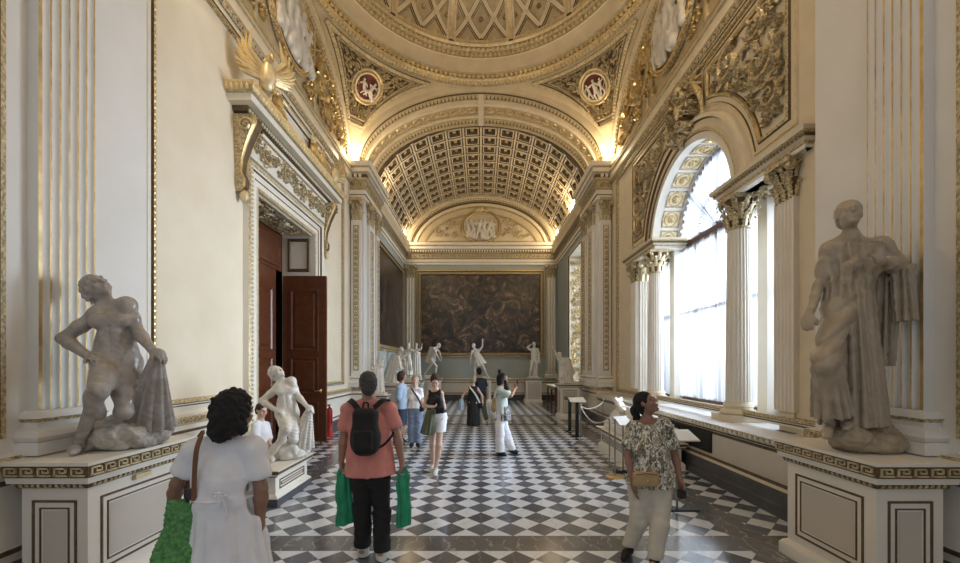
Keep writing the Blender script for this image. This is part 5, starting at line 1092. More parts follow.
S.cloth(w0 + up * .03, A3(P(853, 424, 3.37)), (.165, .12), (.225, .165), (1, 0, 0), 19, .02, .060, k=.012, tw=1.0, seed=1.); S.cloth(A3(P(826, 352, 3.22)), A3(P(832, 416, 3.27)), (.085, .085), (.125, .12), (1, 0, 0), 11, .015, .045, k=.03, tw=.8)
S.cloth(A3(P(858, 292, 3.25)), A3(P(864, 426, 3.27)), (.085, .06), (.11, .09), (1, 0, 0), 10, .02, .05, k=.012)
S.cap(J['neck'], J['sha'], .055, .07, .03); S.cap(J['sha'], lerp(J['sha'], J['ela'], .55), .07, .055, .03)
S.cap(J['shb'], lerp(J['shb'], J['elb'], .9), .08, .07, .03); S.cap(J['elb'], lerp(J['elb'], J['wrb'], .45), .066, .05, .02)
S.cloth(A3(P(902, 266, 3.24)), A3(P(906, 321, 3.24)), (.075, .05), (.065, .05), (1, .2, 0), 9, .03, .05, k=.012); S.cloth(A3(P(889, 258, 3.34)), A3(P(884, 366, 3.36)), (.085, .07), (.055, .05), (1, 0, 0), 9, .03, .045, k=.012, tw=.6)
zk, zw, zc = A3(P(0, 372, 3.2))[2], A3(P(0, 290, 3.3))[2], A3(P(0, 248, 3.3))[2]; xl = A3(P(852, 0, 3.3))[0]
def _d(Q):
    x, z = Q[:, 0], Q[:, 2]; nz = vnoise(Q, 7, 2.); a1 = np.clip((xl + .02 - x) / .12, 0, 1) * np.clip((zw - z) / .08, 0, 1) * np.clip((z - zk + .12) / .15, 0, 1)
    d = a1 * fold((z * .80 - x * .50) * 25 + 1.6 * nz, .026) * (.65 + .35 * nz)
    a2 = np.clip((z - zw) / .06, 0, 1) * np.clip((zc - z) / .05, 0, 1) * np.clip((xl + .10 - x) / .08, 0, 1); d = d + a2 * fold(x * 38 + z * 9 + 1.2 * nz, .017)
    a3 = np.clip((x - xl - .05) / .06, 0, 1) * np.clip((z - zw - .05) / .06, 0, 1) * np.clip((zc + .05 - z) / .05, 0, 1) * (Q[:, 1] > 3.12); d = d + a3 * fold((z + x * .8) * 32 + nz, .016)
    return d + .003 * vnoise(Q, 55)
S.disp = _d
o = S.build('statue', 'marblewarm', .0072, origin=(3.03, 3.34, 1.09), label='tall grey-brown marble statue of a draped woman raising one hand, on the right pedestal', cat='statue')
at = J['_h']; S = SD(); S.ell(at(0, -.02, .035), np.array((.088, .104, .098)), J['_R'], .01); S.ell(at(0, -.09, -.01), np.array((.06, .06, .06)), J['_R'], .03); S.cut(at(0, .062, .05), J['_R'][:, 1] * .9 - J['_R'][:, 2] * .28); S.disp = lambda Q: .004 * vnoise(Q, 120); S.build('hair', 'marblewarm', .007, o)
S = SD(); c = A3(P(868, 442, 3.36)); S.ell(c, (.28, .20, .10), None, .05); S.ell(A3(P(848, 436, 3.28)), (.14, .15, .09), None, .05); S.ell(A3(P(890, 438, 3.4)), (.13, .15, .12), None, .05); S.cap(A3(P(858, 430, 3.34)), A3(P(845, 434, 3.3)), .06, .06, .05)
S.disp = lambda Q: .016 * vnoise(Q, 26, 2.) + .006 * vnoise(Q, 70); S.cut((0, 0, 1.094), (0, 0, -1)); S.build('rock_base', 'rockwarm', .009, o)
# lying figure on the long low pedestal
J = dict(head=A3((2.92, 8.42, .83)), neck=A3((2.98, 8.28, .80)), sha=A3((2.84, 8.16, .78)), shb=A3((3.18, 8.14, .74)), ela=A3((2.78, 8.38, .98)), wra=A3((2.92, 8.56, .96)), elb=A3((3.36, 7.95, .60)), wrb=A3((3.26, 7.72, .60)), hipa=A3((2.93, 7.64, .68)), hipb=A3((3.13, 7.62, .66)),
         kna=A3((2.86, 7.34, .78)), knb=A3((3.12, 7.28, .70)), ana=A3((2.86, 7.06, .64)), anb=A3((3.12, 6.99, .60)), toa=A3((2.84, 6.96, .60)), tob=A3((3.12, 6.95, .66)), f=A3((-.3, .1, .95)), fw=A3((-.1, 0, 1)), hup=A3((0, 1, .2)))
J = {k_: (v_ + np.array([0, 0, .10]) if k_ not in ('f', 'fw', 'hup') else v_) for k_, v_ in J.items()}
S = SD(); body_sd(S, J, 1.12, True, nude=True)
S.cloth((3.02, 6.98, .66), (3.02, 8.05, .68), (.36, .17), (.32, .16), (1, 0, 0), 14, .03, .03, k=.03, tw=2.); S.cap(J['hipa'], J['kna'], .11, .09, .04); S.cap(J['hipb'], J['knb'], .11, .09, .04); S.cap((2.9, 8.40, .70), (3.1, 8.1, .70), .20, .18, .05)
S.disp = lambda Q: np.where(Q[:, 1] < 7.75, fold(Q[:, 1] * 34 + Q[:, 0] * 22 + np.sin(Q[:, 2] * 9), .012), 0)
o = S.build('statue', 'marble', .012, origin=(3.0, 7.8, .47), label='white marble statue of a lying youth on the long low pedestal at the window side', cat='statue')
S = SD(); S.box((3.02, 7.8, .545), (.40, .86, .08), rd=.04); S.disp = lambda Q: .010 * vnoise(Q, 25); S.cut((0, 0, .473), (0, 0, -1)); S.build('rock_base', 'marble', .012, o)
# ---- the far statues
def far_statue(Y0, label, zb, drape=(), male=True, s=.95, plinth=(.26, .2), fwv=(0, -1, 0), f=(0, -1, .2), h=.013, nude=True, m='marble', **k):
    J = JJ(Y0, f=f, fw=fwv, **k); S = SD(); body_sd(S, J, s, male, nude=nude, ears=False)
    for a, b, ra, rb, n, am in drape: S.cloth(A3(P(a[0], a[1], Y0 + a[2])), A3(P(b[0], b[1], Y0 + b[2])), ra, rb, (1, .2, 0), n, am * .5, am, k=.03, tw=1.)
    c = mean(J['ana'], J['anb']); org = (c[0], c[1], zb); o = S.build('statue', m, h, origin=org, label=label, cat='statue')
    at = J['_h']; S = SD(); S.ell(at(0, -.02, .03), np.array((.085, .1, .095)) * s, J['_R'], .01); S.ell(at(0, -.08, -.02), np.array((.06, .05, .06)) * s, J['_R'], .03); S.cut(at(0, .07, .05), J['_R'][:, 1] * .9 - J['_R'][:, 2] * .3); S.disp = lambda Q: .010 * vnoise(Q, 80); S.build('hair', m, h, o)
    lo = max(zb + .03, min(J['ana'][2], J['anb'][2]) - .06); S = SD(); S.box((c[0], c[1], (zb + lo) / 2), (plinth[0], plinth[1], max(.03, (lo - zb) / 2 + .03)), rd=.025); S.disp = lambda Q: .012 * vnoise(Q, 22); S.cut((0, 0, zb + .002), (0, 0, -1)); S.build('rock_base', m, h, o); return o
far_statue(12.8, 'white marble statue stretching one arm straight up, nearest the left pier', .86, [((378, 368, 0), (377.5, 392, 0), (.16, .13), (.22, .17), 10, .03)], True, .82, f=(.4, -.7, .4), fwv=(.5, -.8, 0), m='marble', head=(379, 361.2), neck=(378.6, 364.4), sha=(375.8, 366.5), shb=(381.5, 365.5), ela=(374.5, 372.5), wra=(376, 378), elb=(383.3, 358.5), wrb=(384.5, 352.5), hipa=(376.8, 378), hipb=(380.2, 378), kna=(376.5, 385, -.1), knb=(380.5, 385.5), ana=(376.8, 391), anb=(379.8, 391.5), toa=(376, 392.2, -.2), tob=(381, 392.5, -.18), handb=dict(d=(.1, 0, 1), n=(0, -1, 0), t=(-1, 0, 0), curl=.2))
far_statue(15.2, 'white marble statue bowed under a heavy cloak, leftmost of the group by the side painting', 1.06, [((397, 355, .1), (391, 382, .1), (.20, .16), (.34, .25), 11, .05), ((396.5, 356, 0), (399, 370, 0), (.17, .14), (.17, .14), 8, .03)], False, .95, f=(.7, -.5, -.2), fwv=(.7, -.5, 0), nude=False, head=(401.3, 350), neck=(399.5, 353), sha=(396, 356), shb=(400.5, 355), ela=(403.5, 357), wra=(407, 353.5), elb=(404.5, 359.5), wrb=(405, 363.5), hipa=(393, 367.5), hipb=(396.5, 367), kna=(397.5, 374, -.1), knb=(399, 374.5), ana=(394, 381.5), anb=(397, 381.5), toa=(395.5, 383, -.1), tob=(399, 383))
far_statue(16.8, 'white marble statue pointing one arm aside, second of the group by the side painting', 1.10, [((407.5, 362, 0), (407.5, 375, 0), (.17, .13), (.22, .17), 9, .03)], True, .95, f=(.3, -.9, .1), nude=True, head=(408.2, 345), neck=(408, 348.4), sha=(405, 351), shb=(411, 350), ela=(403, 355.5), wra=(401, 360), elb=(414.5, 352), wrb=(418, 350.5), hipa=(406, 362), hipb=(409.7, 362), kna=(405.5, 369), knb=(411, 368.5, -.1), ana=(406, 376), anb=(410, 376), toa=(405, 377.5, -.2), tob=(411.5, 377.5, -.15))
far_statue(18.6, 'white marble draped statue with one hand raised, rightmost of the group by the side painting', 1.12, [((416, 352, 0), (415.5, 375, 0), (.19, .14), (.24, .18), 12, .035)], False, .95, f=(.2, -.9, .1), nude=False, head=(416, 345.3), neck=(416, 348), sha=(413.4, 350), shb=(418.6, 349.8), ela=(412.3, 354.5), wra=(413.5, 358.5), elb=(421, 349.5), wrb=(421.8, 345.5), hipa=(414.5, 360), hipb=(417.2, 360), kna=(414.5, 367.5), knb=(417.2, 367.5), ana=(414.5, 374.5), anb=(417, 374.5), toa=(414, 376, -.15), tob=(417.3, 376, -.15))
far_statue(19.4, 'white marble statue stooping with a cloak down its back, left of the end painting', 1.17, [((434, 347.5, .12), (429, 363, .12), (.20, .12), (.20, .13), 9, .035)], True, .95, f=(.8, -.3, -.5), fwv=(.8, -.4, -.3), head=(439, 345.6), neck=(436.8, 347), sha=(433.6, 348.2, -.1), shb=(436, 348, .12), ela=(436.3, 354, -.15), wra=(439, 359, -.15), elb=(439.5, 352, .1), wrb=(441, 357, .05), hipa=(431.5, 360, -.06), hipb=(434, 360.3, .1), kna=(436.5, 366.5, -.1), knb=(429.3, 367.5, .05), ana=(435.3, 374.6, -.05), anb=(424.8, 373.6, .1), toa=(438.2, 376, -.05), tob=(424.2, 376, .1))
far_statue(19.5, 'white marble statue flinging one arm up, in front of the end painting', 1.17, [((477, 355, 0), (482, 365, -.1), (.17, .13), (.23, .12), 8, .035)], True, .98, f=(-.4, -.8, .1), head=(473.4, 345.6), neck=(474.5, 348.8), sha=(472, 351.5), shb=(479.4, 350.2), ela=(470.5, 357), wra=(470.6, 362.5), elb=(482.3, 346.8), wrb=(482.7, 341.5), hipa=(476, 362), hipb=(480.5, 361.6), kna=(475, 369.2), knb=(484.4, 369, -.1), ana=(474.8, 376.4), anb=(487.5, 376, .05), toa=(473.5, 377.6, -.15), tob=(489.5, 377.4, -.05), handb=dict(d=(0, 0, 1), n=(0, -1, 0), t=(-1, 0, 0), curl=.3))
far_statue(19.5, 'white marble nude statue with one hand at its head, right of the end painting', 1.17, [((538, 352, .1), (538.5, 363, .1), (.07, .06), (.08, .07), 6, .02), ((535, 362, .12), (535, 376, .12), (.10, .10), (.13, .12), 6, .02)], True, .98, f=(.4, -.8, .3), head=(534, 344.2), neck=(534, 347.6), sha=(530.6, 350), shb=(537.8, 349.4), ela=(527.3, 347.5, -.05), wra=(530.6, 345, -.05), elb=(539.3, 355, .05), wrb=(538.6, 361), hipa=(532, 361.5), hipb=(536, 361.5), kna=(531, 369, -.08), knb=(536.8, 369), ana=(529.8, 376), anb=(536.4, 376), toa=(528.5, 377.4, -.12), tob=(537.2, 377.4, -.15))
far_statue(13.7, 'white marble crouching statue with one arm thrown up, on the pedestal by the far window', 1.16, [((563, 358, .05), (566.5, 383, .05), (.15, .13), (.25, .22), 12, .04), ((566, 358, .1), (570, 374, .12), (.12, .1), (.14, .1), 8, .03)], False, .85, f=(-.7, -.4, .6), fwv=(-.7, -.6, .1), nude=False, head=(558.6, 354.6), neck=(560.2, 357.6), sha=(558.5, 359.5, -.1), shb=(564.5, 359, .1), ela=(555, 351.5, -.1), wra=(552.4, 347, -.1), elb=(569, 362.5), wrb=(570, 367), hipa=(563, 371), hipb=(566.6, 371), kna=(561, 378, -.15), knb=(564, 379, -.1), ana=(565, 381, .1), anb=(569, 381, .1), toa=(568, 382.5, .2), tob=(571, 382.5, .2), handa=dict(d=(-.4, 0, .8), n=(0, -1, 0), t=(1, 0, 0), curl=.25))
pedestal('pedestal of the statue with one raised arm beside the left pier', -3.48, -2.98, 12.58, 13.02, .86, 'fr', .045)
pedestal('pedestal of the cloaked statue by the side painting', -3.62, -2.78, 14.85, 15.6, 1.06, 'fr', .045)
pedestal('pedestal of the pointing statue by the side painting', -3.45, -2.65, 16.5, 17.15, 1.10, 'fr', .045)
pedestal('pedestal of the draped statue nearest the left far corner', -3.4, -2.65, 18.3, 18.85, 1.12, 'fr', .045)
pedestal('pedestal of the stooping statue left of the end painting', -2.75, -1.95, 19.15, 19.75, 1.17, 'f', .045)
pedestal('pedestal of the arm-flinging statue in the middle of the end wall', -.42, .48, 19.15, 19.85, 1.17, 'fl', .045)
pedestal('pedestal of the nude statue right of the end painting', 2.13, 2.87, 19.15, 19.85, 1.17, 'fl', .045)
pedestal('square pedestal of the crouching statue by the far window', 2.64, 3.26, 13.4, 14.0, 1.16, 'fl', .045)
# ------------------------------------------------------------------ visitors
for n_, c_, c2 in (('skin_tan', (.40, .22, .15), (.34, .18, .12)), ('skin_light', (.62, .42, .33), (.56, .36, .27)), ('skin_brown', (.30, .165, .11), (.25, .13, .09)), ('hair_black', (.012, .010, .010), (.006, .005, .005)), ('hair_brown', (.055, .030, .018), (.03, .016, .01)), ('hair_grey', (.085, .08, .078), (.03, .028, .027)), ('hair_fair', (.42, .33, .22), (.30, .22, .13)),
                   ('pink', (.68, .27, .235), (.62, .235, .20)), ('blackcloth', (.014, .014, .016), (.010, .010, .011)), ('whitecloth', (.80, .80, .83), (.74, .74, .78)), ('denim', (.22, .29, .42), (.16, .22, .34)), ('lightdenim', (.36, .45, .56), (.28, .37, .48)), ('navy', (.03, .04, .075), (.02, .03, .055)), ('beige', (.60, .56, .48), (.54, .50, .42)), ('olive', (.11, .125, .075), (.08, .09, .055)), ('sage', (.52, .58, .55), (.46, .52, .49)),
                   ('tan', (.46, .33, .18), (.38, .26, .13)), ('brownstrap', (.22, .10, .05), (.16, .07, .035)), ('greenbag', (.02, .36, .18), (.01, .20, .10)), ('shoewhite', (.68, .68, .64), (.5, .5, .47)), ('eyewhite', (.75, .73, .70), (.7, .68, .65)), ('lips', (.42, .15, .13), (.38, .13, .11)), ('red', (.55, .03, .02), (.45, .02, .015)), ('purple', (.06, .045, .06), (.04, .03, .04))):
    mat(n_, c_, .45 if n_ in ('greenbag', 'red') else (.5 if 'skin' in n_ else .85), col2=c2, scale=12)
mat('scarfgrey', (.42, .42, .40), .9, col2=(.05, .055, .07), scale=26, var=.25)
mat('crochet', (.16, .40, .14), .9, col2=(.05, .17, .045), scale=55, var=.4, bump=.6, bscale=90)
def camo():
    m = bpy.data.materials.new('leafprint'); m.use_nodes = True; nt = m.node_tree; b = nt.nodes['Principled BSDF']; L = nt.links.new; tc = nd(nt, 'ShaderNodeTexCoord')
    def layer(sc, dist, seed, st):
        mp = nd(nt, 'ShaderNodeMapping'); mp.inputs['Location'].default_value = (seed, seed * 2, seed * 3); mp.inputs['Rotation'].default_value = (.3 * seed, .8 + seed, .2); mp.inputs['Scale'].default_value = (1, 1, st); L(tc.outputs['Object'], mp.inputs[0]); n = nd(nt, 'ShaderNodeTexNoise'); n.inputs['Scale'].default_value = sc; n.inputs['Distortion'].default_value = dist; n.inputs['Detail'].default_value = 1.5; L(mp.outputs[0], n.inputs[0]); return n.outputs['Fac']
    def ramp(f, els):
        r = nd(nt, 'ShaderNodeValToRGB'); r.color_ramp.interpolation = 'CONSTANT'; e = r.color_ramp.elements
        for i, (p_, c) in enumerate(els): q = e[i] if i < 2 else e.new(p_); q.position = p_; q.color = (*c, 1)
        L(f, r.inputs[0]); return r.outputs[0]
    base = ramp(layer(26, 1.2, 1., .5), ((0, (.22, .20, .145)), (.46, (.74, .72, .66)), (.56, (.34, .31, .23)))); dk = ramp(layer(30, 1.2, 2., .45), ((0, (1, 1, 1)), (.54, (.26, .25, .20)), (.64, (1, 1, 1))))
    x = nd(nt, 'ShaderNodeMix', data_type='RGBA', blend_type='MULTIPLY'); x.inputs[0].default_value = .9; L(base, x.inputs[6]); L(dk, x.inputs[7]); L(x.outputs[2], b.inputs['Base Color']); b.inputs['Roughness'].default_value = .8; MATS['leafprint'] = m
camo()
def person(label, J, s, male, skin, h, fat=1., eyes=False, **k):
    S = SD(); body_sd(S, J, s, male, fat=fat * .95, clothed=True, **k); z = min(J['toa'][2], J['tob'][2]) - .03; o = S.build('person', skin, h, origin=((J['ana'][0] + J['anb'][0]) / 2, (J['ana'][1] + J['anb'][1]) / 2, max(0, z)), label=label, cat='person')
    if eyes:
        at = J['_h']
        for e in (-1, 1):
            q = MB(); q.ell(at(e * .031, .0845, .004), np.array((.0115, .0065, .006)) * s, 'eyewhite', 10, 8, J['_R']); q.ell(at(e * .031, .0895, .004), np.array((.0055, .0035, .0055)) * s, 'hair_black', 8, 6, J['_R']); q.build('eye', o)
            q = MB(); q.tube([at(e * .014, .091, .025), at(e * .03, .092, .030), at(e * .047, .082, .024)], [.003 * s, .004 * s, .002 * s], 'hair_black', 6); q.build('eyebrow', o)
        q = MB(); q.ell(at(0, .1005, -.056), np.array((.021, .006, .0085)) * s, 'lips', 12, 8, J['_R']); q.build('lips', o)
    return o
def shirt(o, J, s, m, h, hem, infl=.018, sleeve=.5, fat=1., hemr=None, n=8, amp=.012, neck=.075, name='shirt', dv=0., thin=False, waist=None):
    M, H, U, X, Fw = basis(J); R = np.stack([X, Fw, U], 1); ln = np.linalg.norm(M - H); sw = np.linalg.norm(A3(J['shb']) - A3(J['sha'])) / 2; hw = np.linalg.norm(A3(J['hipb']) - A3(J['hipa'])) / 2; S = SD()
    S.ell(H + U * ln * .66, np.array((min(sw * .95, .18 * s) + infl, .114 * s * fat + infl, ln * .36 + infl)), R, .06); S.ell(H + U * ln * .28, np.array((.137 * s * fat + infl, .10 * s * fat + infl, ln * .34)), R, .08)
    hc = H.copy(); hc = H + U * (hem - H[2]) / max(U[2], .3); hr = hemr or (hw + .095 * s * fat, .118 * s * fat)
    if waist: wc = H + U * (waist - H[2]); S.cloth(H + U * ln * .72, wc - U * .02, (sw * .84 + infl, .10 * s * fat + infl), (.150 * s * fat + infl, .112 * s * fat + infl), X, n, .003, .010, k=.03, tw=1.); S.cloth(wc, hc, (.150 * s * fat + infl, .112 * s * fat + infl), (hr[0] + infl, hr[1] + infl), X, n + 4, .008, amp, k=.03, tw=1.)
    else: S.cloth(H + U * ln * .72, hc, (sw * .86 + infl, .10 * s * fat + infl), (hr[0] + infl, hr[1] + infl), X, n, .003, amp, k=.03, tw=1.)
    N = A3(J['neck'])
    for q in 'ab':
        sh, el = A3(J['sh' + q]), A3(J['el' + q]); S.cap(N - U * .03 * s, sh, .046 * s + infl * .4, .052 * s + infl * .4, .04); S.ell(sh, .056 * s * fat ** .5 + infl * .3, None, .03)
        if sleeve: S.cap(sh, lerp(sh, el, sleeve), .054 * s * fat ** .5 + infl * .35, .054 * s * fat ** .5 + infl * .9, .02)
        if 0 < sleeve < .9: ed = lerp(sh, el, sleeve); ud = unit(el - sh); S.cap(ed + ud * .085, ed + ud * .16, .078, .078, .004, op=-1)
        if dv: S.ell(H + U * ln * .66 + (X if q == 'b' else -X) * .075 * s + Fw * .085 * s, np.array((.068, .07, .07)) * s, R, .04)
    if thin:
        for q, e in (('a', -1), ('b', 1)): S.ell(A3(J['sh' + q]) + X * e * .045 * s, .075 * s, None, .01, -1)
    S.ell(N + U * .045 * s + Fw * .02 * s, neck * s, None, .01, -1); S.cap(N + U * .05 * s, N + U * .05 * s + Fw * (.14 if neck > .08 else .05) * s, .05 * s * neck / .075, .02, .01, op=-1)
    S.disp = lambda Q: .005 * vnoise(Q, 22, 1.) + .003 * vnoise(Q, 48, 2.)
    S.cut((0, 0, hem), (0, 0, -1)); return S.build(name, m, h, o)
def trousers(o, J, s, m, h, waist, rt=.098, rk=.078, ra=.07, end=1., infl=0., fat=1., name='trousers', dn=.006):
    M, H, U, X, Fw = basis(J); hw = np.linalg.norm(A3(J['hipb']) - A3(J['hipa'])) / 2; Xh = unit(A3(J['hipb']) - A3(J['hipa'])); Rh = np.stack([Xh, unit(np.cross(U, Xh)), U], 1); S = SD()
    S.ell(H + U * .03 * s, np.array((hw + .098 * s * fat, .125 * s * fat, .16 * s)), Rh, .05); zz = 9
    for e in (-1, 1): S.ell(H + Xh * e * hw * .9 - Fw * .05 * s, np.array((.092, .092, .098)) * s * fat, None, .05)
    for q in 'ab':
        hp, kn, an = A3(J['hip' + q]), A3(J['kn' + q]), A3(J['an' + q]); S.cap(hp, kn, rt * s * fat, rk * s, .035)
        if end > 1e-3: S.cap(kn, lerp(kn, an, end), rk * s, ra * s, .02); S.cut(lerp(kn, an, end), (0, 0, -1)) if False else None
        e_ = lerp(kn, an, end) if end > 0 else lerp(hp, kn, 1 + end); zz = min(zz, e_[2])
    S.disp = lambda Q: dn * vnoise(Q, 20, 3.) + dn * .5 * vnoise(Q * np.array([1, 1, 2.2]), 30, 1.)
    S.cut((0, 0, waist), (0, 0, 1)); S.cut((0, 0, zz), (0, 0, -1)); return S.build(name, m, h, o)
def shoes(o, J, s, m, h, r=.043, top=.06):
    for q in 'ab':
        an, to = A3(J['an' + q]), A3(J['to' + q]); S = SD(); d = unit(to - an); X = unit(np.cross(d, (0, 0, 1.))); u = np.cross(X, d); hl = an - np.array([0, 0, .045 * s])
        S.cap(hl - d * .01, lerp(an, to, .72) , r * s, r * .95 * s, .02); S.cap(lerp(an, to, .65), to + d * .015, r * s, r * .72 * s, .02); S.cap(an + (0, 0, .02), hl, (r + .004) * s, r * s, .02); zl = max(.004, min(an[2] - .085 * s, to[2] - .035 * s)); zl = to[2] - .03 * s
        if to[2] < .07: S.cut((0, 0, .006), (0, 0, -1))
        S.cut(an + np.array([0, 0, top * s]), (0, 0, 1)); S.build('shoe', m, h, o)
def hair(o, J, s, m, h, long=0., bun=None, tail=None, amp=.004, f=90, face=.068, vol=0., back=0.):
    at, R = J['_h'], J['_R']; S = SD(); S.ell(at(0, -.018, .032), (np.array((.081, .102, .094)) + vol) * s, R, .01); S.ell(at(0, -.062, -.03), (np.array((.066, .055, .075)) + vol) * s, R, .03)
    if long: S.cap(at(0, -.06, .0), at(0, -.075, -long), (.078 + vol) * s, (.07 + vol) * s, .03, flat=(R[:, 1], 1.3)); [S.cap(at(e * .055, -.02, .0), at(e * .075, -.03, -long), (.04 + vol * .5) * s, (.03 + vol * .6) * s, .03) for e in (-1, 1)]
    if bun: S.ell(at(*bun[:3]), bun[3] * s, None, .02)
    if tail: S.chain([at(*q) for q in tail], [.03 * s, .04 * s, .035 * s, .012 * s][:len(tail)], .02)
    S.ell(at(0, .085, -.03), np.array((.068, .06, .085)) * s, R, .012, -1); S.cut(at(0, face, .055), unit(R[:, 1] - .45 * R[:, 2])) if not long else S.ell(at(0, .11, .0), np.array((.07, .06, .07)) * s, R, .01, -1)
    S.disp = lambda Q: amp * vnoise(Q, f, 2.) + amp * .6 * vnoise(Q, f * 2.1); return S.build('hair', m, h, o)
def strap(o, pts, w, m, name='strap', parent=True, t=.004, nrm=None):
    p = np.array([A3(q) for q in pts]); k = 24; tt = np.linspace(0, len(p) - 1, k); C = np.stack([np.interp(tt, range(len(p)), p[:, i]) for i in range(3)], 1)
    for _ in range(4): C[1:-1] = .25 * C[:-2] + .5 * C[1:-1] + .25 * C[2:]
    T = unit(np.gradient(C, axis=0)); n = np.tile(unit(A3(nrm if nrm is not None else (0, -1, 0))), (k, 1)); n = unit(n - (n * T).sum(1, keepdims=True) * T); b = np.cross(T, n)
    q = MB(); q.sweep((C, n, b), [(-t, -w / 2), (t, -w / 2), (t, w / 2), (-t, w / 2), (-t, -w / 2)], m); return q.build(name, o, label=None)
# --- man in pink
A = JJ(3.75, head=(368, 384.3), neck=(369, 399), sha=(348.5, 410), shb=(389.5, 409), ela=(343.8, 437), wra=(341.5, 460), elb=(397, 435), wrb=(402, 462), hipa=(361.5, 474), hipb=(380, 474), kna=(362.5, 511), knb=(381.5, 513), ana=(363.5, 548.5, .05), anb=(381.8, 551, -.05), toa=(361, 553, .26), tob=(384, 556, .13), f=(-.36, .93, -.03), fw=(-.12, 1, 0))
A['handa'] = dict(d=(0, .05, -1), n=(1, .1, 0), t=(0, 1, 0), curl=1.05); A['handb'] = dict(d=(0, .05, -1), n=(-1, .1, 0), t=(0, 1, 0), curl=1.05)
o = person('man in a pink t-shirt and black trousers seen from behind, wearing a black backpack', A, .985, True, 'skin_tan', .0075, 1.15)
shirt(o, A, .985, 'pink', .008, A3(P(0, 473.5, 3.75))[2], .022, .58, 1.15, hemr=(.215, .165), n=9, amp=.012); trousers(o, A, .985, 'blackcloth', .008, A3(P(0, 464, 3.75))[2], .094, .083, .082, .92, fat=1.0, dn=.009); shoes(o, A, .985, 'shoewhite', .007, .050, .055); hair(o, A, .985, 'hair_grey', .007, amp=.005, f=110)
at = A['_h']; q = MB(); q.tube([at(-.078, .0, .005), at(-.078, .06, .008), at(-.07, .095, .008)], .003, 'black', 6); q.tube([at(.078, .0, .005), at(.078, .06, .008), at(.07, .095, .008)], .003, 'black', 6)
for e in (-1, 1): q.tube([at(e * .036 + .028 * math.cos(a), .102, .002 + .02 * math.sin(a)) for a in np.linspace(0, 2 * PI, 17)], .0028, 'black', 6)
q.build('glasses', o)
bp = empty('backpack', tuple(P(365.5, 453, 3.58)), 'black backpack on the back of the man in pink', 'backpack')
S = SD(); c = A3(P(365.5, 431, 3.55)); S.box(c, (.112, .07, .205), rd=.065); S.ell(c + (0, .0, -.06), (.125, .095, .15), None, .05); S.disp = lambda Q: .005 * vnoise(Q, 24); S.build('bag_body', 'blackcloth', .008, bp)
S = SD(); S.box(c + (0, -.075, -.07), (.085, .03, .09), rd=.025); S.disp = lambda Q: .003 * vnoise(Q, 30); S.build('front_pocket', 'blackcloth', .008, bp)
for pts in (((358, 409, -.14), (353, 402, -.13), (349, 399.5, -.02), (348, 404, .10), (349, 418, .14)), ((374, 408, -.14), (382, 400.5, -.13), (387, 398.5, -.02), (389, 404, .10), (388, 418, .14)), ((376, 449, -.12), (384, 445, -.15), (391.5, 437, -.12), (394, 430, .0))):
    strap(bp, [P(x, y, 3.75 + d_) for x, y, d_ in pts], .05 if pts[0][1] < 420 else .02, 'blackcloth', 'strap', nrm=(0, -.8, .6))
strap(bp, [P(363, 408, 3.60), P(363.5, 402.5, 3.60), P(368, 402.5, 3.60), P(368.5, 408, 3.60)], .015, 'blackcloth', 'carry_loop')
def shopping_bag(px, py0, py1, w, Y, label, tilt=0.):
    r = empty('shopping_bag', tuple(P(px, py1, Y)), label, 'bag', 'green carrier bags'); a, b = A3(P(px - tilt, py0, Y)), A3(P(px, py1, Y)); S = SD(); S.cloth(b, a + (0, 0, .0), (w, .055), (w * .72, .03), (1, .35, 0), 6, .012, .018, tw=1.5); S.disp = lambda Q: .007 * vnoise(Q, 17, px) + .004 * vnoise(Q * np.array([1, 1, .5]), 40, px); S.build('bag_body', 'greenbag', .008, r)
    for e in (-1, 1): strap(r, [a + (-w * .55, e * .02, -.02), a + (-w * .35, e * .015, .045), a + (.0, e * .01, .075), a + (w * .35, e * .015, .045), a + (w * .55, e * .02, -.02)], .03, 'greenbag', 'handle', nrm=(0, 1, 0))
shopping_bag(344.5, 474, 524, .083, 3.75, 'green carrier bag in the left hand of the man in pink', 1.0); shopping_bag(403.5, 475, 526, .074, 3.75, 'green carrier bag in the right hand of the man in pink', .5)
# --- woman in white dress, nearest
B = JJ(2.2, head=(235, 411), neck=(227, 436), sha=(196, 450), shb=(254, 449), ela=(177, 484, .0), wra=(170, 517, .10), elb=(261, 489), wrb=(260, 525, .02), hipa=(207, 548), hipb=(245, 548), kna=(209, 620), knb=(244, 620), ana=(210, 680), anb=(243, 680), toa=(207, 688, .17), tob=(246, 688, .17), f=(.22, .95, -.1), fw=(.05, 1, 0))
B['handb'] = dict(d=(-.08, .1, -1), n=(-1, .2, 0), t=(0, 1, 0), curl=.5)
o = person('dark-haired woman in a white dress seen from behind, nearest the camera', B, .95, False, 'skin_brown', .007, 1.0)
dr = shirt(o, B, .95, 'whitecloth', .0075, .42, .016, .60, 1.04, hemr=(.26, .20), n=11, amp=.03, name='dress', neck=.07, waist=A3(P(0, 494, 2.2))[2])
hair(o, B, .95, 'hair_black', .006, long=.10, amp=.013, f=60, vol=.004)
S = SD(); hz = A3(P(0, 494, 2.2))[2]; S.ell((A3(P(225, 494, 2.2))[0], 2.2, hz), (.178, .148, .016)); S.build('belt', 'whitecloth', .006, o)
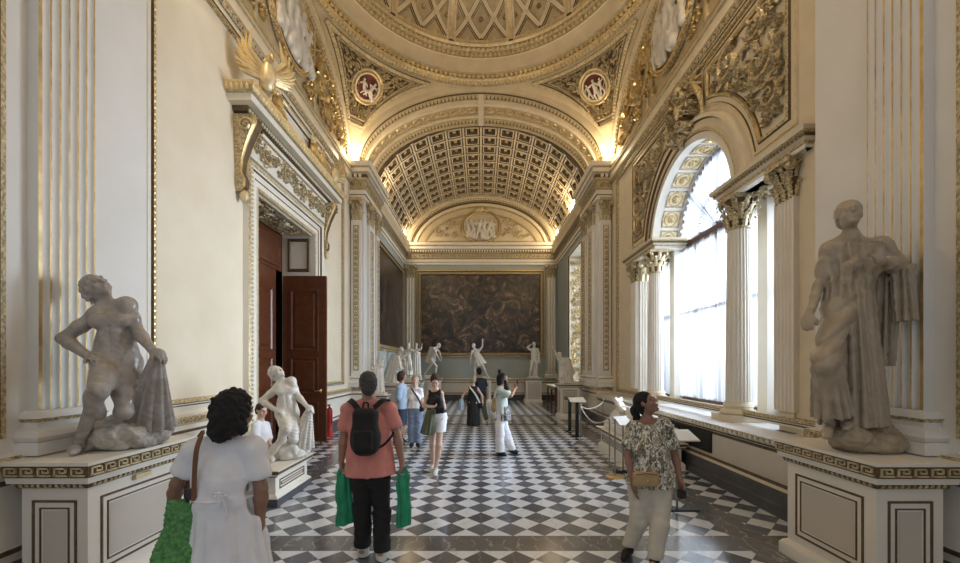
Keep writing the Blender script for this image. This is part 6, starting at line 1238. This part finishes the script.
q = MB(); c = A3(P(219, 494, 2.06)); q.ell(c, (.014, .012, .012), 'whitecloth'); q.tube([c, c + (.03, -.01, -.03), c + (.045, -.012, -.10), c + (.04, -.01, -.14)], [.006, .008, .009, .004], 'whitecloth', 6); q.tube([c, c + (-.02, -.01, .006), c + (-.035, -.008, -.002), c + (-.018, -.008, -.008), c], .005, 'whitecloth', 6); q.tube([c, c + (.03, -.012, .008), c + (.05, -.01, -.006), c + (.02, -.01, -.010), c], .005, 'whitecloth', 6); q.tube([c, c + (.008, -.01, -.04), c + (.012, -.01, -.07)], [.006, .007, .003], 'whitecloth', 6); q.build('bow', o)
r = empty('tote_bag', tuple(P(177, 585, 2.12)), 'green crocheted tote bag on the shoulder of the woman in white', 'bag')
S = SD(); S.cloth(P(182, 572, 2.10), P(191, 500, 2.12), (.128, .06), (.085, .05), (1, .5, 0), 5, .004, .012, k=.03); S.ell(P(182, 558, 2.10), (.128, .075, .09), None, .05); S.ell(P(193, 497, 2.12), (.065, .04, .03), None, .01, -1); S.disp = lambda Q: .0035 * np.sin(Q[:, 2] * 260) * np.sin((Q[:, 0] + Q[:, 1]) * 260) + .004 * vnoise(Q, 20); S.build('bag_body', 'crochet', .006, r)
strap(r, [P(194, 503, 2.08), P(194, 480, 2.06), P(196, 450, 2.05), P(201, 436, 2.08), P(203, 432, 2.18)], .022, 'brownstrap', 'strap', nrm=(0, -1, .3)); strap(r, [P(189, 503, 2.17), P(191, 470, 2.26), P(197, 440, 2.30), P(203, 432, 2.20)], .022, 'brownstrap', 'strap', nrm=(0, 1, .3))
S = SD(); S.ell(P(193, 497, 2.12), (.042, .03, .05), None); S.disp = lambda Q: .006 * vnoise(Q, 60); S.build('scarf', 'purple', .006, label='dark purple scarf rolled up in the green crocheted tote', cat='scarf')
# --- woman in leaf-print blouse
C = JJ(3.72, head=(646, 402.8), neck=(647, 419), sha=(633.5, 428, .03), shb=(664, 425.5, -.03), ela=(627.5, 455), wra=(633, 485, -.08), elb=(675, 455, .02), wrb=(680.5, 481, -.05), hipa=(641, 488), hipb=(660, 487), kna=(639, 521, .0), knb=(659.5, 524, -.12), ana=(629, 546, .10), anb=(654.5, 560, -.15), toa=(624, 557.5, -.02), tob=(652.5, 577, -.35), f=(.66, -.58, .40), fw=(.2, -1, 0))
C['handb'] = dict(d=(.05, -.2, -1), n=(-.9, -.3, 0), t=(-.2, -1, 0), curl=.6)
o = person('dark-haired woman in a leaf-print blouse and beige trousers looking up to the right', C, .90, False, 'skin_brown', .007, 1.18, True)
shirt(o, C, .90, 'leafprint', .0075, A3(P(0, 485, 3.72))[2], .022, .62, 1.25, hemr=(.195, .15), n=8, amp=.012, neck=.105, dv=1, name='blouse'); trousers(o, C, .90, 'beige', .008, A3(P(0, 474, 3.72))[2], .112, .088, .072, .93, fat=1.12); shoes(o, C, .90, 'blackcloth', .007, .042, .03); hair(o, C, .90, 'hair_black', .006, tail=((0, -.10, .01), (-.01, -.15, -.03), (-.02, -.16, -.12), (-.02, -.15, -.20)), face=.06)
r = empty('waist_bag', tuple(P(648, 490, 3.52)), 'tan waist bag worn by the woman in the leaf-print blouse', 'bag'); S = SD(); S.box(P(646, 479.5, 3.545), (.115, .035, .065), rd=.035); S.disp = lambda Q: .004 * vnoise(Q, 26); S.build('pouch', 'tan', .007, r)
q = MB(); q.tube([P(636, 475, 3.51), P(646, 473.5, 3.505), P(657, 475, 3.515)], .004, 'brownstrap', 6); q.build('zip_line', r); q = MB(); q.ell(P(648, 481, 3.508), (.014, .006, .014), 'brass'); q.build('badge', r)
strap(r, [P(636, 477, 3.56), P(632.5, 472, 3.66), P(634, 469, 3.80), P(648, 467, 3.92), P(664, 468, 3.80), P(666, 472, 3.66), P(658, 477, 3.56)], .03, 'tan', 'strap', nrm=(0, -1, .1))
q = MB(); q.box(P(680.2, 499, 3.60), P(682.6, 489, 3.66), 'black'); q.build('phone', label='black phone in the lowered hand of the woman in the leaf-print blouse', cat='phone')
# --- young woman with black top
D = JJ(6.75, head=(434.8, 381.3), neck=(435, 389), sha=(428.5, 394), shb=(441, 393.3), ela=(424, 406), wra=(431, 406.8, -.22), elb=(443.8, 405.5), wrb=(443.6, 416, -.04), hipa=(432.8, 417), hipb=(440.8, 417), kna=(432.3, 444, .02), knb=(439, 445, -.12), ana=(432.6, 464.5, .16), anb=(435.6, 468.5, -.06), toa=(431.6, 470.5, -.02), tob=(434.8, 474.8, -.22), f=(.15, -.88, -.42), fw=(.1, -1, 0))
D['handa'] = dict(d=(.9, -.4, .1), n=(.1, -.2, 1), t=(.3, -.9, 0), curl=.6)
o = person('young woman in a black sleeveless top and white shorts walking with her head down', D, .95, False, 'skin_light', .0085, .92, True)
shirt(o, D, .95, 'blackcloth', .009, A3(P(0, 413, 6.75))[2], .014, 0, .98, dv=1, hemr=(.155, .115), n=6, amp=.006, neck=.095, thin=True, name='top'); trousers(o, D, .95, 'whitecloth', .009, A3(P(0, 410.5, 6.75))[2], .108, .10, .09, -.48, name='shorts'); shoes(o, D, .95, 'shoewhite', .008, .042, .02)
hair(o, D, .95, 'hair_brown', .008, bun=(0, -.09, .075, .045), amp=.005)
S = SD(); S.cloth(P(431, 411, 6.6), P(427, 434, 6.62), (.07, .07), (.105, .09), (1, .3, 0), 7, .012, .03); S.ell(P(432, 411.5, 6.6), (.06, .06, .05)); S.build('jacket', 'olive', .009, label='olive jacket tied over the hip of the young woman in black and white', cat='jacket')
r = empty('crossbody_bag', tuple(P(441.5, 412, 6.52)), 'small black bag hanging across the young woman in white shorts', 'bag'); S = SD(); S.box(P(440, 410, 6.55), (.07, .03, .055), rd=.02); S.build('pouch', 'blackcloth', .009, r); strap(r, [P(440, 407, 6.55), P(439.5, 398, 6.585), P(440, 390.5, 6.66), P(440, 390, 6.8)], .025, 'blackcloth', 'strap')
# --- woman in white tee and blue wide trousers
E = JJ(8.76, head=(415, 380.6), neck=(415, 387), sha=(410.3, 391), shb=(420, 390.5), ela=(408.6, 402), wra=(408.2, 412.5), elb=(422, 401.5), wrb=(421.6, 412), hipa=(412, 410), hipb=(418.3, 410), kna=(411.8, 426.5), knb=(418, 426.5), ana=(411.8, 443), anb=(417.8, 443), toa=(411, 446.6, -.2), tob=(418.6, 446.4, -.2), f=(.1, -1, .08), fw=(.1, -1, 0))
o = person('fair-haired woman in a white t-shirt and wide blue trousers facing the camera', E, .92, False, 'skin_light', .009, 1., True); shirt(o, E, .92, 'whitecloth', .0095, A3(P(0, 408, 8.76))[2], .018, .55, 1., dv=1, hemr=(.155, .125)); trousers(o, E, .92, 'denim', .0095, A3(P(0, 405.5, 8.76))[2], .108, .10, .105, .96, dn=.01); shoes(o, E, .92, 'blackcloth', .009); hair(o, E, .92, 'hair_fair', .009)
r = empty('crossbody_bag', tuple(P(421.8, 412, 8.7)), 'black bag slung across the woman in the white t-shirt', 'bag'); S = SD(); S.box(P(421.6, 408.5, 8.72), (.05, .06, .06), rd=.02); S.build('pouch', 'blackcloth', .01, r); strap(r, [P(421.3, 406, 8.66), P(418, 398, 8.61), P(413.5, 391.5, 8.61), P(411, 388.5, 8.72)], .03, 'blackcloth', 'strap')
# --- person in denim shirt
F_ = JJ(9.3, head=(402.3, 376), neck=(401.6, 382.7), sha=(399.3, 387.3, -.15), shb=(404, 387, .15), ela=(398.2, 398, -.17), wra=(399.4, 408, -.15), elb=(405.8, 398, .16), wrb=(406.6, 407, .12), hipa=(400.3, 410, -.08), hipb=(402.6, 410, .08), kna=(400.6, 426.5, -.08), knb=(402.8, 426, .09), ana=(400, 440.2, -.08), anb=(402.6, 440, .1), toa=(403.4, 443.4, -.1), tob=(406.2, 442.6, .12), f=(.75, .5, .05), fw=(.8, .45, 0))
o = person('brown-haired person in a light denim shirt and navy shorts seen from behind', F_, .97, False, 'skin_tan', .009); shirt(o, F_, .97, 'lightdenim', .0095, A3(P(0, 408.5, 9.3))[2], .026, .95, 1.1, amp=.018); trousers(o, F_, .97, 'navy', .0095, A3(P(0, 405, 9.3))[2], .11, .10, .09, -.1, name='shorts'); shoes(o, F_, .97, 'blackcloth', .009); hair(o, F_, .97, 'hair_brown', .009, long=.06, amp=.006)
# --- woman in long black dress
G = JJ(11., head=(473.6, 379.6), neck=(473, 385.6), sha=(468.7, 389), shb=(477.4, 389), ela=(463.2, 395), wra=(461.2, 402), elb=(482, 395.5), wrb=(482.5, 402, -.02), hipa=(470.8, 402.5), hipb=(475.8, 402.5), kna=(471, 415), knb=(474.8, 415), ana=(471.5, 427.6, .05), anb=(473.8, 428.6, -.06), toa=(471.2, 429.5, .24), tob=(474, 430.8, .12), f=(.1, 1, .05), fw=(0, 1, 0))
o = person('fair-haired woman in a long sleeveless black dress walking away', G, .90, False, 'skin_light', .01); shirt(o, G, .90, 'blackcloth', .01, A3(P(0, 425.5, 11))[2], .016, 0, 1., hemr=(.17, .15), n=9, amp=.02, thin=True, name='dress', waist=A3(P(0, 398, 11))[2]); shoes(o, G, .90, 'shoewhite', .01); hair(o, G, .90, 'hair_fair', .01, bun=(0, -.07, .085, .04))
S = SD(); S.cloth(P(461.5, 399, 10.95), P(461, 410, 10.95), (.05, .04), (.07, .05), (1, .2, 0), 5, .01, .02); S.build('jacket', 'lightdenim', .01, label='blue jacket carried in the hand of the woman in the black dress', cat='jacket')
r = empty('crossbody_bag', tuple(P(481, 412, 10.9)), 'white-strapped bag of the woman in the long black dress', 'bag'); S = SD(); S.box(P(480.6, 405.5, 10.95), (.05, .06, .08), rd=.02); S.build('pouch', 'blackcloth', .01, r); strap(r, [P(480, 403, 10.86), P(476, 395, 10.83), P(471, 388.5, 10.88), P(469.4, 386.4, 10.98)], .04, 'paper', 'strap')
# --- man in black beyond
Hh = JJ(12.3, head=(478.8, 371.6), neck=(479.3, 377.4), sha=(475.4, 380.5), shb=(484.4, 380.5), ela=(473.9, 389), wra=(474.4, 397), elb=(486.4, 389), wrb=(486.8, 397), hipa=(477.8, 398), hipb=(482.4, 398), kna=(477.8, 410, .06), knb=(484, 409.5, -.02), ana=(477.8, 421, .08), anb=(486.6, 419.2, -.14), toa=(477.4, 423.2, .30), tob=(487.2, 423.8, .04), f=(-.3, .95, -.1), fw=(.1, 1, 0))
o = person('man in dark clothes walking away beyond the woman in the black dress', Hh, 1., True, 'skin_tan', .0105); shirt(o, Hh, 1., 'blackcloth', .011, A3(P(0, 398, 12.3))[2], .02, .6, 1.05); trousers(o, Hh, 1., 'olive', .011, A3(P(0, 393, 12.3))[2], end=.94); shoes(o, Hh, 1., 'shoewhite', .01); hair(o, Hh, 1., 'hair_black', .01)
r = empty('backpack', tuple(P(481, 396, 12.1)), 'dark backpack of the man walking away in dark clothes', 'backpack'); S = SD(); S.box(P(481.5, 387, 12.1), (.14, .09, .22), rd=.07); S.build('bag_body', 'navy', .011, r)
for x in (477, 483): strap(r, [P(x, 382, 12.13), P(x, 378.5, 12.2), P(x, 379.5, 12.42)], .05, 'navy', 'strap', nrm=(0, 0, 1))
# --- visitor taking a photograph
I_ = JJ(8.08, head=(502.8, 378.6), neck=(501, 386.4), sha=(499.6, 390.3, -.17), shb=(501.3, 390, .17), ela=(511, 396, -.19), wra=(515.2, 387.8, -.08), elb=(511.3, 395.6, .14), wrb=(516, 387.6, .04), hipa=(500, 414, -.09), hipb=(501, 414, .09), kna=(500, 434.5, -.1), knb=(506, 433, .09), ana=(499.8, 452.2, -.1), anb=(511.6, 448.6, .1), toa=(504.6, 455, -.12), tob=(516.2, 452.6, .08), f=(.96, -.2, .08), fw=(1, -.1, 0))
for e_, q in ((1, 'handa'), (-1, 'handb')): I_[q] = dict(d=(.15, e_ * .1, 1), n=(.6, e_ * .7, 0), t=(-.6, e_ * .6, .3), curl=.7)
o = person('visitor with a topknot photographing with a raised phone, in white trousers', I_, .98, False, 'skin_tan', .009, 1., True); shirt(o, I_, .98, 'sage', .0095, A3(P(0, 413, 8.08))[2], .024, .72, 1.05); trousers(o, I_, .98, 'whitecloth', .0095, A3(P(0, 409, 8.08))[2], .10, .09, .092, .97, dn=.009); shoes(o, I_, .98, 'blackcloth', .008, .047)
hair(o, I_, .98, 'hair_black', .009, bun=(0, -.05, .155, .042), amp=.006, long=.08)
S = SD(); S.chain([P(505.3, 381, 7.92), P(506.5, 388, 7.90), P(507, 396, 7.93)], [.03, .045, .02], .02); S.disp = lambda Q: .006 * vnoise(Q, 70); S.build('hair_lock', 'hair_black', .009, o)
S = SD(); S.cloth(P(502, 406, 8.08), P(502.5, 420, 8.08), (.155, .185), (.165, .20), (1, 0, 0), 9, .012, .03); S.build('tied_shirt', 'scarfgrey', .0095, o)
q = MB(); q.box(P(516.6, 386.5, 7.99), P(517.6, 380.5, 8.10), 'black'); q.build('phone', label='phone raised in both hands of the visitor with a topknot', cat='phone')
r = empty('backpack', tuple(P(494.5, 413, 8.05)), 'tan backpack worn by the visitor with a topknot', 'backpack'); S = SD(); S.box(P(496.6, 404.3, 8.06), (.085, .13, .16), rd=.07); S.ell(P(496, 407, 8.06), (.10, .14, .12), None, .04); S.disp = lambda Q: .006 * vnoise(Q, 24); S.build('bag_body', 'tan', .009, r)
for d_ in (-.13, .12): strap(r, [P(496, 399, 8.06 + d_), P(497.5, 391, 8.06 + d_), P(500, 388.8, 8.06 + d_), P(503, 391, 8.06 + d_), P(504, 398, 8.06 + d_)], .035, 'brownstrap', 'strap', nrm=(-.6, 0, .7))
# --- seated visitor by the doorway
J_ = JJ(6.55, head=(261.6, 410), neck=(260.6, 419.5), sha=(255.3, 426, -.12), shb=(265.5, 425.5, .12), ela=(255.5, 438, -.18), wra=(264.5, 445, -.24), elb=(268.5, 438, .12), wrb=(270.5, 445.5, -.05), hipa=(256.5, 450, -.08), hipb=(258.5, 450, .10), kna=(276, 449, -.10), knb=(277, 449, .12), ana=(276, 472, -.10), anb=(277, 472, .12), toa=(284, 475, -.12), tob=(285, 474, .12), f=(.86, -.42, -.2), fw=(.75, -.6, 0))
o = person('dark-haired visitor in a white blouse sitting behind the low pedestal by the doorway', J_, .95, False, 'skin_light', .009, 1., True); shirt(o, J_, .95, 'whitecloth', .0095, A3(P(0, 450, 6.55))[2], .022, .9, 1.05); trousers(o, J_, .95, 'navy', .0095, A3(P(0, 444, 6.55))[2], .095, .075, .06, .95); shoes(o, J_, .95, 'blackcloth', .009); hair(o, J_, .95, 'hair_brown', .009, bun=(0, -.11, .03, .035))
q = MB(); c = A3(P(268, 448, 6.36)); q.add([c + v for v in ((-.14, -.08, .0), (.12, -.12, -.03), (.16, .10, -.01), (-.10, .12, .03), (-.14, -.08, .006), (.12, -.12, -.024), (.16, .10, -.004), (-.10, .12, .036))], [(3, 2, 1, 0), (4, 5, 6, 7), (0, 1, 5, 4), (1, 2, 6, 5), (2, 3, 7, 6), (3, 0, 4, 7)], 'paper'); q.build('leaflet', label='white leaflet on the lap of the seated visitor by the doorway', cat='paper', smooth=0)
r = empty('stool', (-3.6, 6.58, 0), 'dark wooden stool under the visitor sitting by the doorway', 'stool'); q = MB(); q.box((-3.80, 6.38, .30), (-3.42, 6.78, .345), 'darkwood'); q.build('seat', r)
for a, b in ((-3.77, 6.41), (-3.45, 6.41), (-3.77, 6.75), (-3.45, 6.75)): q = MB(); q.tube([(a, b, 0), (a, b, .31)], .02, 'darkwood'); q.build('leg', r)
# ------------------------------------------------------------------ barriers, reading stands and small things
def stanchion(px, py, Y, top, label, r_=.012, m='steel', base=.15, cap=True):
    c = A3(P(px, py, Y)); c[2] = 0; r = empty('stanchion', tuple(c), label, 'stanchion', 'rope stanchions'); q = MB(); q.lathe(c, [(0, 0), (base, 0), (base, .012), (base * .8, .022), (.03, .03), (0, .03)], m, 28); q.build('base', r); q = MB(); q.tube([c + (0, 0, .02), c + (0, 0, top)], r_, 'steel', 12); q.build('post', r)
    if cap: q = MB(); q.ell(c + (0, 0, top), (.024, .024, .02), 'steel'); q.build('finial', r)
    return c
s1 = stanchion(580.5, 444, 9.2, .90, 'slim grey stanchion with base at the far end of the lying statue'); s2 = stanchion(609.5, 469, 7.0, .95, 'slim grey stanchion on a round base at the near end of the lying statue')
s3 = stanchion(603, 440, 9.6, .98, 'slim stanchion behind the lying statue next to the wall'); s4 = stanchion(615, 476, 6.5, .92, 'stanchion with a brass base partly behind the woman in the leaf-print blouse', m='brass')
def rope(a, b, za, zb, sag, label):
    t = np.linspace(0, 1, 17); q = MB(); q.tube([(a[0] * (1 - u) + b[0] * u, a[1] * (1 - u) + b[1] * u, za * (1 - u) + zb * u - sag * 4 * u * (1 - u)) for u in t], .012, 'beige', 8); q.build('rope', label=label, cat='rope', group='barrier ropes')
rope(s1, s3, .86, .92, .10, 'pale rope slung behind the lying statue to the wall side'); rope(s1, s2, .86, .90, .22, 'pale sagging rope along the side of the lying statue'); rope(s2, s4, .90, .88, .05, 'short pale rope towards the brass-based stanchion')
def stand(x, y, z, w, d, tilt, label, base=None, post='steel', m='paper', yaw=0.):
    r = empty('reading_stand', (x, y, 0), label, 'stand', 'reading stands'); q = MB(); R = Matrix.Rotation(yaw, 3, 'Z') @ Matrix.Rotation(tilt, 3, 'X'); V = [Vector((x, y, z)) + R @ Vector((a * w / 2, b * d / 2, c)) for c in (-.008, .008) for a, b in ((-1, -1), (1, -1), (1, 1), (-1, 1))]
    q.add([tuple(v) for v in V], [(3, 2, 1, 0), (4, 5, 6, 7), (0, 1, 5, 4), (1, 2, 6, 5), (2, 3, 7, 6), (3, 0, 4, 7)], m); q.build('panel', r, smooth=0); q = MB()
    if post == 'slab': q.box((x - .04, y - .03, 0), (x + .04, y + .03, z - .02), 'black')
    else: q.tube([(x, y, .02), (x, y, z)], .014, 'steel')
    q.build('post', r); q = MB(); bw = base or .14; q.box((x - bw, y - .05, 0), (x + bw, y + .05, .02), 'black'); q.build('base', r)
stand(A3(P(622, 421, 6.85))[0], 6.80, .86, .26, .22, .6, 'white reading panel on a post before the lying statue', yaw=.35)
c = A3(P(681, 434, 5.0)); stand(c[0] - .05, 5.0, .93, .42, .30, .30, 'white reading panel on a post under the arched window', base=.26)
c = A3(P(577, 434, 10.2)); stand(c[0], 10.2, .92, .40, .30, .3, 'pale reading panel on a dark slab post beyond the lying statue', post='slab', m='beige'); c = A3(P(569.7, 430, 11.0)); stand(c[0], 11.0, .90, .30, .22, .3, 'dark reading stand nearest the square pedestal of the crouching statue', post='slab', m='black')
r = empty('console_table', (3.2, 17.2, 0), 'wooden console table with a pale top along the right wall by the far window', 'table'); q = MB(); q.box((2.92, 16.2, .90), (3.5, 18.3, .95), 'cream'); q.build('tabletop', r); q = MB(); q.box((2.97, 16.25, .78), (3.45, 18.25, .90), 'wood'); q.build('apron', r)
for a, b in ((2.98, 16.27), (3.40, 16.27), (2.98, 17.2), (3.40, 17.2), (2.98, 18.17), (3.40, 18.17)): q = MB(); q.box((a, b, 0), (a + .06, b + .06, .80), 'wood'); q.build('leg', r)
r = empty('fire_extinguisher', (-3.80, 10.12, .0), 'red fire extinguisher standing beside the open door', 'fire extinguisher'); q = MB(); q.lathe((-3.80, 10.12, .26), [(0, 0), (.075, 0), (.08, .02), (.08, .38), (.06, .44), (.025, .47), (0, .47)], 'red', 20); q.build('cylinder', r)
q = MB(); q.tube([(-3.8, 10.12, .72), (-3.8, 10.12, .79)], .02, 'black'); q.box((-3.82, 10.04, .79), (-3.78, 10.16, .815), 'black'); q.build('valve', r); q = MB(); q.tube([(-3.8, 10.08, .77), (-3.72, 10.04, .72), (-3.71, 10.04, .5), (-3.71, 10.06, .36)], .012, 'black'); q.build('hose', r); q = MB(); q.lathe((-3.80, 10.12, 0), [(0, 0), (.10, 0), (.10, .03), (.06, .25), (.06, .26), (0, .26)], 'red', 20); q.build('stand_foot', r)
for sx in (-1, 1):
    for y, w in ((4.6, 'near'), (12.2, 'far')):
        r = empty('uplight', (sx * 3.80, y, 7.94), 'small brass uplight on the cornice, %s end of the %s side of the domed bay' % (w, 'door' if sx < 0 else 'window'), 'lamp', 'uplights on the cornices'); q = MB(); q.lathe((sx * 3.62, y, 7.945), [(0, 0), (.06, 0), (.07, .03), (.09, .10), (.085, .10), (.05, .04), (0, .04)], 'brass', 16); q.build('lamp_housing', r)
    for y, w in ((15.0, 'first'), (19.6, 'last')):
        r = empty('uplight', (sx * 3.6, y, 7.94), 'small brass uplight at the foot of the coffered vault, %s one on the %s side' % (w, 'left' if sx < 0 else 'right'), 'lamp', 'uplights on the cornices'); q = MB(); q.lathe((sx * 3.66, y, 7.95), [(0, 0), (.06, 0), (.07, .03), (.09, .10), (.085, .10), (.05, .04), (0, .04)], 'brass', 16); q.build('lamp_housing', r)
